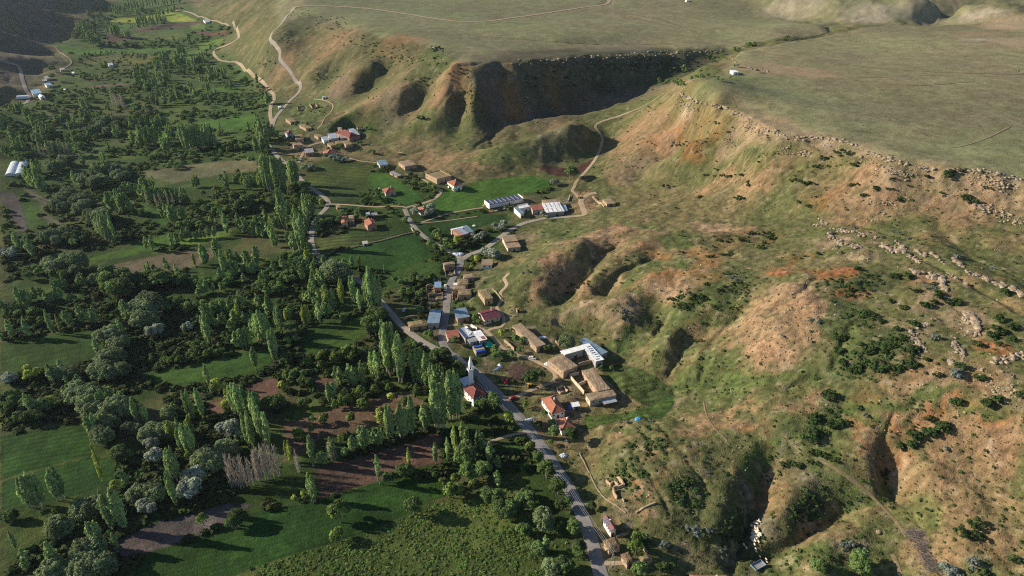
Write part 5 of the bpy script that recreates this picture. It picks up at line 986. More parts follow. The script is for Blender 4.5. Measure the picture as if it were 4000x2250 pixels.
# ---- poplars: (tile, kind, base line [(x, y base, y top) ...], count)
PT = [
 (0,0,'poplar',[(1040,222,130),(1150,200,120),(1265,172,115)],18),(0,0,'poplar',[(850,280,185),(905,275,190)],6),(0,0,'poplar',[(665,340,240),(770,350,270)],8),(0,0,'poplar',[(950,290,235),(985,290,235)],4),
 (0,0,'poplar',[(830,105,50),(960,75,10),(1100,62,0),(1250,42,-20),(1380,22,-30)],26),(0,0,'poplar',[(965,190,140),(1010,220,190)],3),(0,0,'poplar',[(1330,450,390),(1400,490,430),(1480,560,490)],11),(0,0,'poplar',[(1195,625,530),(1270,630,550)],6),
 (0,0,'poplar',[(1030,640,520),(1140,650,540)],7),(0,0,'poplar',[(1440,715,610),(1470,718,620)],3),(0,0,'poplar',[(1580,640,490),(1650,600,520)],6),(0,0,'poplar',[(1150,800,700),(1210,800,720)],4),(0,0,'poplar',[(1252,790,693)],1),(0,0,'bare',[(850,800,700),(950,820,710)],8),
 (0,0,'poplar',[(1425,340,250),(1445,345,260)],2),(0,0,'poplar',[(1310,340,270),(1330,345,275)],2),(0,0,'poplar',[(1600,370,330),(1510,470,420)],3),(0,0,'poplar',[(1680,600,530),(1720,560,500)],3),
 (0,0,'poplar',[(90,850,785),(190,850,770)],7),(0,0,'poplar',[(430,945,875),(490,945,880)],4),(0,0,'poplar',[(615,895,830),(655,890,815)],4),(0,0,'poplar',[(240,915,860),(265,1020,930)],3),(0,0,'poplar',[(95,1090,960),(140,1095,1000),(200,1120,1000)],6),(0,0,'poplar',[(360,1010,960),(320,1010,950)],3),
 (0,0,'poplar',[(20,950,895),(30,1270,1180)],2),(0,0,'poplar',[(370,1185,1070),(480,1180,1070),(560,1180,1090)],12),(0,0,'poplar',[(510,1080,1000),(530,1080,1010)],2),(0,0,'poplar',[(1005,1092,990)],1),(0,0,'poplar',[(1055,1100,950),(1190,1105,970)],9),(0,0,'poplar',[(1225,1145,1040),(1285,1140,1060)],5),
 (0,0,'poplar',[(1275,1090,950),(1330,1080,970)],4),(0,0,'poplar',[(1390,1140,935),(1500,1140,960),(1620,1110,930)],15),(0,0,'poplar',[(1655,1010,930),(1690,1010,950)],2),(0,0,'poplar',[(1880,1000,920)],1),(0,0,'poplar',[(215,1400,1250),(290,1445,1290),(350,1450,1350)],14),(0,0,'poplar',[(775,1215,1130),(800,1225,1160)],3),
 (0,0,'bare',[(600,1390,1300),(730,1390,1310)],6),(0,0,'bare',[(250,1180,1070),(560,1190,1080)],8),(0,0,'poplar',[(800,920,870),(870,940,850)],4),(0,0,'poplar',[(880,1070,950),(900,1000,930)],2),
 (0,1,'poplar',[(1065,70,-50),(1200,80,-30),(1420,90,-20)],22),(0,1,'bare',[(1100,110,0),(1400,100,0)],6),
 (1,0,'poplar',[(-400,1470,1370),(-280,1480,1390)],0),(1,0,'poplar',[(60,1440,1190),(150,1449,1175),(230,1449,1210)],14),(1,0,'poplar',[(265,1400,1220),(330,1400,1210)],7),(1,0,'poplar',[(10,1060,900),(60,1060,890)],8),(1,0,'poplar',[(75,790,700),(125,790,690)],5),(1,0,'poplar',[(172,1055,985)],1),(1,0,'poplar',[(10,620,560)],2),
 (0,1,'poplar',[(820,140,20),(910,160,-10),(1000,170,40)],13),(0,1,'poplar',[(745,330,190),(810,370,170),(880,380,175)],11),(0,1,'poplar',[(1225,200,85),(1300,235,100),(1340,240,110)],9),(0,1,'poplar',[(1385,220,120),(1410,225,130)],2),(0,1,'poplar',[(1690,300,80),(1725,335,200)],3),(0,1,'poplar',[(1790,220,150),(1830,330,230),(1880,300,200)],4),
 (0,1,'poplar',[(1112,440,338)],1),(0,1,'poplar',[(1158,450,338)],1),(0,1,'poplar',[(1308,430,318)],1),(0,1,'poplar',[(1335,400,320)],1),(0,1,'poplar',[(35,330,252)],1),(0,1,'poplar',[(145,450,305),(170,460,340)],3),(0,1,'poplar',[(235,490,340),(265,490,370)],4),(0,1,'poplar',[(1622,345,262)],1),(0,1,'poplar',[(1630,505,368),(1665,490,350)],3),
 (0,1,'poplar',[(1535,545,405),(1565,545,420)],4),(0,1,'yellow',[(1475,565,468)],1),(0,1,'poplar',[(1685,640,420),(1720,620,500)],4),(0,1,'poplar',[(1860,580,440),(1890,580,450)],3),(0,1,'poplar',[(1130,612,528)],1),(0,1,'yellow',[(1102,605,555)],1),(0,1,'yellow',[(1180,605,548)],2),(0,1,'poplar',[(1250,590,492),(1278,600,540)],2),(0,1,'poplar',[(1345,650,548)],1),
 (0,1,'poplar',[(1550,765,660),(1570,765,680)],2),(0,1,'poplar',[(1615,760,692)],1),(0,1,'yellow',[(1665,750,672),(1695,750,680)],3),(0,1,'poplar',[(1845,690,620)],1),(0,1,'poplar',[(30,900,778)],2),(0,1,'poplar',[(88,910,838)],1),(0,1,'poplar',[(155,885,715)],2),(0,1,'poplar',[(190,870,748),(240,855,745)],4),(0,1,'poplar',[(372,838,765)],3),
 (0,1,'poplar',[(395,1065,890)],2),(0,1,'yellow',[(457,1060,935)],1),(0,1,'poplar',[(500,1000,905),(545,1010,895)],4),(0,1,'poplar',[(620,1000,850),(645,990,880)],3),(0,1,'poplar',[(690,1000,900),(735,1005,880)],4),(0,1,'poplar',[(98,1105,970)],1),(0,1,'poplar',[(28,1125,1050)],1),(0,1,'poplar',[(205,1090,945),(240,1100,980)],3),(0,1,'poplar',[(918,1065,958)],1),
 (0,1,'poplar',[(742,1225,1118)],1),(0,1,'poplar',[(950,960,820),(985,970,845)],4),(0,1,'poplar',[(1575,1155,930)],3),(0,1,'poplar',[(1535,965,845),(1610,960,870)],5),(0,1,'poplar',[(1680,900,820),(1740,920,815)],4),(0,1,'yellow',[(1808,990,840)],2),(0,1,'poplar',[(1780,1040,900),(1770,960,880)],3),(0,1,'poplar',[(1790,1185,1070),(1840,1190,1020),(1900,1170,1040)],7),(0,1,'poplar',[(1900,890,830)],2),(0,1,'poplar',[(1912,1080,960)],2),
 (0,1,'poplar',[(470,1350,1268)],1),(0,1,'poplar',[(400,1440,1305),(440,1440,1320)],3),(0,1,'poplar',[(515,1465,1390)],1),(0,1,'poplar',[(615,1465,1370)],2),(0,1,'poplar',[(1580,1470,1310)],1),
 (1,1,'poplar',[(205,275,-30),(245,290,20)],5),(1,1,'poplar',[(-10,310,190),(60,300,185),(150,400,290)],8),(1,1,'yellow',[(100,250,170),(140,280,200)],3),(1,1,'poplar',[(375,230,60),(430,240,25)],6),(1,1,'poplar',[(320,440,190),(370,450,175)],8),(1,1,'poplar',[(150,425,290)],2),(1,1,'poplar',[(245,405,300)],2),(1,1,'poplar',[(290,470,310)],3),
 (1,1,'yellow',[(398,555,430)],3),(1,1,'poplar',[(210,605,480)],1),(1,1,'poplar',[(5,560,440),(25,520,400)],3),(1,1,'poplar',[(140,620,520)],1),(1,1,'yellow',[(545,560,468)],1),(1,1,'poplar',[(572,560,490)],1),(1,1,'poplar',[(620,555,473)],1),(1,1,'poplar',[(432,745,630)],1),(1,1,'poplar',[(498,745,610)],2),(1,1,'yellow',[(515,870,755),(540,880,725)],3),
 (1,1,'yellow',[(595,865,768)],1),(1,1,'yellow',[(655,840,668)],3),(1,1,'poplar',[(735,825,638)],2),(1,1,'poplar',[(790,905,742)],2),(1,1,'poplar',[(408,840,768)],1),(1,1,'yellow',[(360,1010,870),(415,1010,850)],4),(1,1,'poplar',[(485,990,828)],1),(1,1,'poplar',[(170,1060,880),(200,1070,850)],3),(1,1,'poplar',[(262,920,845)],1),(1,1,'poplar',[(90,940,790),(130,930,810)],4),
 (1,1,'poplar',[(20,890,770),(40,900,800)],3),(1,1,'poplar',[(10,1120,930),(60,1140,900),(110,1130,940)],6),(1,1,'poplar',[(140,1300,1040),(165,1290,1060)],4),(1,1,'poplar',[(5,1340,1160)],2),(1,1,'poplar',[(845,860,640),(885,900,570),(945,890,650)],11),(1,1,'poplar',[(970,1330,985),(1010,1400,1000),(1060,1350,1010)],9),
 (1,1,'poplar',[(1080,1440,1060),(1120,1449,1080)],5),(1,1,'poplar',[(870,1400,1205),(940,1420,1200)],5),(1,1,'poplar',[(700,1470,1290),(760,1480,1330),(820,1470,1270)],6),(1,1,'poplar',[(615,1460,1310),(655,1480,1330)],3),(1,1,'poplar',[(1190,1440,1180),(1250,1460,1190),(1300,1480,1230)],8),(1,1,'poplar',[(1310,1500,1290),(1420,1520,1330)],6),(1,1,'poplar',[(1520,1480,1400)],2),
 (0,2,'poplar',[(935,195,55),(965,190,80)],3),(0,2,'poplar',[(1040,295,108)],2),(0,2,'poplar',[(1110,300,150)],3),(0,2,'poplar',[(858,430,328)],1),(0,2,'poplar',[(1320,222,138)],1),(0,2,'poplar',[(1430,215,55)],2),(0,2,'poplar',[(1540,265,35)],2),(0,2,'poplar',[(1770,240,20),(1840,265,0)],6),(0,2,'poplar',[(1612,80,-10)],1),(0,2,'poplar',[(505,110,15),(550,120,20)],3),
 (0,2,'poplar',[(1380,530,330),(1440,550,305),(1480,555,320)],7),(0,2,'yellow',[(790,765,468)],1),(0,2,'poplar',[(1310,735,490),(1370,740,480)],4),(0,2,'poplar',[(1340,935,660)],2),(0,2,'poplar',[(970,785,655)],2),(0,2,'poplar',[(200,925,730),(280,935,695),(350,915,680)],8),(0,2,'poplar',[(420,890,680),(500,860,615)],3),(0,2,'poplar',[(850,1105,810),(860,1110,850)],3),(0,2,'poplar',[(930,1100,800),(960,1105,820)],3),
 (0,2,'poplar',[(720,1230,1040),(790,1235,1050)],4),(0,2,'poplar',[(890,1270,1125)],1),(0,2,'poplar',[(430,1390,1188)],2),(0,2,'poplar',[(130,1255,1115)],1),(0,2,'poplar',[(200,1330,1190),(215,1430,1320)],2),(0,2,'poplar',[(1880,470,240),(1930,500,220)],3),(0,2,'bare',[(1750,815,520),(1850,780,540),(1920,770,560)],7),
 (1,2,'bare',[(0,740,520),(80,730,450),(200,690,470)],10),(1,2,'poplar',[(10,330,50),(60,460,200),(120,510,230)],6),(1,2,'poplar',[(15,200,60)],2),(1,2,'yellow',[(240,575,425),(270,612,440)],2),(1,2,'bare',[(310,665,470),(330,670,560)],2),(1,2,'poplar',[(435,620,395)],2),(1,2,'bare',[(560,570,450),(600,580,400)],3),(1,2,'poplar',[(575,575,405)],1),(1,2,'poplar',[(660,555,485),(690,545,480)],3),
 (1,2,'poplar',[(735,530,400)],3),(1,2,'poplar',[(790,500,320),(850,490,330)],6),(1,2,'poplar',[(900,465,325),(960,465,330)],4),(1,2,'poplar',[(1000,440,165),(1040,420,180)],4),(1,2,'poplar',[(1080,410,160),(1150,400,200)],6),(1,2,'poplar',[(1190,390,105)],3),(1,2,'poplar',[(1270,350,160),(1300,345,180)],4),(1,2,'poplar',[(1350,340,0),(1430,340,0)],7),(1,2,'poplar',[(1460,270,-90),(1540,260,-60)],6),
 (1,2,'poplar',[(415,880,690),(455,900,690)],3),(1,2,'poplar',[(935,755,538)],1),(1,2,'yellow',[(1158,642,488)],1),(1,2,'poplar',[(1355,605,443)],1),(1,2,'poplar',[(1445,585,410)],1),(1,2,'yellow',[(1508,555,368)],1),(1,2,'poplar',[(1570,530,350),(1600,520,340)],4),(1,2,'poplar',[(1635,500,320)],2),(1,2,'poplar',[(1670,500,345),(1710,515,380)],4),(1,2,'poplar',[(1758,630,438)],2),(1,2,'poplar',[(1820,645,540)],1),(1,2,'poplar',[(1825,775,660)],1),
 (1,2,'poplar',[(540,140,0),(590,130,-10)],3),(1,2,'poplar',[(480,610,520),(530,600,530)],5),(2,2,'poplar',[(100,230,130)],0),(2,2,'poplar',[(255,1260,1150)],1),
]
PR = [ # regions densely planted with poplars: (tile, x0, y0, x1, y1, n, height in tile px)
 (1,1,20,180,460,520,46,105),(1,1,0,520,700,760,40,95),(1,1,60,760,560,1010,40,100),(0,1,1500,780,1932,1080,40,95),(0,1,1350,250,1930,420,26,80),(0,1,1560,400,1932,700,26,95),(0,0,1000,420,1700,700,60,75),(0,0,300,900,1000,1160,50,80),(0,0,850,940,1700,1200,60,95),(0,0,830,60,1400,180,40,55),(0,0,540,180,820,330,24,60),(0,0,1150,650,1800,880,30,70),(0,0,0,900,320,1240,36,95),(1,0,0,900,90,1449,36,130),(0,0,1050,1380,1920,1449,34,85),(0,0,200,1240,760,1430,24,95),(0,1,850,-20,1010,120,12,100),(0,1,90,700,760,900,20,90),(0,2,1250,150,1932,480,22,150),(0,2,200,150,1100,420,12,140),(0,0,600,700,1000,860,30,60)]
# ---- round trees: (tile, kind, cx, cy(base), rx, ry, n, height m)
RT = [
 (0,0,'willow',640,250,120,70,20,10),(0,0,'willow',720,120,60,30,8,10),(0,0,'broad',700,190,80,40,14,9),(0,0,'broad',1100,350,280,16,30,7),(0,0,'broad',1500,300,60,24,8,6),(0,0,'orchard',850,440,260,44,70,4),(0,0,'broad',1230,470,160,44,30,8),(0,0,'orchard',780,590,180,26,30,4),(0,0,'orchard',1000,560,200,20,24,4),
 (0,0,'orchard',900,690,260,18,34,4),(0,0,'lime',700,760,40,24,5,6),(0,0,'broad',500,800,60,16,6,8),(0,0,'broad',330,830,26,10,3,9),(0,0,'silver',640,810,50,12,6,6),(0,0,'broad',1250,690,130,36,24,8),(0,0,'willow',1130,870,50,24,5,10),(0,0,'willow',800,980,110,50,14,10),(0,0,'willow',950,940,80,20,8,9),(0,0,'broad',1030,960,100,24,12,8),
 (0,0,'broad',1450,540,160,22,20,7),(0,0,'broad',1700,760,200,40,30,6),(0,0,'broad',1500,880,250,24,30,6),(0,0,'willow',430,1260,100,50,12,9),(0,0,'willow',850,1340,120,60,20,10),(0,0,'willow',700,1420,80,30,8,10),(0,0,'broad',1300,1180,260,24,26,6),(0,0,'silver',1380,1200,16,5,2,5),(0,0,'broad',1330,1270,70,16,7,6),(0,0,'broad',1890,1240,18,16,3,9),(0,0,'broad',150,1200,120,50,14,8),(0,0,'broad',600,1130,60,30,6,8),(0,0,'broad',390,545,16,6,2,9),(0,0,'broad',405,610,14,6,2,10),
 (0,0,'broad',300,930,90,40,10,8),(0,0,'broad',700,900,120,40,14,7),(0,0,'broad',1750,1140,180,30,18,6),(0,0,'broad',1000,830,60,40,8,8),
 (1,0,'broad',40,720,40,60,12,7),(1,0,'broad',60,1130,60,50,12,7),(1,0,'broad',150,1035,50,16,6,6),(1,0,'orchard',220,1080,60,50,10,3.5),(1,0,'silver',600,1215,90,12,9,5),(1,0,'silver',420,1280,80,14,8,5),(1,0,'broad',520,1200,12,4,2,6),(1,0,'orchard',780,1090,30,10,3,4),(1,0,'broad',850,985,24,6,3,5),(1,0,'broad',1240,900,24,10,4,5),(1,0,'broad',1370,1430,40,10,4,5),(1,0,'silver',1420,1230,1,1,0,5),(1,0,'broad',440,1430,30,16,4,8),(1,0,'broad',330,1210,60,20,5,4),
 (0,1,'willow',450,130,50,40,6,10),(0,1,'willow',630,140,60,50,8,11),(0,1,'willow',740,230,80,60,10,12),(0,1,'willow',550,60,130,30,14,9),(0,1,'willow',450,370,100,40,10,10),(0,1,'broad',600,390,80,30,8,8),(0,1,'broad',1450,270,140,20,16,7),(0,1,'broad',1830,130,60,50,10,12),(0,1,'broad',1700,140,200,40,16,7),(0,1,'silver',70,490,90,24,12,7),
 (0,1,'willow',430,600,50,30,6,11),(0,1,'willow',570,600,60,40,7,12),(0,1,'willow',710,700,40,26,4,9),(0,1,'broad',900,760,130,60,14,15),(0,1,'broad',1120,720,120,50,12,11),(0,1,'willow',1110,960,70,80,12,12),(0,1,'willow',870,1180,90,60,12,10),(0,1,'willow',850,1290,60,30,6,9),(0,1,'willow',830,1400,110,30,12,9),(0,1,'silver',1420,1050,30,10,3,5),(0,1,'silver',1150,1080,60,20,5,7),
 (0,1,'broad',1350,880,100,60,16,6),(0,1,'broad',1650,880,240,30,24,5),(0,1,'orchard',1450,1170,260,16,14,4),(0,1,'orchard',1330,1290,100,14,7,5),(0,1,'orchard',1540,1240,160,14,8,5),(0,1,'broad',1480,1230,30,8,3,6),(0,1,'broad',1320,680,160,30,18,7),(0,1,'broad',1600,700,140,24,14,6),(0,1,'broad',560,830,50,12,4,5),(0,1,'broad',200,920,160,30,16,5),(0,1,'broad',280,380,110,24,14,6),(0,1,'broad',300,640,120,40,12,7),(0,1,'broad',440,680,80,30,8,8),
 (0,1,'lime',270,1400,60,30,8,6),(0,1,'silver',420,1400,50,20,6,6),(0,1,'silver',90,1440,60,12,6,6),(0,1,'willow',500,1420,70,24,6,8),(0,1,'orchard',250,1000,200,14,8,4),
 (1,1,'willow',600,680,60,20,5,13),(1,1,'broad',290,560,120,60,20,7),(1,1,'broad',200,650,160,60,26,6),(1,1,'broad',110,730,120,50,20,6),(1,1,'broad',500,250,60,40,10,6),(1,1,'broad',380,520,80,40,10,6),(1,1,'silver',500,560,60,10,6,5),(1,1,'broad',540,230,60,16,6,6),(1,1,'broad',640,180,20,8,2,6),(1,1,'broad',785,210,20,10,2,10),(1,1,'silver',1300,180,50,16,6,6),(1,1,'silver',1340,150,30,10,3,7),(1,1,'lime',1390,370,20,10,3,6),(1,1,'lime',1520,400,16,12,3,7),(1,1,'broad',1430,420,70,24,9,6),(1,1,'broad',1340,330,50,14,5,7),
 (1,1,'silver',1860,280,80,24,10,5),(1,1,'silver',1690,350,60,16,6,5),(1,1,'silver',1760,490,60,12,5,7),(1,1,'silver',1820,515,24,8,2,8),(1,1,'lime',1665,530,20,10,3,5),(1,1,'lime',1630,590,12,8,2,5),(1,1,'broad',1210,690,26,8,2,7),(1,1,'broad',900,960,60,30,8,8),(1,1,'broad',880,1060,60,40,9,8),(1,1,'broad',640,970,60,20,6,5),(1,1,'broad',270,1100,60,60,9,6),(1,1,'orchard',480,1270,40,14,4,6),(1,1,'orchard',590,1290,24,8,2,7),(1,1,'orchard',680,1250,60,20,6,7),(1,1,'orchard',760,1260,40,24,4,6),(1,1,'orchard',400,1320,30,10,3,6),(1,1,'orchard',500,1340,16,5,1,6),
 (1,1,'broad',240,1290,60,20,6,6),(1,1,'broad',290,1400,90,30,12,5),(1,1,'broad',1480,1150,26,8,3,6),(1,1,'broad',1240,920,16,5,2,5),(1,1,'broad',1400,1270,60,16,8,7),(1,1,'broad',1520,1350,30,8,3,5),(1,1,'lime',580,90,16,8,2,6),(1,1,'broad',1550,880,12,4,1,5),(1,1,'silver',850,1100,30,14,0,5),(1,1,'broad',1670,960,14,8,2,5),(1,1,'lime',1850,1100,14,8,2,5),
 (2,1,'willow',415,1180,20,8,1,11),(2,1,'silver',240,190,12,5,2,6),(2,1,'broad',350,180,40,6,5,4.5),(2,1,'broad',230,1430,30,10,3,8),(2,1,'broad',1920,0,1,1,0,4),(2,0,'poplarx',480,1330,10,8,0,12),(2,0,'broad',475,1345,12,6,4,11),(2,0,'silver',330,1400,30,10,4,5),(2,0,'broad',1500,600,180,20,14,4),(2,0,'broad',1150,630,120,16,10,5),(2,0,'broad',1280,530,60,20,8,4),(2,0,'broad',1690,390,30,8,5,5),(2,0,'broad',1790,352,50,6,6,5),(2,0,'broad',1690,510,20,8,3,5),(2,0,'broad',1840,545,14,6,2,5),(2,0,'broad',1240,650,80,20,8,4.5),(2,0,'broad',1560,450,100,40,14,4),
 (1,1,'broad',1250,780,60,20,5,4),(1,1,'broad',1480,850,30,16,3,4),(1,1,'broad',1330,1100,50,20,6,4),(1,1,'orchard',1700,1420,60,20,4,4),(1,1,'broad',1250,1140,30,14,3,3.5),(1,1,'broad',1560,1270,40,12,4,4),(1,1,'broad',1820,1250,60,20,6,4),(1,1,'broad',1600,1350,40,20,4,5),(1,1,'orchard',1330,660,40,10,3,4),(1,1,'broad',1700,1000,60,8,4,3.5),(1,1,'broad',1080,700,60,20,5,5),(1,1,'broad',1130,780,50,16,5,5),(1,1,'broad',1000,800,24,20,3,5),(1,1,'broad',1150,230,60,12,5,4.5),(1,1,'broad',1040,180,50,12,5,4.5),(1,1,'broad',700,230,50,14,5,5),(2,1,'broad',100,1120,60,24,6,4),(2,1,'broad',60,1230,40,20,4,4),(2,1,'orchard',300,1200,60,20,4,3.6),(2,1,'orchard',700,1350,60,20,4,3),(1,0,'broad',350,950,60,16,5,4),(1,0,'broad',620,1120,60,10,5,5),(1,0,'broad',450,1180,40,8,4,4),(1,0,'broad',850,1160,80,10,6,4),(1,0,'broad',1300,1330,50,8,4,4),(1,0,'broad',1550,1430,40,10,4,4.5),
 (3,0,'broad',130,300,24,5,4,5),(3,0,'broad',1880,560,6,3,1,4),
 (0,2,'willow',650,120,60,50,8,10),(0,2,'willow',720,230,60,40,7,9),(0,2,'willow',790,330,60,40,7,9),(0,2,'willow',920,250,60,30,5,10),(0,2,'willow',800,430,50,30,5,9),(0,2,'willow',1130,400,40,40,4,9),(0,2,'willow',1010,370,40,14,3,7),(0,2,'silver',1150,490,20,10,2,7),(0,2,'silver',1170,590,24,6,2,9),(0,2,'silver',1740,400,30,14,2,9),(0,2,'willow',1280,280,40,24,4,7),(0,2,'willow',1270,400,40,16,3,8),(0,2,'willow',1730,560,50,30,4,9),(0,2,'willow',1620,640,60,40,6,9),(0,2,'silver',1430,860,30,10,3,9),(0,2,'silver',1490,740,50,20,5,7),
 (0,2,'broad',120,180,110,60,18,6),(0,2,'broad',330,200,60,40,8,7),(0,2,'broad',200,280,120,20,12,6),(0,2,'lime',410,180,20,10,2,7),(0,2,'broad',920,560,70,40,8,6),(0,2,'lime',880,800,18,8,2,6),(0,2,'willow',1040,870,40,14,3,8),(0,2,'willow',1180,880,60,20,4,8),(0,2,'willow',620,1010,40,24,3,10),(0,2,'willow',720,990,30,20,2,10),(0,2,'willow',480,1150,50,30,5,9),(0,2,'willow',620,1330,50,20,3,9),(0,2,'willow',740,1310,40,16,2,10),(0,2,'willow',700,1449,120,20,8,10),(0,2,'willow',480,1460,60,12,4,8),
 (0,2,'broad',80,1020,80,30,6,5),(0,2,'broad',350,1000,12,4,1,5),(0,2,'orchard',450,995,6,3,1,5),(0,2,'orchard',1540,1070,10,4,1,6),(0,2,'broad',1790,1080,60,16,5,8),(0,2,'silver',1100,980,60,16,5,6),(0,2,'lime',1720,220,20,8,2,8),(0,2,'lime',1660,60,40,14,3,7),(0,2,'broad',1460,560,60,20,5,5),(0,2,'willow',1870,420,60,24,5,8),
 (1,2,'broad',150,180,80,30,7,7),(1,2,'broad',350,180,60,12,5,6),(1,2,'lime',210,60,20,8,2,7),(1,2,'lime',1020,135,6,3,1,7),(1,2,'lime',933,235,6,3,1,6),(1,2,'lime',945,300,10,4,1,8),(1,2,'orchard',1135,175,6,3,1,6),(1,2,'orchard',810,200,6,3,1,6),(1,2,'orchard',690,160,30,8,2,8),(1,2,'orchard',800,110,16,5,1,7),(1,2,'orchard',605,185,6,3,1,5),(1,2,'orchard',510,295,6,3,1,6),(1,2,'orchard',715,295,6,3,1,6),(1,2,'orchard',415,370,6,3,1,5),(1,2,'orchard',330,400,30,8,2,6),(1,2,'orchard',350,440,8,3,1,5),(1,2,'lime',640,450,8,3,1,6),(1,2,'orchard',1220,110,20,6,1,7),(1,2,'orchard',1010,60,16,4,1,7),(1,2,'orchard',900,80,10,4,1,6),(1,2,'broad',430,300,20,6,1,5),
 (1,2,'broad',1195,985,8,3,1,11.5),(1,2,'orchard',640,1045,8,3,1,10),(1,2,'bare2',420,1100,1,1,0,7),(1,2,'orchard',605,1180,6,3,1,6),(1,2,'broad',1570,620,26,20,3,12),(1,2,'broad',1600,730,24,12,2,10),(1,2,'broad',1710,720,20,8,1,10),(1,2,'orchard',1510,750,16,5,1,7),(1,2,'orchard',1420,780,20,6,1,6),(1,2,'orchard',1450,860,30,8,2,7),(1,2,'orchard',1545,830,14,4,1,6),(1,2,'orchard',1640,790,10,4,1,6),(1,2,'broad',1140,700,40,8,3,6),(1,2,'broad',1020,740,40,8,3,5),(1,2,'orchard',1360,715,8,3,1,5),(1,2,'lime',370,870,12,4,1,6),(1,2,'lime',290,880,6,3,1,4),(1,2,'orchard',500,740,1,1,0,3),
 (1,2,'broad',1730,180,90,24,9,6),(1,2,'broad',1850,140,30,12,3,7),(1,2,'lime',1905,320,10,4,1,9),(1,2,'broad',1770,900,60,30,6,6),(1,2,'broad',1870,1000,50,40,6,7),(1,2,'broad',400,20,60,14,5,6),
 (2,2,'broad',190,600,20,16,2,11),(2,2,'broad',240,700,40,24,4,10),(2,2,'broad',340,800,50,30,5,9),(2,2,'willow',240,1080,40,40,4,11),(2,2,'broad',120,900,100,60,10,8),(2,2,'broad',400,930,40,30,5,9),(2,2,'broad',80,1120,90,50,9,7),(2,2,'broad',440,1120,40,40,6,8),(2,2,'broad',520,1300,40,50,7,8),(2,2,'broad',160,1300,120,50,10,8),(2,2,'willow',290,1430,40,16,3,10),(2,2,'broad',400,1400,80,30,8,8),(2,2,'orchard',105,180,8,4,1,5.5),(2,2,'broad',205,340,20,8,3,6),(2,2,'broad',240,250,20,12,3,5),(2,2,'broad',300,330,24,10,3,6),(2,2,'broad',340,375,16,6,2,7),(2,2,'broad',445,430,16,6,2,9),(2,2,'broad',290,460,16,6,2,5),(2,2,'orchard',130,500,8,4,1,6),(2,2,'broad',440,110,40,10,3,5),(2,2,'broad',600,950,20,20,3,5),
 (2,2,'orchard',930,1200,14,8,2,6),(2,2,'orchard',930,1290,8,4,1,6),(2,2,'broad',1110,1420,40,14,4,7),(2,2,'broad',1210,1420,30,14,3,7),(2,2,'broad',920,1449,60,10,4,7),(2,2,'broad',1000,1180,30,30,0,4),(3,2,'broad',680,1400,50,60,6,7),(3,2,'broad',400,1420,60,24,5,5),
]
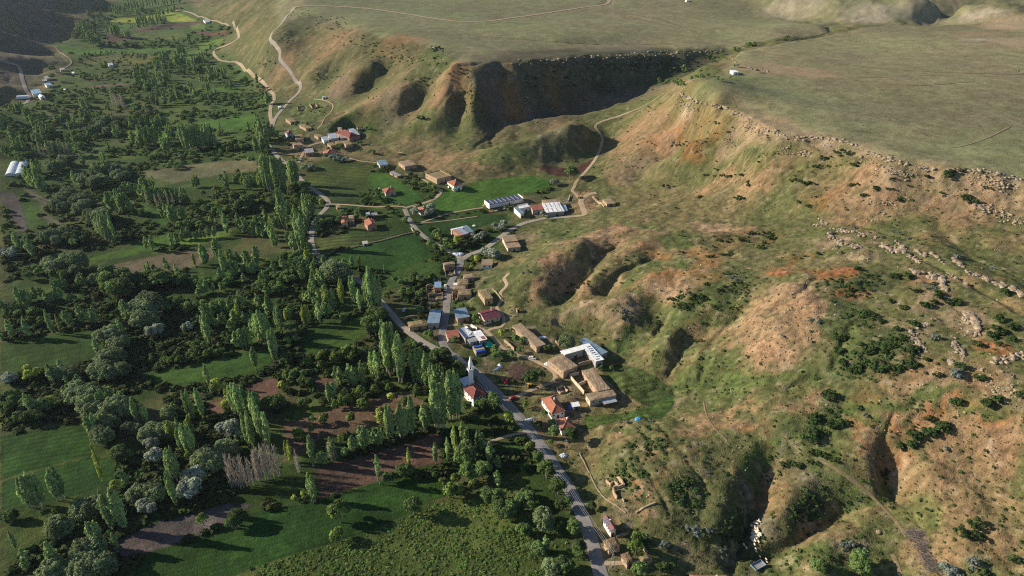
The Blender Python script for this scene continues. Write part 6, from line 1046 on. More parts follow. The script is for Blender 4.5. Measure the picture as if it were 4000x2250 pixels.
# ---- hillside shrubs: (tile, kind, cx, cy, rx, ry, n, height m)
SH = [
 (2,0,'shrub',1590,1335,70,12,6,3),(2,0,'shrub',1700,1325,40,8,3,3),(2,0,'shrub',1460,1325,20,6,2,2.6),(2,0,'shrub',1540,1225,14,4,1,2.6),(2,0,'shrub',1860,1230,20,5,1,3),(2,0,'shrub',1160,1405,60,16,5,2.5),(2,0,'shrub',1560,930,40,12,3,2.6),(2,0,'shrub',1640,1000,30,8,2,2.4),(2,0,'shrub',1550,1285,40,6,3,2.2),(2,0,'shrub',1770,1400,30,16,3,3),(2,0,'shrub',1240,1090,90,30,12,2),(2,0,'shrub',1010,1070,120,40,12,1.6),(2,0,'shrub',1030,830,60,20,5,2.4),(2,0,'shrub',1280,1100,40,20,4,2.4),(2,0,'shrub',900,1270,80,16,6,1.6),(2,0,'shrub',850,970,60,40,6,1.6),(2,0,'shrub',1500,1010,60,12,4,2),
 (3,0,'shrub',570,1160,100,26,10,3),(3,0,'shrub',430,1190,60,20,5,2.8),(3,0,'shrub',650,1250,40,20,4,3),(3,0,'shrub',390,1260,60,16,5,2.8),(3,0,'shrub',290,1390,70,24,7,3),(3,0,'shrub',1370,1330,30,40,5,5),(3,0,'shrub',1215,1345,24,10,2,3.4),(3,0,'shrub',940,1360,24,8,2,3),(3,0,'shrub',650,1400,50,12,4,2.6),(3,0,'shrub',800,1430,60,10,5,2.4),(3,0,'shrub',920,1435,40,10,3,2.6),(3,0,'shrub',1070,1410,20,6,2,2.4),(3,0,'shrub',1450,1290,60,14,4,2.4),(3,0,'shrub',1630,1310,30,10,2,2),(3,0,'shrub',1640,1430,40,10,3,2.4),(3,0,'shrub',190,1370,30,8,2,2.6),
 (2,1,'shrub',1690,60,60,12,5,4),(2,1,'shrub',1240,130,12,5,1,3.4),(2,1,'shrub',1430,50,30,10,3,3),(2,1,'shrub',1150,165,8,3,1,2),(2,1,'shrub',1860,320,90,14,8,2.6),(2,1,'shrub',1740,360,60,12,5,2.6),(2,1,'shrub',1560,370,20,8,2,2.8),(2,1,'shrub',1620,380,30,8,2,2.6),(2,1,'shrub',1440,370,8,3,1,2.6),(2,1,'shrub',1520,425,14,6,2,2.8),(2,1,'shrub',1630,470,70,16,8,2.4),(2,1,'shrub',1500,490,30,6,3,2.6),(2,1,'shrub',1870,420,40,16,4,3.2),(2,1,'shrub',1910,380,14,14,2,3),(2,1,'shrub',1280,455,30,8,3,2),
 (2,1,'shrub',1210,810,50,14,5,2.6),(2,1,'shrub',1340,780,30,14,4,3),(2,1,'shrub',1430,805,40,16,5,3),(2,1,'shrub',1300,870,90,24,10,2.6),(2,1,'shrub',1600,745,50,8,3,2.4),(2,1,'shrub',1690,700,60,16,5,2.4),(2,1,'bluegrey',1700,650,60,20,5,2),(2,1,'shrub',1450,695,40,12,3,2.2),(2,1,'bluegrey',1610,830,16,6,1,2.6),(2,1,'shrub',1760,830,16,6,1,2.4),(2,1,'shrub',910,670,14,5,2,1.8),(2,1,'shrub',800,690,40,3,3,1.6),(2,1,'bluegrey',860,930,50,50,10,2),(2,1,'shrub',870,960,60,30,8,1.8),(2,1,'shrub',1090,1050,12,5,1,2.4),(2,1,'shrub',1110,990,30,12,3,2),(2,1,'shrub',1440,1005,30,8,2,2.2),(2,1,'shrub',1400,1130,24,8,2,2.4),(2,1,'shrub',1680,950,16,5,1,2),(2,1,'shrub',1550,890,12,4,1,2),(2,1,'shrub',1670,885,24,6,2,1.6),(2,1,'shrub',1770,1250,10,4,1,2.2),(2,1,'bluegrey',330,620,60,30,6,2),(2,1,'shrub',430,720,60,60,8,2),(2,1,'shrub',560,700,40,40,5,1.8),(2,1,'shrub',330,710,10,4,1,2.6),(2,1,'bluegrey',100,610,30,20,3,2),
 (3,1,'shrub',20,345,30,20,5,3.6),(3,1,'shrub',300,115,16,5,1,3),(3,1,'shrub',225,85,20,6,1,3),(3,1,'shrub',360,40,10,4,1,2.4),(3,1,'shrub',720,25,30,12,4,3),(3,1,'shrub',990,60,12,20,3,3.6),(3,1,'shrub',1480,50,30,20,4,5),(3,1,'shrub',1545,85,20,10,2,4),(3,1,'shrub',1310,15,20,6,2,3),(3,1,'shrub',380,475,8,8,2,3),(3,1,'shrub',680,595,20,8,2,3),(3,1,'shrub',550,465,12,4,1,2.4),(3,1,'shrub',950,640,60,16,7,3),(3,1,'shrub',1040,650,20,24,3,4),(3,1,'shrub',1100,750,50,12,4,2.6),(3,1,'shrub',1240,700,40,8,3,2.4),(3,1,'shrub',1210,855,60,20,9,3.4),(3,1,'shrub',1280,790,20,24,4,4),(3,1,'shrub',1400,840,50,20,7,3.4),(3,1,'shrub',1790,770,24,10,3,4),(3,1,'shrub',700,760,110,50,14,2),(3,1,'shrub',680,690,60,12,5,2),(3,1,'shrub',760,930,60,24,10,3),(3,1,'shrub',860,985,20,10,3,3),(3,1,'shrub',920,830,14,8,3,2.4),(3,1,'shrub',1020,880,40,8,4,2.4),(3,1,'shrub',1090,1000,40,16,5,3.4),(3,1,'shrub',1000,1040,40,10,4,3),(3,1,'shrub',760,1030,8,4,1,3),(3,1,'shrub',500,1095,10,4,1,3.6),(3,1,'shrub',570,1110,8,12,2,4),(3,1,'shrub',545,1210,6,24,3,4.5),(3,1,'shrub',700,1170,8,6,1,3.6),(3,1,'shrub',800,1210,80,20,10,3),(3,1,'shrub',1100,1200,50,24,8,3),(3,1,'shrub',1010,1110,30,12,3,3),(3,1,'shrub',940,1115,14,8,2,3),(3,1,'shrub',900,1170,60,16,6,2.4),(3,1,'shrub',550,1300,12,16,2,4),(3,1,'shrub',650,1340,50,30,10,3.6),(3,1,'shrub',900,1340,120,24,14,3),(3,1,'shrub',1090,1310,50,24,7,3.4),(3,1,'shrub',1210,1275,20,12,3,3),
 (3,1,'shrub',1590,1170,20,10,2,5),(3,1,'shrub',1740,1050,24,16,3,4.4),(3,1,'shrub',1850,1030,40,12,4,4),(3,1,'shrub',1740,970,14,8,2,4.6),(3,1,'shrub',1680,1110,24,16,3,4),(3,1,'shrub',1850,1120,40,10,4,3.6),(3,1,'shrub',1740,1160,14,6,1,3.4),(3,1,'bluegrey',1260,1115,10,4,1,3.6),(3,1,'shrub',1450,1320,24,12,3,4),(3,1,'bluegrey',1420,1390,40,12,2,3.6),(3,1,'shrub',1590,1420,20,10,2,3.6),(3,1,'shrub',1270,1390,12,6,1,3.4),(3,1,'bluegrey',1220,740,60,20,5,2),(3,1,'bluegrey',640,275,16,4,1,2.2),(3,1,'bluegrey',965,255,14,4,1,2),(3,1,'bluegrey',760,310,16,4,1,2),(3,1,'bluegrey',850,345,24,6,2,2),(3,1,'bluegrey',1100,360,50,8,3,2),(3,1,'bluegrey',1000,310,50,4,2,1.8),(3,1,'bluegrey',1440,490,40,6,2,2.4),(3,1,'bluegrey',1690,580,24,6,2,2.4),(3,1,'bluegrey',520,420,16,6,1,2.4),(3,1,'bluegrey',330,960,70,20,4,1.6),(3,1,'bluegrey',380,990,20,6,2,2.2),(3,1,'bluegrey',110,1090,10,4,1,2.4),
 (3,2,'shrub',455,90,50,24,6,4.4),(3,2,'shrub',690,185,8,3,1,2.4),(3,2,'bluegrey',740,245,12,6,1,3.4),(3,2,'shrub',350,270,24,24,4,4),(3,2,'shrub',540,310,80,20,9,3.4),(3,2,'shrub',320,400,40,40,8,4.4),(3,2,'shrub',360,540,60,20,6,3),(3,2,'shrub',180,620,90,24,9,2.6),(3,2,'shrub',480,580,30,8,2,3),(3,2,'shrub',1650,160,14,16,3,5),(3,2,'shrub',1730,130,16,12,2,4.4),(3,2,'shrub',1900,90,24,10,3,4.4),(3,2,'shrub',1110,400,30,16,4,5),(3,2,'shrub',1220,380,50,16,6,4.4),(3,2,'shrub',1330,340,40,24,5,4.4),(3,2,'shrub',1080,460,12,12,2,4),(3,2,'shrub',1000,480,16,8,2,4),(3,2,'shrub',1215,275,10,4,1,3.4),(3,2,'bluegrey',1340,495,10,4,1,2.4),(3,2,'shrub',1400,150,50,20,6,3),(3,2,'shrub',1445,1150,8,4,1,7),(3,2,'shrub',1575,1080,8,4,1,5.4),(3,2,'shrub',1570,1165,6,3,1,5),(3,2,'shrub',1850,1335,8,4,1,5),(3,2,'bluegrey',1550,1380,10,4,1,5),(3,2,'bluegrey',1375,1430,16,6,1,5),(3,2,'shrub',1640,1449,16,6,2,4),(3,2,'bluegrey',600,1220,50,16,5,2.4),(3,2,'shrub',880,690,30,40,8,1.8),
 (2,2,'shrub',900,480,8,3,1,3),(2,2,'shrub',1010,490,8,4,1,2.4),(2,2,'bluegrey',1360,1130,10,5,1,5),(2,2,'bluegrey',1480,1110,6,3,1,3),(2,2,'bluegrey',850,300,40,10,3,2),(2,2,'bluegrey',1130,1220,40,16,3,2.6),(2,2,'bluegrey',1600,1290,30,60,6,2),(2,2,'bluegrey',1050,285,20,6,2,2),
 (2,0,'shrub',1000,470,500,30,40,3),(2,0,'shrub',300,600,260,90,34,2.6),(1,0,'shrub',560,180,140,60,30,2.6),(1,0,'shrub',1380,380,60,20,10,4),(1,0,'shrub',1240,900,20,8,4,4),(1,0,'shrub',780,650,60,30,10,2.4),(1,0,'shrub',1000,360,200,40,16,2.6),(1,0,'shrub',700,290,140,40,12,2.4),(1,0,'shrub',340,110,80,50,10,2.4),(1,0,'shrub',900,740,60,20,6,2),(1,0,'shrub',1500,560,120,60,14,2.4),(1,0,'shrub',200,330,60,60,7,2),(1,0,'shrub',1060,430,50,60,8,2.4),
]
# ---------------- placing plants ----------------
random.seed(21)
def topz(Y, z, yt):
    v = (CY - yt) / F; return HC + Y * (v * cp - sp) / (cp + v * sp) - z
TREES = []
for (i, j, kind, pts, n) in PT:
    for k in range(n):
        if len(pts) == 1: x, yb, yt = pts[0]; dx = 14 if n > 1 else 0; x += random.uniform(-dx, dx); q = random.uniform(-1, 1) * (6 if n > 1 else 0); yb += q; yt += q + random.uniform(-6, 14) * (n > 1)
        else:
            t = (k + random.uniform(.25, .75)) / n * (len(pts) - 1); a_ = min(int(t), len(pts) - 2); f = t - a_; P, Q_ = pts[a_], pts[a_ + 1]
            x, yb, yt = [P[c] * (1 - f) + Q_[c] * f for c in range(3)]; x += random.uniform(-5, 5); yb += random.uniform(-8, 6); yt += random.uniform(-12, 14)
        X_, Y_ = T(i, j, x, yb); TREES.append([kind, X_, Y_, T(i, j, x, yt)[1], None])
for (i, j, x0, y0, x1, y1, n, hp) in PR:
    k = 0
    while k < n:
        cx, cy = random.uniform(x0, x1), random.uniform(y0, y1); sl = random.uniform(-.35, .05)
        for q in range(random.choice([2, 3, 4, 5, 7])):
            x = cx + q * random.uniform(9, 17) * (1.5 if j else 1); yb = cy + (x - cx) * sl + random.uniform(-4, 4); hp_ = hp * random.uniform(.6, 1.15); k += 1
            X_, Y_ = T(i, j, x, yb); TREES.append([random.choice(['poplar'] * 7 + ['yellow']), X_, Y_, T(i, j, x, yb - hp_)[1], None])
for (i, j, kind, cx, cy, rx, ry, n, hh) in RT + SH:
    if kind in ('shrub', 'bluegrey'): hh *= .66
    if (i, j) == (2, 2) and kind in ('broad', 'willow'): n = max(1, int(n * .5)); hh *= .8
    for k in range(n):
        if n == 1: dx = dy = 0
        else: r_ = math.sqrt(random.random()); a_ = random.uniform(0, 6.28); dx, dy = math.cos(a_) * r_, math.sin(a_) * r_
        X_, Y_ = T(i, j, cx + dx * rx, cy + dy * ry); TREES.append([kind, X_, Y_, None, hh * random.uniform(.75, 1.25)])
TREES = [t for t in TREES if t[0] in PROTO]
TW = Wn([(t[1], t[2]) for t in TREES]); TZ = h(TW[:, 0], TW[:, 1])
roadpts = np.vstack([np.c_[P, np.full(len(P), wd * .5)] for n_, t_, wd, P in ROADS_S])
def clear(x, y, rad):
    if (np.hypot(roadpts[:, 0] - x, roadpts[:, 1] - y) < roadpts[:, 2] + rad).any(): return False
    for (bx, by, an, lx, ly, z0) in BUILT:
        c, s = math.cos(an), math.sin(an); u = (x - bx) * c + (y - by) * s; v = -(x - bx) * s + (y - by) * c
        if abs(u) < lx / 2 + rad and abs(v) < ly / 2 + rad: return False
    return True
BASEH = {'poplar': 18, 'yellow': 18, 'bare': 18, 'broad': 9, 'willow': 11, 'silver': 6, 'orchard': 4, 'lime': 5, 'shrub': 2.6, 'bluegrey': 1.8}
INFO = {'poplar': ('poplar_tree', 'slender green poplar', 'poplar', 'poplars'), 'yellow': ('poplar_tree', 'yellow green young poplar', 'poplar', 'poplars'), 'bare': ('bare_poplar', 'leafless pale grey poplar', 'poplar', 'leafless poplars'),
        'broad': ('leafy_tree', 'round dark green tree', 'tree', 'round leafy trees'), 'willow': ('willow_tree', 'lumpy grey green willow', 'willow', 'willows'), 'silver': ('silver_willow', 'pale silver grey tree', 'tree', 'silvery trees'),
        'orchard': ('fruit_tree', 'small green fruit tree', 'tree', 'fruit trees'), 'lime': ('blossoming_tree', 'bright yellow green bushy tree', 'tree', 'yellow green trees'), 'shrub': ('shrub', 'dark green shrub', 'shrub', 'hillside shrubs'), 'bluegrey': ('grey_shrub', 'blue grey shrub', 'shrub', 'blue grey shrubs')}
CAP = {'poplar': 292, 'broad': 285, 'willow': 250, 'silver': 120, 'orchard': 200, 'lime': 60, 'shrub': 290, 'bluegrey': 110, 'yellow': 60, 'bare': 60}
items = {k: [] for k in INFO}
for t, w_, z in zip(TREES, TW, TZ):
    x, y = float(w_[0]), float(w_[1]); d = float(proj(x, y, z)[2])
    hh = t[4] if t[4] else max(5.0, min(34.0, float(topz(y, z, t[3]))))
    if t[4] and t[0] not in ('shrub', 'bluegrey') and d > 900: hh *= 1.1
    for _ in range(6):
        if clear(x, y, 1.2 if t[0] in ('poplar', 'yellow', 'bare', 'shrub') else hh * .3): break
        x -= random.uniform(1, 4); y -= random.uniform(-3, 3)
    else: continue
    z = float(h(x, y)); px, py, d = [float(v) for v in proj(x, y, z + hh * .4)]
    if not (-60 < px < 2640 and -60 < py < 1600): continue
    items[t[0]].append(dict(x=x, y=y, z=z, hh=hh, px=px, py=py, size=hh / d * F))
LEFT = []
TRUNKS = 0
for kind, L in items.items():
    nm, desc, cat, grp = INFO[kind]; L.sort(key=lambda t: -t['size']); keep = L[:CAP[kind]]; LEFT += [(kind, t) for t in L[CAP[kind]:]]
    for t in keep:
        pr = random.choice(PROTO[kind]); s = t['hh'] / BASEH[kind]; rz = random.uniform(0, 6.28)
        if kind in ('poplar', 'yellow', 'bare'): sx = s ** .45 * random.uniform(.7, 1.2) if s < 1 else s ** .5 * random.uniform(.75, 1.15)
        else: sx = s * random.uniform(.85, 1.15)
        if pr[1] is None: o = bpy.data.objects.new(nm, pr[0]); C.objects.link(o)
        else:
            o = bpy.data.objects.new(nm, None); C.objects.link(o); o.empty_display_size = .5
            for pn, me in (('crown', pr[0]), ('trunk', pr[1])):
                c = bpy.data.objects.new(pn, me); C.objects.link(c); c.parent = o
        o.location = (t['x'], t['y'], t['z'] - .05); o.rotation_euler = (random.uniform(-.03, .03), random.uniform(-.03, .03), rz); o.scale = (sx, sx, s); o['category'] = cat; o['group'] = grp; t['o'] = o
    label_all(keep, desc)
def merged(name, inst, m, kind='stuff', label=None):     # inst: list of (V, F, C, x, y, z, sx, sz, rz)
    if not inst: return
    Vs, Fs, Cs, o = [], [], [], 0
    for (V, Fq, Cc, x, y, z, sx, sz, rz) in inst:
        c, s = math.cos(rz), math.sin(rz); Vs.append(np.c_[(V[:, 0] * c - V[:, 1] * s) * sx + x, (V[:, 0] * s + V[:, 1] * c) * sx + y, V[:, 2] * sz + z]); Fs.append(Fq + o); Cs.append(Cc * random.uniform(.8, 1.2)); o += len(V)
    ob = npmesh(name, np.vstack(Vs), np.vstack(Fs), m, np.vstack(Cs), smooth=False); tag(ob, kind=kind, label=label); return ob
by = {}
for kind, t in LEFT:
    key = 'poplar_far' if kind in ('poplar', 'yellow') else kind; by.setdefault(key, []).append(t)
for key, L in by.items():
    inst = []
    for t in L:
        pr = random.choice(PROTO[key]); V, Fq, Cc = pr[2]; b_ = BASEH.get(key, 18); s = t['hh'] / b_
        if len(Fq) > 600: idx = rng.choice(len(Fq), 500, replace=False); V = V.reshape(-1, 4, 3)[idx]; cc_ = V.mean(1, keepdims=True); V = ((V - cc_) * 1.5 + cc_).reshape(-1, 3); Cc = Cc.reshape(-1, 4, 3)[idx].reshape(-1, 3); Fq = np.arange(len(V)).reshape(-1, 4)
        inst.append((V, Fq, Cc, t['x'], t['y'], t['z'], s if 'poplar' not in key else s ** .5, s, random.uniform(0, 6.28)))
    merged('distant_trees', inst, LM['poplar' if 'poplar' in key else key], label='small far trees too many to count')
fx, fy, FXX, FYY = (lambda px, py: (px, py, *hit(px, py, hbase)))(np.random.default_rng(4).uniform(0, 1060, 2600), np.random.default_rng(5).uniform(40, 640, 2600))
dd_ = fbm(FXX, FYY * .6, 60, 3, 21); kk = (gs_v(FXX, FYY) > 3) & (dd_ > .50) & (FYY > 560)
FXX, FYY = FXX[kk], FYY[kk]
FIN = []
for x_, y_ in zip(FXX, FYY):
    if not clear(x_, y_, 4): continue
    FIN.append((x_, y_))
FZ = h(np.array([p[0] for p in FIN]), np.array([p[1] for p in FIN])); fb = np.array([p for p in FIN]); fm = ~(lambda X, Y: np.array([any(inpoly(np.array([a]), np.array([b]), P_)[0] for (_, _, _, _, P_) in FIELDW) for a, b in zip(X, Y)]))(fb[:, 0], fb[:, 1])
lod = []
for pr in PROTO['broad'] + PROTO['willow']:
    V, Fq, Cc = pr[2]; idx = rng.choice(len(Fq), 420, replace=False); V = V.reshape(-1, 4, 3)[idx]; cc_ = V.mean(1, keepdims=True); lod.append((((V - cc_) * 1.9 + cc_).reshape(-1, 3), np.arange(420 * 4).reshape(-1, 4), Cc.reshape(-1, 4, 3)[idx].reshape(-1, 3)))
inst = []
for (x_, y_), z_, ok in zip(FIN, FZ, fm):
    if not ok: continue
    pq = proj(x_, y_, z_)
    if pq[0] < 95 and 385 < pq[1] < 470: continue
    V, Fq, Cc = random.choice(lod); s = random.uniform(.3, .8); inst.append((V, Fq, Cc * [1 + random.uniform(-.2, .4), 1, 1], x_, y_, z_, s, s * random.uniform(.8, 1.2), random.uniform(0, 6.28)))
merged('distant_trees', inst, LM['under_far_lit'], label='unbroken tree cover of the far valley floor'); print('far trees', len(inst))
# ---------------- undergrowth, scrub and weeds (uncountable) ----------------
lo = [clouds([((0, 0, .35), (1, 1, .75), 26, .34), ((.6, .2, .25), (.6, .6, .5), 12, .3), ((-.5, -.4, .2), (.6, .6, .5), 12, .3)]) for k in range(5)]
tiny = [clouds([((0, 0, .2), (.8, .8, .5), 12, .36)]) for k in range(4)]
FB = [(P_.min(0), P_.max(0), P_) for (_, _, _, _, P_) in FIELDW]
def infield(x, y):
    m = np.zeros(len(x), bool)
    for a_, b_, P_ in FB:
        i = np.nonzero((x > a_[0]) & (x < b_[0]) & (y > a_[1]) & (y < b_[1]))[0]
        if len(i): m[i] |= inpoly(x[i], y[i], P_)
    return m
def scatter_px(n, x0, x1, y0, y1):
    px = rng.uniform(x0, x1, n); py = rng.uniform(y0, y1, n); X, Y = hit(px, py, hbase); return px, py, X, Y
def okclear(X, Y, rad=1.0):
    m = np.ones(len(X), bool)
    for k in range(0, len(X), 2000):
        s = slice(k, k + 2000); m[s] = (np.hypot(X[s, None] - roadpts[None, :, 0], Y[s, None] - roadpts[None, :, 1]) > roadpts[None, :, 2] + rad).all(1)
    for (bx, by_, an, lx, ly, z0) in BUILT:
        c, s = math.cos(an), math.sin(an); u = (X - bx) * c + (Y - by_) * s; v = -(X - bx) * s + (Y - by_) * c; m &= ~((np.abs(u) < lx / 2 + rad) & (np.abs(v) < ly / 2 + rad))
    return m
px, py, X, Y = scatter_px(21000, 0, 1500, 20, 1449)
den = fbm(X, Y, 45, 3, 12); keep = (gs_v(X, Y) > 2) & ~infield(X, Y) & (den > .44 + .05 * sstep(500, 900, Y)) & ~((px > 880) & (px < 1450) & (py > 1180 + (1450 - px) * .05)) & okclear(X, Y, 2.5)
village = ((px > 1060) & (py > 560) & (py < 1080) & (px > 1250 - (py - 500) * .3)); keep &= ~(village & (rng.random(len(px)) < .8))
X, Y, py_ = X[keep], Y[keep], py[keep]; Z = h(X, Y); dd = np.hypot(X, Y)
inst = []
for x, y, z, d in zip(X, Y, Z, dd):
    s = random.uniform(.7, 2.3) * (1 + d / 2500); V, Fq, Cc = random.choice(lo); inst.append((V, Fq, Cc * [1 + random.uniform(-.15, .35), 1 + random.uniform(-.1, .15), 1], x, y, z - .2, s, s * random.uniform(.7, 1.1), random.uniform(0, 6.28)))
merged('undergrowth', [q for q in inst if q[4] < 560], LM['under'], label='dense dark green undergrowth between the nearer valley fields'); merged('side_lit_thicket', [q for q in inst if q[4] >= 560], LM['under_far_lit'], label='far valley orchard and thicket growth, its green lightened for side light')  # beyond the split, the lighter leaf colour stands in for side light
print('undergrowth', len(inst))
# weeds of the bottom meadow
wp = Wn(TT(1,2,[(0,1380),(800,1140),(1180,980),(1500,840),(1750,780),(1960,700),(2050,760),(2300,1100),(2500,1449),(0,1449)]))
px, py, X, Y = scatter_px(14000, 640, 1500, 1180, 1449); k = inpoly(X, Y, wp) & (rng.random(len(X)) < .35 + .65 * sstep(.4, .6, fbm(X, Y, 12, 3, 4))) & okclear(X, Y, 1.5); X, Y = X[k], Y[k]; Z = h(X, Y)
inst = [(*(lambda q: (q[0], q[1], q[2] * [1 + random.uniform(-.25, .25), 1 + random.uniform(-.1, .25), 1] * random.uniform(.6, 1.25)))(random.choice(tiny)), x, y, z - .05, *(lambda s_: (s_, s_ * random.uniform(.5, 1.0)))(random.choice([.22, .3, .4, .5, .6, .9])), random.uniform(0, 6.28)) for x, y, z in zip(X, Y, Z)]
merged('weeds', inst, LM['weed'], label='tall tangled weeds filling the bottom meadow')
# hillside scrub tufts
px, py, X, Y = scatter_px(42000, 560, 2600, 60, 1449)
dk = np.zeros(len(X)); 
for b in BLOBS:
    if b[4] in (DKG, GRN) and b[2] > 1: dk = np.maximum(dk, sstep(1.3, .4, np.hypot((px - b[0]) / b[2], (py - b[1]) / b[3])) * (1 if b[4] == DKG else .22))
dk = np.where(infield(X, Y), 0, dk); hill = (gs_v(X, Y) < -2) & (gs_a(X, Y) < 0) & (gs_b(X, Y) < 0)
kt = (gs_v(X, Y) < -2) & (rng.random(len(X)) < np.where(hill, .32, .12)) & okclear(X, Y, 1.0) & (Y < 1100); XT, YT = X[kt], Y[kt]; ZT = h(XT, YT)
k = hill & (rng.random(len(X)) < .05 + .75 * dk) & okclear(X, Y, 1.0) & (Y < 1150); X, Y, dk2 = X[k], Y[k], dk[k]; Z = h(X, Y)
inst = []
for x, y, z in zip(XT, YT, ZT):
    s = random.uniform(.2, .6) * (1 + math.hypot(x, y) / 1400); V, Fq, Cc = random.choice(tiny); inst.append((V, Fq, Cc * random.uniform(.6, 1.5) * [1 + random.uniform(-.1, .35), 1, 1], x, y, z - .05, s, s * random.uniform(.5, .9), random.uniform(0, 6.28)))
merged('grass_tufts', inst, LM['tuft'], label='olive and straw coloured grass tufts over the hillsides')
inst = []
for x, y, z, q in zip(X, Y, Z, dk2):
    s = random.uniform(.35, 1.0) * (1 + .5 * q) * (1 + math.hypot(x, y) / 1600); V, Fq, Cc = random.choice(tiny); inst.append((V, Fq, Cc, x, y, z - .1, s, s * random.uniform(.6, 1.1), random.uniform(0, 6.28)))
merged('scrub', inst, LM['shrub'], label='low dark scrub tufts scattered over the hills'); print('scrub', len(inst))
# ---------------- rocks ----------------
M['rock'] = mat('pale_limestone', (.33, .27, .20), .95, [(.12, .6, 1.3), (.9, .7, 1.15), (4, .8, 1.15)], (2.5, .8, .2), .1)
def rockmesh(seed):
    import bmesh
    r_ = random.Random(seed); bm = bmesh.new(); bmesh.ops.create_icosphere(bm, subdivisions=2, radius=1); ax = [Vector((r_.gauss(0, 1), r_.gauss(0, 1), r_.gauss(0, 1))).normalized() for k in range(9)]; lim = [r_.uniform(.55, .9) for k in ax]
    for v in bm.verts:
        p = v.co.copy()
        for a_, l_ in zip(ax, lim):
            q = p.dot(a_)
            if q > l_: p -= a_ * (q - l_)
        p *= r_.uniform(.95, 1.05); v.co = Vector((p.x * 1.15, p.y * .9, p.z * .75))
    me = bpy.data.meshes.new('boulder'); bm.to_mesh(me); bm.free(); me.materials.append(M['rock']); return me
ROCKM = [rockmesh(k) for k in range(6)]
RK = [ # tile, polyline, half width, n, size
 (3,1,[(340,250),(450,240)],14,12,1.7),(3,1,[(370,205),(450,240)],8,8,1.6),(3,1,[(460,275),(600,300),(820,345)],12,40,1.7),(3,1,[(465,330),(560,390),(700,420)],18,44,2.2),(3,1,[(500,440),(800,520)],16,22,1.1),(3,1,[(850,400),(940,440),(1050,430)],26,40,2.6),(3,1,[(1050,480),(1150,530)],10,14,2.4),(3,1,[(1110,440),(1190,490)],10,12,2.2),(3,1,[(1070,580),(1160,620)],10,18,2.3),
 (3,1,[(1210,630),(1340,660)],18,22,3),(3,1,[(1290,680),(1350,740)],12,14,2.6),(3,1,[(1230,460),(1350,550)],10,16,1.9),(3,1,[(1390,500),(1470,570)],10,12,2.3),(3,1,[(1480,600),(1680,670)],12,22,2.6),(3,1,[(1700,680),(1850,740),(1940,790)],14,32,2.1),(3,1,[(1350,610),(1420,650)],6,6,1.8),(3,1,[(1460,650),(1500,700)],12,8,1.5),(3,1,[(950,370),(1060,430)],8,14,1.9),
 (3,1,[(1480,930),(1590,1000)],34,45,2.2),(3,1,[(1540,1050),(1590,1080)],16,10,2.4),(3,1,[(1400,1150),(1480,1220)],34,44,1.5),(3,1,[(1070,1060),(1200,1200)],30,54,1.3),(3,1,[(1110,1030),(1230,990)],14,12,1.5),(3,1,[(1360,1270),(1400,1290)],14,10,1.8),(3,1,[(1700,1280),(1930,1230)],22,26,1.7),(3,1,[(1590,1330),(1630,1345)],10,5,1.6),(3,1,[(1550,90),(1932,240)],36,60,1.6),(3,1,[(700,60),(1000,110)],26,24,1.2),(3,1,[(780,160),(880,170)],14,8,1.2),(3,1,[(630,205),(900,220)],8,8,1.2),
 (2,0,[(1260,705),(1400,770),(1600,810),(1780,900),(1932,990)],9,85,2.0),(3,0,[(0,970),(140,1040),(400,1040),(600,1070),(700,1130),(850,1190),(1000,1235),(1300,1290),(1600,1290),(1932,1360)],14,140,2.1),(3,0,[(100,1120),(330,1180)],34,40,1.5),(3,0,[(700,1190),(900,1290),(1100,1320)],34,56,1.5),(3,0,[(1500,1340),(1900,1420)],44,60,1.4),(1,0,[(1290,340),(1470,420)],8,24,1.5),
 (2,0,[(0,475),(600,435),(1200,405),(1600,388)],16,90,1.8),(2,0,[(200,500),(1100,470)],40,50,1.5),(2,0,[(1650,440),(1700,480),(1850,530),(1932,542)],6,32,1.6),(2,0,[(1240,760),(1400,830)],30,40,1.1),(2,0,[(1740,940),(1932,1030)],40,60,1.4),(2,0,[(1300,900),(1500,950)],60,26,1),(2,0,[(1100,1000),(1500,1150)],80,30,.9),(2,0,[(1600,1060),(1900,1200)],70,24,1.1),
 (3,2,[(1650,10),(1900,60)],34,26,1.2),(3,2,[(880,350),(882,351)],1,1,1.4),(3,2,[(1045,718),(1046,718)],1,1,1.0),(3,2,[(832,1116),(833,1116)],1,1,1.6),(3,2,[(200,520),(202,522)],1,1,1.0),(3,2,[(670,1235),(745,1250)],18,10,.9),(3,2,[(260,660),(266,660)],1,1,1.2),(3,2,[(420,590),(440,600)],6,3,1.2),(3,2,[(1430,215),(1440,245)],10,4,1.2),(2,0,[(100,780),(200,900)],60,20,1.4),(2,1,[(600,100),(900,60)],60,10,.8),(2,2,[(820,370),(832,375)],2,2,1.1),(2,2,[(1000,870),(1060,840)],16,4,1.0),(2,2,[(1450,240),(1800,580)],90,10,.7),
]
random.seed(5); rp = []
for (i, j, L, w_, n, s) in RK:
    for k in range(int(n * (2.1 if n > 5 else 1))):
        t = random.random() * (len(L) - 1); a_ = min(int(t), len(L) - 2); f = t - a_; g1 = random.gauss(0, .5)
        rp.append((*T(i, j, L[a_][0] * (1 - f) + L[a_ + 1][0] * f + random.uniform(-6, 6) * (n > 1), L[a_][1] * (1 - f) + L[a_ + 1][1] * f + g1 * w_ * 1.25 * (n > 1)), s * 1.15 * random.choice([.3, .4, .5, .6, .8, 1, 1.4]) * random.uniform(.8, 1.2)))
RWp = Wn([(a_, b_) for a_, b_, c_ in rp]); RZ = h(RWp[:, 0], RWp[:, 1]); rocks = []
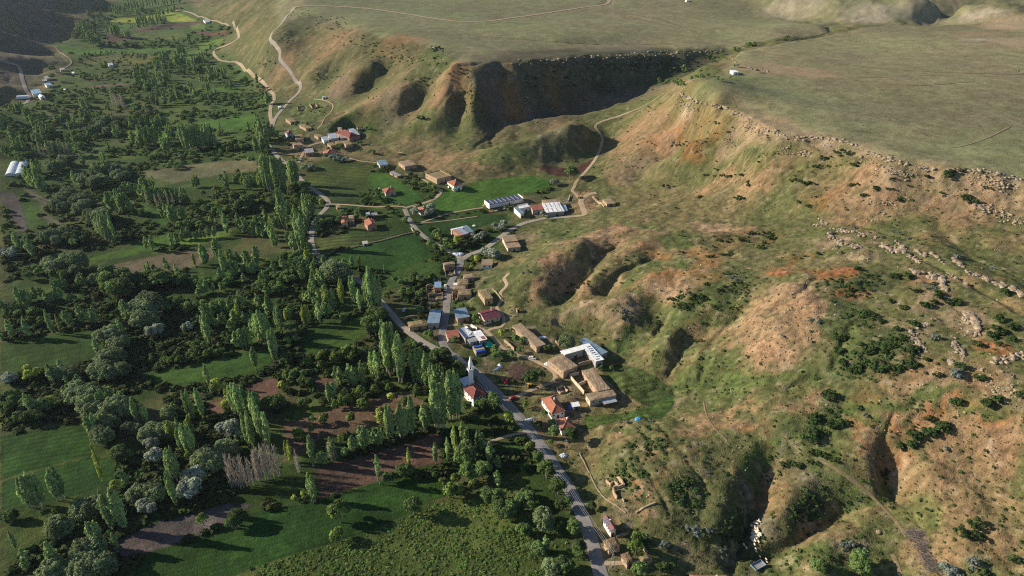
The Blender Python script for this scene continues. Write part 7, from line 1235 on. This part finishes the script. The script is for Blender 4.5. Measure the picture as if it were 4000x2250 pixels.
for (px, py, s), wq, z in zip(rp, RWp, RZ):
    d = float(proj(wq[0], wq[1], z)[2]); 
    if d > 1500: continue
    rocks.append(dict(px=px, py=py, x=float(wq[0]), y=float(wq[1]), z=float(z), s=s * (.62 if d < 600 else .85), size=s / d))
rocks.sort(key=lambda t: -t['size'])
for t in rocks[:285]:
    o = bpy.data.objects.new('boulder', random.choice(ROCKM)); C.objects.link(o); s = t['s'] * .8; o.location = (t['x'], t['y'], t['z'] + s * .02); o.rotation_euler = (random.uniform(-.3, .3), random.uniform(-.3, .3), random.uniform(0, 6.28)); o.scale = (s * random.uniform(.8, 1.2), s * random.uniform(.8, 1.2), s * random.uniform(.7, 1.2)); o['category'] = 'boulder'; o['group'] = 'pale limestone boulders'; t['o'] = o
label_all(rocks[:285], 'pale boulder')
inst = []; rv = []
for me in ROCKM:
    V = np.zeros(len(me.vertices) * 3); me.vertices.foreach_get('co', V); V = V.reshape(-1, 3); Fq = np.array([list(p.vertices) for p in me.polygons]); rv.append((V, Fq, np.ones_like(V)))
for t in rocks[285:]:
    V, Fq, Cc = random.choice(rv); inst.append((V, Fq, Cc, t['x'], t['y'], t['z'] + t['s'] * .1, t['s'] * .8, t['s'] * .6, random.uniform(0, 6.28)))
px, py, X, Y = scatter_px(5000, 1500, 2600, 180, 1100); dk = np.zeros(len(X))
for b in BLOBS:
    if b[4] in (PALE, WHT) and b[2] > 1: dk = np.maximum(dk, sstep(1.6, .3, np.hypot((px - b[0]) / b[2], (py - b[1]) / b[3])))
k = (gs_b(X, Y) < 0) & (gs_v(X, Y) < -5) & (rng.random(len(X)) < .03 + .45 * dk * (px > 1850)); Z = h(X[k], Y[k])
for x, y, z in zip(X[k], Y[k], Z): V, Fq, Cc = random.choice(rv); s = random.uniform(.25, .8); inst.append((V, Fq, Cc, x, y, z, s, s * .8, random.uniform(0, 6.28)))
merged('scattered_rocks', inst, M['rock'], label='countless pale stones strewn over the rocky slopes')

# ---------------- minaret ----------------
def gz(x, y): return float(h(x, y))
def ring(r, z, n=16): return [(r * math.cos(k * 2 * math.pi / n), r * math.sin(k * 2 * math.pi / n), z) for k in range(n)]
bx, by_ = atz(1185.5, 975, 0); bx, by_ = float(bx), float(by_); z0 = gz(bx, by_)
HT = float(topz(by_, z0, 893.5)); mr = empty('minaret', bx, by_, z0, 0, 'tall white minaret with pointed cone rising beside the red roofed mosque', 'minaret')
k_ = HT / 26.0; r1 = 1.35
MB().box(-1.5, 1.5, -1.5, 1.5, -1, 3.4).build('base', M['white'], mr)
MB().rings([ring(1.45, 3.4), ring(r1, 4.6), ring(r1 * .96, 16.0 * k_)]).build('shaft', M['minaret'], mr, False)
bal = MB().rings([ring(r1, 15.0 * k_), ring(r1 + .75, 15.9 * k_), ring(r1 + .75, 16.1 * k_), ring(r1 * .9, 16.1 * k_)]).build('balcony', M['minaret'], mr)
MB().rings([ring(r1 + .75, 16.1 * k_), ring(r1 + .75, 17.1 * k_), ring(r1 + .62, 17.1 * k_), ring(r1 + .62, 16.12 * k_)], False).build('railing', M['minaret'], bal)
put_window(mr, 0, -r1 * .93, 16.2 * k_, 0, .7, 1.7, 'darkdoor', name='door')
MB().rings([ring(r1 * .82, 16.1 * k_), ring(r1 * .80, 19.4 * k_), ring(r1 * .98, 19.5 * k_)]).build('upper_shaft', M['minaret'], mr)
sp_ = MB().rings([ring(r1 * .98, 19.5 * k_), ring(r1 * .7, 21.3 * k_), ring(r1 * .35, 23.7 * k_), ring(.05, 25.4 * k_)]).build('spire', M['minaret'], mr)
MB().tube((0, 0, 25.3 * k_), (0, 0, 26 * k_), .06).build('finial', M['steel'], sp_)
# ---------------- walls ----------------
def wallthing(name, label, pts, hh, m='mud', t=.45, group=None, rough=.25, cat='wall'):
    P = smooth_line(Wn(pts), 3.0) if len(pts) > 2 else Wn(pts)
    P = np.vstack([np.linspace(P[i], P[i + 1], max(2, int(np.hypot(*(P[i + 1] - P[i])) / 1.4)), endpoint=False) for i in range(len(P) - 1)] + [P[-1:]])
    d = np.gradient(P, axis=0); d /= np.hypot(d[:, 0], d[:, 1])[:, None] + 1e-9; nx = np.c_[-d[:, 1], d[:, 0]] * t / 2; z = h(P[:, 0], P[:, 1]); rr = []
    for q, n_, zz in zip(P, nx, z):
        tp = hh * (1 - rough * random.random()); rr.append([(q[0] - n_[0], q[1] - n_[1], zz - .8), (q[0] + n_[0], q[1] + n_[1], zz - .8), (q[0] + n_[0] * .8, q[1] + n_[1] * .8, zz + tp), (q[0] - n_[0] * .8, q[1] - n_[1] * .8, zz + tp)])
    o = MB().rings(rr).build(name, M[m]); tag(o, label, cat, group); return o
wallthing('farmyard_wall','mud wall closing the front of the white roofed farmyard',QL(2080,1240,[(870,925),(1140,858)]),2.6,'mud')
wallthing('yard_wall','thin pale yard wall, outer side of the L shaped farm',QL(2040,1460,[(1075,15),(890,62),(895,70),(1042,246)]),2.2,'cream',.4,rough=.08)
wallthing('yard_wall','pale yard wall dividing the two yards of the L shaped farm',QL(2040,1460,[(1046,240),(1250,150)]),2.0,'cream',.5,rough=.08)
wallthing('yard_wall','lower yard wall meeting the front wing of the L shaped farm',QL(2040,1460,[(1046,250),(1165,388)]),2.4,'cream',.45,rough=.08)
wallthing('mud_wall','sunlit mud wall segment between the lane and the very long barn',QL(1640,1080,[(1588,1230),(1690,1310),(1778,1405)]),2.2,'mud')
wallthing('mud_wall','low mud wall leading to the back of the very long barn',QL(1640,1080,[(1510,1062),(1620,1020),(1740,990)]),1.5,'mud')
wallthing('mud_wall','mud wall stub between the very long barn and the farmyard',QL(2080,1240,[(430,470),(505,535)]),1.8,'mud')
wallthing('stone_wall','low stone wall along the top of the dark green field',QL(1220,780,[(400,975),(700,925),(960,870),(1250,795),(1500,730),(1900,625)]),.9,'stone',.6)
wallthing('concrete_wall','short pale wall where the field wall meets the lane',QL(1220,780,[(1862,540),(1912,622)]),1.2,'concrete',.35,rough=.05)
wallthing('stone_wall','stone fence on the right side of the narrow mud barn',QL(1640,1080,[(1268,250),(1372,246),(1540,440)]),1.2,'stone')
wallthing('mud_wall','dark mud wall around the pen left of the tall blue shed',TT(1,1,[(1115,965),(1150,950),(1292,938)]),1.8,'mud')
wallthing('stone_wall','long broken stone wall climbing beside the main road ruins',TT(2,2,[(510,525),(570,645),(640,790),(720,880),(860,975)]),.5,'stone',.4)
wallthing('stone_wall','grey stone wall alone on the slope right of the ruins',TT(2,2,[(935,975),(1010,930),(1080,900)]),.9,'rock',.8)
wallthing('stone_wall','stone wall below the maroon roofed white house',QL(2280,1960,[(640,705),(760,680),(870,650)],7.76),1.6,'rock',.8)
wallthing('stone_wall','curved stone wall right of the straw roofed huts',QL(2280,1960,[(970,620),(1060,740),(1130,880),(1235,1020)],7.76),1.6,'stone',.6)
wallthing('concrete_wall','white kerb wall along the front of the red earth yard',QL(1880,720,[(230,522),(560,440)]),.8,'white',.5,rough=.02)
wallthing('concrete_wall','white kerb wall behind the white walled yard',QL(1880,720,[(620,425),(880,372)]),.9,'white',.5,rough=.02)
wallthing('white_wall','bright white wall behind the patchwork roofed barn',QL(1640,1080,[(965,950),(1080,1020)]),2.2,'white',.4,rough=.05)
wallthing('stone_wall','low garden wall below the rust roofed shed by the bend',QL(1640,1080,[(490,1060),(500,1130),(530,1250)]),1.2,'cream',.4)
wallthing('mud_wall','thin white wall at the edge of the loader yard',QL(1880,720,[(1672,225),(1640,330)]),1.6,'white',.4,rough=.05)
wallthing('mud_wall','fallen pink mud wall sloping beside the square stone hut',TT(2,1,[(610,38),(650,75),(700,112)]),.9,'mud',2.4)
wallthing('mosque_wall','low wall between the mosque and the main road',QL(1720,1300,[(665,930),(800,1060),(930,1160),(1040,1250)]),1.0,'concrete',.35,rough=.03)
wallthing('stone_wall','line of stones lying right of the upper hamlet path',QL(1080,380,[(1090,368),(1180,318),(1280,285)]),.7,'rock',1.0)
g = 'standing walls of the roofless house on the slope'
for lab, L in (('left wall with two openings of the roofless slope ruin',[(710,733),(722,752),(745,778)]),('middle cross wall of the roofless slope ruin',[(745,778),(768,752),(800,785)]),('long bright wall of the roofless slope ruin',[(762,800),(800,790),(850,772)]),('front gable stub of the roofless slope ruin',[(762,808),(775,850),(792,870)]),('back wall of the roofless slope ruin',[(790,718),(820,745),(842,768)]),('low lone wall piece below the roofless slope ruin',[(832,870),(848,890)])):
    wallthing('ruin_wall', lab, TT(2,2,L), 3.0 if 'lone' not in lab else 1.3, 'mud', .6, g, .55)
# ---------------- poles and cables ----------------
def pole(label, pb, yt, group='utility poles', arms=True):
    x, y = W1(*pb); z = gz(x, y); hh = max(6.0, min(13, float(topz(y, z, yt)))); r_ = empty('utility_pole', x, y, z, random.uniform(0, 1), label, 'utility pole', group)
    MB().tube((0, 0, -.5), (0, 0, hh), .17, .10, 8).build('post', M['concrete'], r_)
    if arms: MB().box(-.9, .9, -.07, .07, hh - .7, hh - .55).build('crossarm', M['steel'], r_)
    return Vector((x, y, z + hh - .6))
P1 = pole('concrete pole beside the road left of the minaret', Q(1720,1300,345,612), Q(1720,1300,338,408)[1])
P2 = pole('concrete pole beside the widening of the main road', Q(1760,1480,1553,1262), Q(1760,1480,1550,1068)[1])
P3 = pole('concrete pole where the main road straightens below the houses', T(2,2,412,835), T(2,2,405,738)[1])
P4 = pole('thin pole in the farmyard lane by the round green bush', Q(2080,1240,205,1240), Q(2080,1240,198,1040)[1])
P5 = pole('lone pole standing at the edge of the dark green field', T(1,1,968,620), T(1,1,965,548)[1])
P6 = pole('pole at the road fork above the yellow green tree', Q(1680,860,770,705), Q(1680,860,765,640)[1])
P7 = pole('thin pole below the smaller orange roofed house', Q(2040,1460,825,1425), Q(2040,1460,828,1270)[1])
P8 = pole('pole beside the brown strip in the far valley', T(0,0,718,660), T(0,0,714,618)[1])
P9 = pole('pole in the pale fallow field of the valley', T(0,0,1218,950), T(0,0,1216,905)[1])
x, y = W1(*Q(2280,1960,548,1330,7.76)); z = gz(x, y); hh = float(topz(y, z, Q(2280,1960,540,970,7.76)[1])); hh = max(9, min(13, hh)); lm_ = empty('lattice_mast', x, y, z, .3, 'grey steel A frame mast beside the main road near the straw huts', 'mast')
for sx in (-1, 1): MB().tube((sx * 1.3, 0, -.5), (sx * .12, 0, hh), .12, .08, 6).build('leg', M['steel'], lm_)
for k in range(4): zz = hh * (.15 + .2 * k); ww = 1.3 - 1.18 * zz / hh; MB().tube((-ww, 0, zz), (ww * .8, 0, zz + 1.2), .05, .05, 5).build('brace', M['steel'], lm_)
MB().box(-1.1, 1.1, -.07, .07, hh - .3, hh - .15).build('crossarm', M['steel'], lm_)
P10 = Vector((x, y, z + hh - .2))
def cable(label, a_, b_, off):
    d = (b_ - a_); nx_ = Vector((-d.y, d.x, 0)).normalized() * off; pts = []
    for k in range(13): t = k / 12; p = a_.lerp(b_, t) + nx_; p.z -= 4 * t * (1 - t) * d.length * .03; pts.append(p)
    b = MB(); [b.tube(pts[k], pts[k + 1], .045, .045, 4) for k in range(12)]; o = b.build('power_cable', M['cable']); tag(o, label, 'power cable', 'cables along the main road')
for off, w_ in ((-.8, 'left'), (0, 'middle'), (.8, 'right')):
    cable(f'{w_} cable from the minaret pole to the road widening pole', P1, P2, off); cable(f'{w_} cable from the road widening pole to the next pole', P2, P3, off); cable(f'{w_} cable from the lower road pole to the steel mast', P3, P10, off)
# ---------------- vehicles ----------------
def body(prof, w_): # side profile extruded with slight tumblehome
    b = MB(); b.rings([[(x, s * w_ * (1 if z < .9 else .86), z) for x, z in prof] for s in (-.5, .5)]); return b
def car(label, p, rz, paint):
    x, y = W1(*p); r_ = empty('parked_car', x, y, gz(x, y) + .12, rz, label, 'car')
    body([(-2.1, .35), (2.1, .35), (2.15, .75), (1.25, .95), (-1.9, 1.0), (-2.15, .8)], 1.75).build('body', M[paint], r_)
    body([(-1.7, .97), (1.15, .95), (.45, 1.42), (-1.2, 1.45)], 1.5).build('windows', M['glass'], r_); MB().box(-1.15, .42, -.66, .66, 1.42, 1.48).build('roof', M[paint], r_)
    for sx in (-1.3, 1.35):
        for sy in (-.8, .8): MB().tube((sx, sy - .1, .32), (sx, sy + .1, .32), .33, .33, 12).build('wheel', M['black'], r_)
    for sy in (-.6, .6): MB().box(2.1, 2.17, sy - .18, sy + .18, .6, .75).build('headlight', M['white'], r_)
car('white car parked at the top, left of the village road', Q(1640,1080,482,195), R(95), 'carwhite')
car('white car parked just below another white car by the village road', Q(1640,1080,486,255), R(84), 'carwhite')
car('white car parked on the lane above the farmyards', Q(1720,1300,1738,492), R(-18), 'carwhite')
car('dark red car parked at the side road junction', Q(1760,1480,1172,378), R(30), 'carred')
car('white car standing in the shaded yard by the lower road', T(1,1,1118,895), R(80), 'carwhite')
def wagon(name, label, p, rz, L, W_, m, hh=.7, cat='trailer', inner=None):
    x, y = W1(*p); r_ = empty(name, x, y, gz(x, y), rz, label, cat)
    MB().box(-L / 2, L / 2, -W_ / 2, W_ / 2, .75, .87).build('bed', M[inner or m], r_); q = MB()
    q.box(-L / 2, L / 2, -W_ / 2 - .08, -W_ / 2, .75, .87 + hh).box(-L / 2, L / 2, W_ / 2, W_ / 2 + .08, .75, .87 + hh).box(-L / 2 - .08, -L / 2, -W_ / 2 - .08, W_ / 2 + .08, .75, .87 + hh).box(L / 2, L / 2 + .08, -W_ / 2 - .08, W_ / 2 + .08, .75, .87 + hh); q.build('side_boards', M[m], r_)
    for sx in (-L * .28, L * .28):
        for sy in (-W_ * .42, W_ * .42): MB().tube((sx, sy - .1, .38), (sx, sy + .1, .38), .38, .38, 12).build('wheel', M['black'], r_)
    MB().tube((L / 2, 0, .6), (L / 2 + 1.4, 0, .5), .07, .07, 6).build('drawbar', M['steel'], r_); return r_
z4 = lambda x, y: (1841.8 + x / 4.239, 1255.8 + y / 4.239)
tr = wagon('farm_trailer','empty steel blue trailer at the bottom right below the sheep', z4(274, 722), R(28), 5.4, 3.0, 'bluemetal', .55, inner='greysheet')
wagon('farm_trailer','small faded red trailer on the dark green behind the road', Q(1720,1300,1230,935), R(-75), 4.2, 2.1, 'redpaint')
def tractor(name, label, p, rz, m):
    x, y = W1(*p); r_ = empty(name, x, y, gz(x, y), rz, label, 'tractor'); MB().box(-.2, 1.9, -.4, .4, .7, 1.4).build('hood', M[m], r_); MB().box(-1.5, -.2, -.65, .65, .8, 1.1).build('platform', M[m], r_)
    MB().box(-1.3, -.2, -.6, .6, 1.1, 2.3).build('cab', M['glass'], r_); MB().box(-1.4, -.1, -.7, .7, 2.3, 2.42).build('cab_roof', M[m], r_)
    for sy in (-.85, .85): MB().tube((-.9, sy - .2, .8), (-.9, sy + .2, .8), .8, .8, 16).build('rear_wheel', M['black'], r_); MB().tube((1.4, sy - .15, .45), (1.4, sy + .15, .45), .45, .45, 14).build('front_wheel', M['black'], r_)
    return r_
tractor('farm_tractor','small orange tractor in the shade beside the curved side road', Q(1760,1480,1490,145), R(40), 'yellow')
tractor('farm_tractor','red tractor on the red earth before the dark blue barn', Q(1880,720,270,400), R(170), 'redpaint')
ld = tractor('wheel_loader','yellow loader with raised bucket in the dirt yard', Q(1880,720,1855,265), R(60), 'yellow'); MB().box(2.3, 3.2, -1, 1, .9, 1.7).build('bucket', M['yellow'], ld)
for sy in (-.5, .5): MB().box(1.6, 2.4, sy - .08, sy + .08, 1.0, 1.3).build('lift_arm', M['yellow'], ld)
tag(ld, 'yellow loader with raised bucket in the dirt yard', 'loader')
# ---------------- heaps, stacks, greenhouses ----------------
def mound(name, label, p, rx, ry, hh, m, cat, kind=None, rz=0, parent=None, jag=.12):
    x, y = W1(*p); b = MB(); n = 20; rr = []
    for k in range(7):
        t = k / 6; e = math.cos(t * math.pi / 2) ** .8; zz = hh * math.sin(t * math.pi / 2)
        rr.append([((rx * e * math.cos(a_ * 2 * math.pi / n)) * (1 + random.uniform(-jag, jag)), (ry * e * math.sin(a_ * 2 * math.pi / n)) * (1 + random.uniform(-jag, jag)), zz * (1 + random.uniform(-jag, jag)) - .4) for a_ in range(n)])
    o = b.rings(rr).build(name, M[m], None, False); o.location = (x, y, gz(x, y)); o.rotation_euler = (0, 0, rz); tag(o, label, cat); return o
mound('gravel_heap','white sheet covered gravel heap at the road fork',Q(1680,860,520,645),5.2,3.2,1.8,'tarpwhite','heap')
mound('tarp_heap','round heap under a bright green tarp beside the patchwork barns',Q(1640,1080,1298,1295),2.9,2.6,2.4,'tarpgreen','heap')
mound('tarp_heap','small heap under a bright blue tarp alone on the green slope',T(2,2,955,265),2.1,1.5,1.3,'tarpbright','heap')
mound('tarp_heap','dark blue tarp bundle left of the small white roofed shed',Q(2040,1460,905,635),1.6,2.2,1.4,'tarpblue','heap')
mound('manure_heap','wide dark manure heap below the farmyard lane',Q(1720,1300,1600,740),9.5,6.5,.9,'manure','heap')
mound('manure_heap','dark manure patch before the rusty red shed',Q(1880,720,1070,660),6.5,2.2,.6,'manure','heap')
mound('earth_heap','orange earth heap at the left end of the dark blue barn',Q(1880,720,95,402),3.6,2.8,1.9,'orangesoil','heap')
mound('earth_heap','brown earth heap at the front edge of the red earth yard',Q(1880,720,180,520),4,2.4,1.5,'orangesoil','heap')
mound('brush_heap','round clump of brown branches in the green strip above the junction',Q(1440,580,840,620),6.5,4.5,1.0,'manure','heap')
mound('scrap_heap','pale rubbish heap behind the sheet roofed fork house',Q(1680,860,835,105),1.8,1.6,1.2,'tarpwhite','heap')
mound('scrap_heap','white sacks heaped beside the road below the orange roofed houses',T(2,2,388,540),2.0,1.6,1.2,'tarpwhite','heap',jag=.25)
mound('scrap_heap','white sheet lying behind the very long mud barn',T(2,1,232,1096),3.0,1.6,.7,'tarpwhite','heap',jag=.25)
mound('scrap_heap','pale blue bags scattered near the larger orange roofed house',Q(2040,1460,118,875),2.0,1.2,1.0,'tarpwhite','heap',jag=.3)
mound('scrap_heap','black and white bags beside the road garden',Q(2040,1460,212,845),2.0,1.2,.9,'greysheet','heap',jag=.3)
mound('scrap_heap','rubbish pile at the left corner of the front farmyard barn',Q(2080,1240,305,885),2.4,1.8,1.6,'tarpwhite','heap',jag=.3)
x, y = W1(*Q(1640,1080,1120,1420)); st = empty('straw_stack', x, y, gz(x, y), R(20), 'straw stack under a dark blue tarp below the patchwork barns', 'straw stack')
MB().box(-3, 3, -3.6, 3.6, -.4, 2.3).build('straw', M['hay'], st); MB().prism([(-2.6, 1.2, 2.95), (2.6, 1.2, 2.95), (2.6, 3.6, 2.75), (-2.6, 3.6, 2.75)], [(-3.12, 1.1, 1.2), (3.12, 1.1, 1.2), (3.12, 3.75, 1.0), (-3.12, 3.75, 1.0)]).build('tarp', M['tarpblue'], st)
MB().prism([(-2.6, -3.6, 2.6), (2.6, -3.6, 2.6), (2.6, -1.7, 2.8), (-2.6, -1.7, 2.8)], [(-3.12, -3.75, .8), (3.12, -3.75, .8), (3.12, -1.6, 1.2), (-3.12, -1.6, 1.2)]).build('tarp', M['tarpblue'], st)
for lab, p in (('yellow hay bale alone on the slope above the mud houses', Q(1440,580,597,108)),):
    x, y = W1(*p); o = MB().box(-2, 2, -1.2, 1.2, -.3, 1.7).build('hay_bale', M['hay']); o.location = (x, y, gz(x, y)); tag(o, lab, 'hay bale')
def greenhouse(label, a_, b_, wd):
    A = np.array(W1(*a_)); B_ = np.array(W1(*b_)); c = (A + B_) / 2; L = np.hypot(*(B_ - A)); an = math.atan2(*(B_ - A)[::-1]); r_ = empty('greenhouse', c[0], c[1], gz(*c), an, label, 'greenhouse', 'twin greenhouses')
    arc = [(wd / 2 * math.cos(t), 3.6 * math.sin(t)) for t in np.linspace(0, math.pi, 13)]
    MB().rings([[(xx, p, z - .2) for p, z in arc] for xx in np.linspace(-L / 2, L / 2, 9)]).build('cover', M['plastic'], r_)
    for xx in np.linspace(-L / 2, L / 2, 5):
        b = MB(); pp = [(xx, p * 1.01, z * 1.02 - .2) for p, z in arc]; [b.tube(pp[k], pp[k + 1], .07, .07, 4) for k in range(12)]; b.build('hoop', M['steel'], r_)
greenhouse('white plastic greenhouse tunnel, left one of the twin pair', T(0,0,118,1245), T(0,0,75,1330), 9)
greenhouse('white plastic greenhouse tunnel, right one of the twin pair', T(0,0,180,1240), T(0,0,140,1328), 9)
x, y = W1(114.0 * 0 + 250 / 4.239, 154.6 + 392 / 4.239); r_ = empty('greenhouse', x, y, gz(x, y), .3, 'white domed shelter beside the road of the shaded hamlet', 'greenhouse')
MB().rings([[(xx, 5 * math.cos(t), 4 * math.sin(t)) for t in np.linspace(0, math.pi, 11)] for xx in (-7, 0, 7)]).build('cover', M['plastic'], r_)
# brush pile
def sticks(n, rx, ry, hh, L):
    q = np.c_[rng.normal(0, rx * .45, n), rng.normal(0, ry * .45, n), rng.uniform(.1, hh, n)]; a_ = rng.normal(-.5, .5, n); up = np.c_[np.cos(a_), np.sin(a_), rng.normal(size=n) * .25]
    V, Fq = quads(q, rng.normal(size=(n, 3)) * .3 + [0, -.5, 1], .06, L / .06, up=up); return V, Fq, np.repeat(rng.uniform(.6, 1.5, (n, 1)) * np.ones((n, 3)), 4, 0)
for lab, p, rx, ry in (('upper end of the long pile of cut grey branches', T(3,2,1125,1145), 5.5, 2.6), ('middle part of the long pile of cut grey branches', T(3,2,1180,1245), 5, 6), ('lower end of the long pile of cut grey branches', T(3,2,1230,1360), 5.5, 6)):
    x, y = W1(*p); V, Fq, Cc = sticks(650, rx, ry, 1.4, 1.1); o = npmesh('brush_pile', V, Fq, LM['brush'], Cc, smooth=False); o.location = (x, y, gz(x, y)); tag(o, lab, 'brush pile', 'piles of cut branches')
# playground
x, y = W1(*Q(1720,1300,1120,690)); pg = empty('playground_slide', x, y, gz(x, y), R(200), 'purple playground slide with small white roof near the mosque', 'playground slide')
for sx in (-.7, .7):
    for sy in (-.7, .7): MB().tube((sx, sy, -.2), (sx, sy, 3), .08, .08, 6).build('post', M['bluepaint'], pg)
MB().box(-.9, .9, -.9, .9, 1.5, 1.6).build('deck', M['tarpblue'], pg); MB().prism([(0, -.1, 3.9), (.1, 0, 3.9), (0, .1, 3.9), (-.1, 0, 3.9)], [(0, -1.5, 3), (1.5, 0, 3), (0, 1.5, 3), (-1.5, 0, 3)]).build('roof', M['white'], pg); MB().prism([(.8, -.4, 1.65), (3.6, -.4, .15), (3.6, .4, .15), (.8, .4, 1.65)], [(.8, -.4, 1.5), (3.6, -.4, 0), (3.6, .4, 0), (.8, .4, 1.5)]).build('slide', M['bluepaint'], pg)
# ---------------- sheep ----------------
def sheep_mesh():
    b = MB(); R8 = lambda x, ry, rz_, z: [(x, ry * math.cos(k * math.pi / 4), z + rz_ * math.sin(k * math.pi / 4)) for k in range(8)]
    b.rings([R8(-.62, .10, .12, .66), R8(-.5, .27, .27, .66), R8(-.1, .33, .32, .64), R8(.3, .30, .31, .66), R8(.5, .2, .23, .72), R8(.58, .1, .12, .76)]); return b
_sb = sheep_mesh().mesh('body', M['wool'], True); _b = MB(); _b.rings([[(x, r_ * math.cos(k * math.pi / 3), z + r_ * 1.1 * math.sin(k * math.pi / 3)) for k in range(6)] for x, r_, z in ((.48, .13, .80), (.64, .12, .86), (.78, .09, .80), (.9, .05, .74))]); _sh = _b.mesh('head', M['face'])
_b = MB().tube((0, 0, 0), (0, 0, .45), .045, .06, 6); _sl = _b.mesh('leg', M['face']); _be = MB().prism([(0, 0, .02), (.03, .12, 0), (.09, .02, 0)], [(0, 0, -.02), (.03, .12, -.03), (.09, .02, -.02)]).mesh('ear', M['face'])
SP = [(232,265),(245,262),(258,248),(264,272),(272,250),(284,238),(293,250),(210,290),(203,298),(240,300),(244,322),(230,332),(270,325),(222,345),(224,360),(248,350),(272,342),(268,356),(238,370),(210,365),(208,384),(226,385),(238,392),(252,376),(260,366),(262,382),(272,392),(284,378),(283,394),(300,376),(302,394),(216,402),(232,402),(246,410),(252,398),(280,408),(196,420),(214,418),(235,430),(266,428),(214,436),(218,456),(243,455),(280,464),(238,492),(251,543),(252,568),(122,496),(148,530),(292,622),(360,650),(367,680)]
SW = Wn([z4(*p) for p in SP]); shs = []
for (sx, sy), q in zip(SP, SW):
    x, y = float(q[0]), float(q[1]); o = bpy.data.objects.new('sheep', None); o.empty_display_size = .3; C.objects.link(o); o.location = (x, y, gz(x, y)); o.rotation_euler = (0, 0, R(random.gauss(110, 22))); s = random.uniform(1.05, 1.2); o.scale = (s, s, s); o['category'] = 'sheep'; o['group'] = 'flock of sheep in the gully'
    for nm, me, loc in (('body', _sb, (0, 0, 0)), ('head', _sh, (0, 0, 0)), ('leg', _sl, (-.38, .16, 0)), ('leg', _sl, (-.38, -.16, 0)), ('leg', _sl, (.32, .15, 0)), ('leg', _sl, (.32, -.15, 0))):
        c = bpy.data.objects.new(nm, me); C.objects.link(c); c.parent = o; c.location = loc
    a_, b_ = z4(sx, sy); shs.append(dict(px=a_, py=b_, o=o))
rows = {}
for t in shs: rows.setdefault(int((t['py'] - 1300) // 7), []).append(t)
names = ['top','second','third','fourth','fifth','sixth','seventh','eighth','ninth','tenth','eleventh','twelfth','thirteenth','fourteenth','fifteenth','bottom']
for r_i, key in enumerate(sorted(rows)):
    L = sorted(rows[key], key=lambda t: t['px'])
    for k, t in enumerate(L): t['o']['label'] = f'cream sheep, {"the only one" if len(L) == 1 else ordw(k) + " from left"} in the {names[min(r_i, 15)]} row of the flock from above'
build_ground()
for n, t, wd, P in ROADS_S: ribbon(n, P, wd, M[t], .16 + {'asphalt': .03, 'asphalt2': .02, 'gravel': .01, 'dirt': .0, 'tan': 0, 'rut': 0}[t])
# ---------------- haze ----------------
hz = MB().box(-1895, 1895, -90, 2740, -40, 300).build('haze', None) if False else None
me = bpy.data.meshes.new('haze'); b = MB().box(-2100, 2100, -120, 2900, -22, 300); me.from_pydata(b.v, [], b.f); hm_ = bpy.data.materials.new('haze_air'); hm_.use_nodes = True; hn = hm_.node_tree; hn.nodes.clear()
vo = hn.nodes.new('ShaderNodeVolumePrincipled'); vo.inputs['Color'].default_value = (.62, .76, 1, 1); vo.inputs['Density'].default_value = .000022; vo.inputs['Anisotropy'].default_value = .3
ho = hn.nodes.new('ShaderNodeOutputMaterial'); hn.links.new(vo.outputs[0], ho.inputs['Volume']); me.materials.append(hm_); hzo = bpy.data.objects.new('haze', me); C.objects.link(hzo); tag(hzo, kind='stuff')
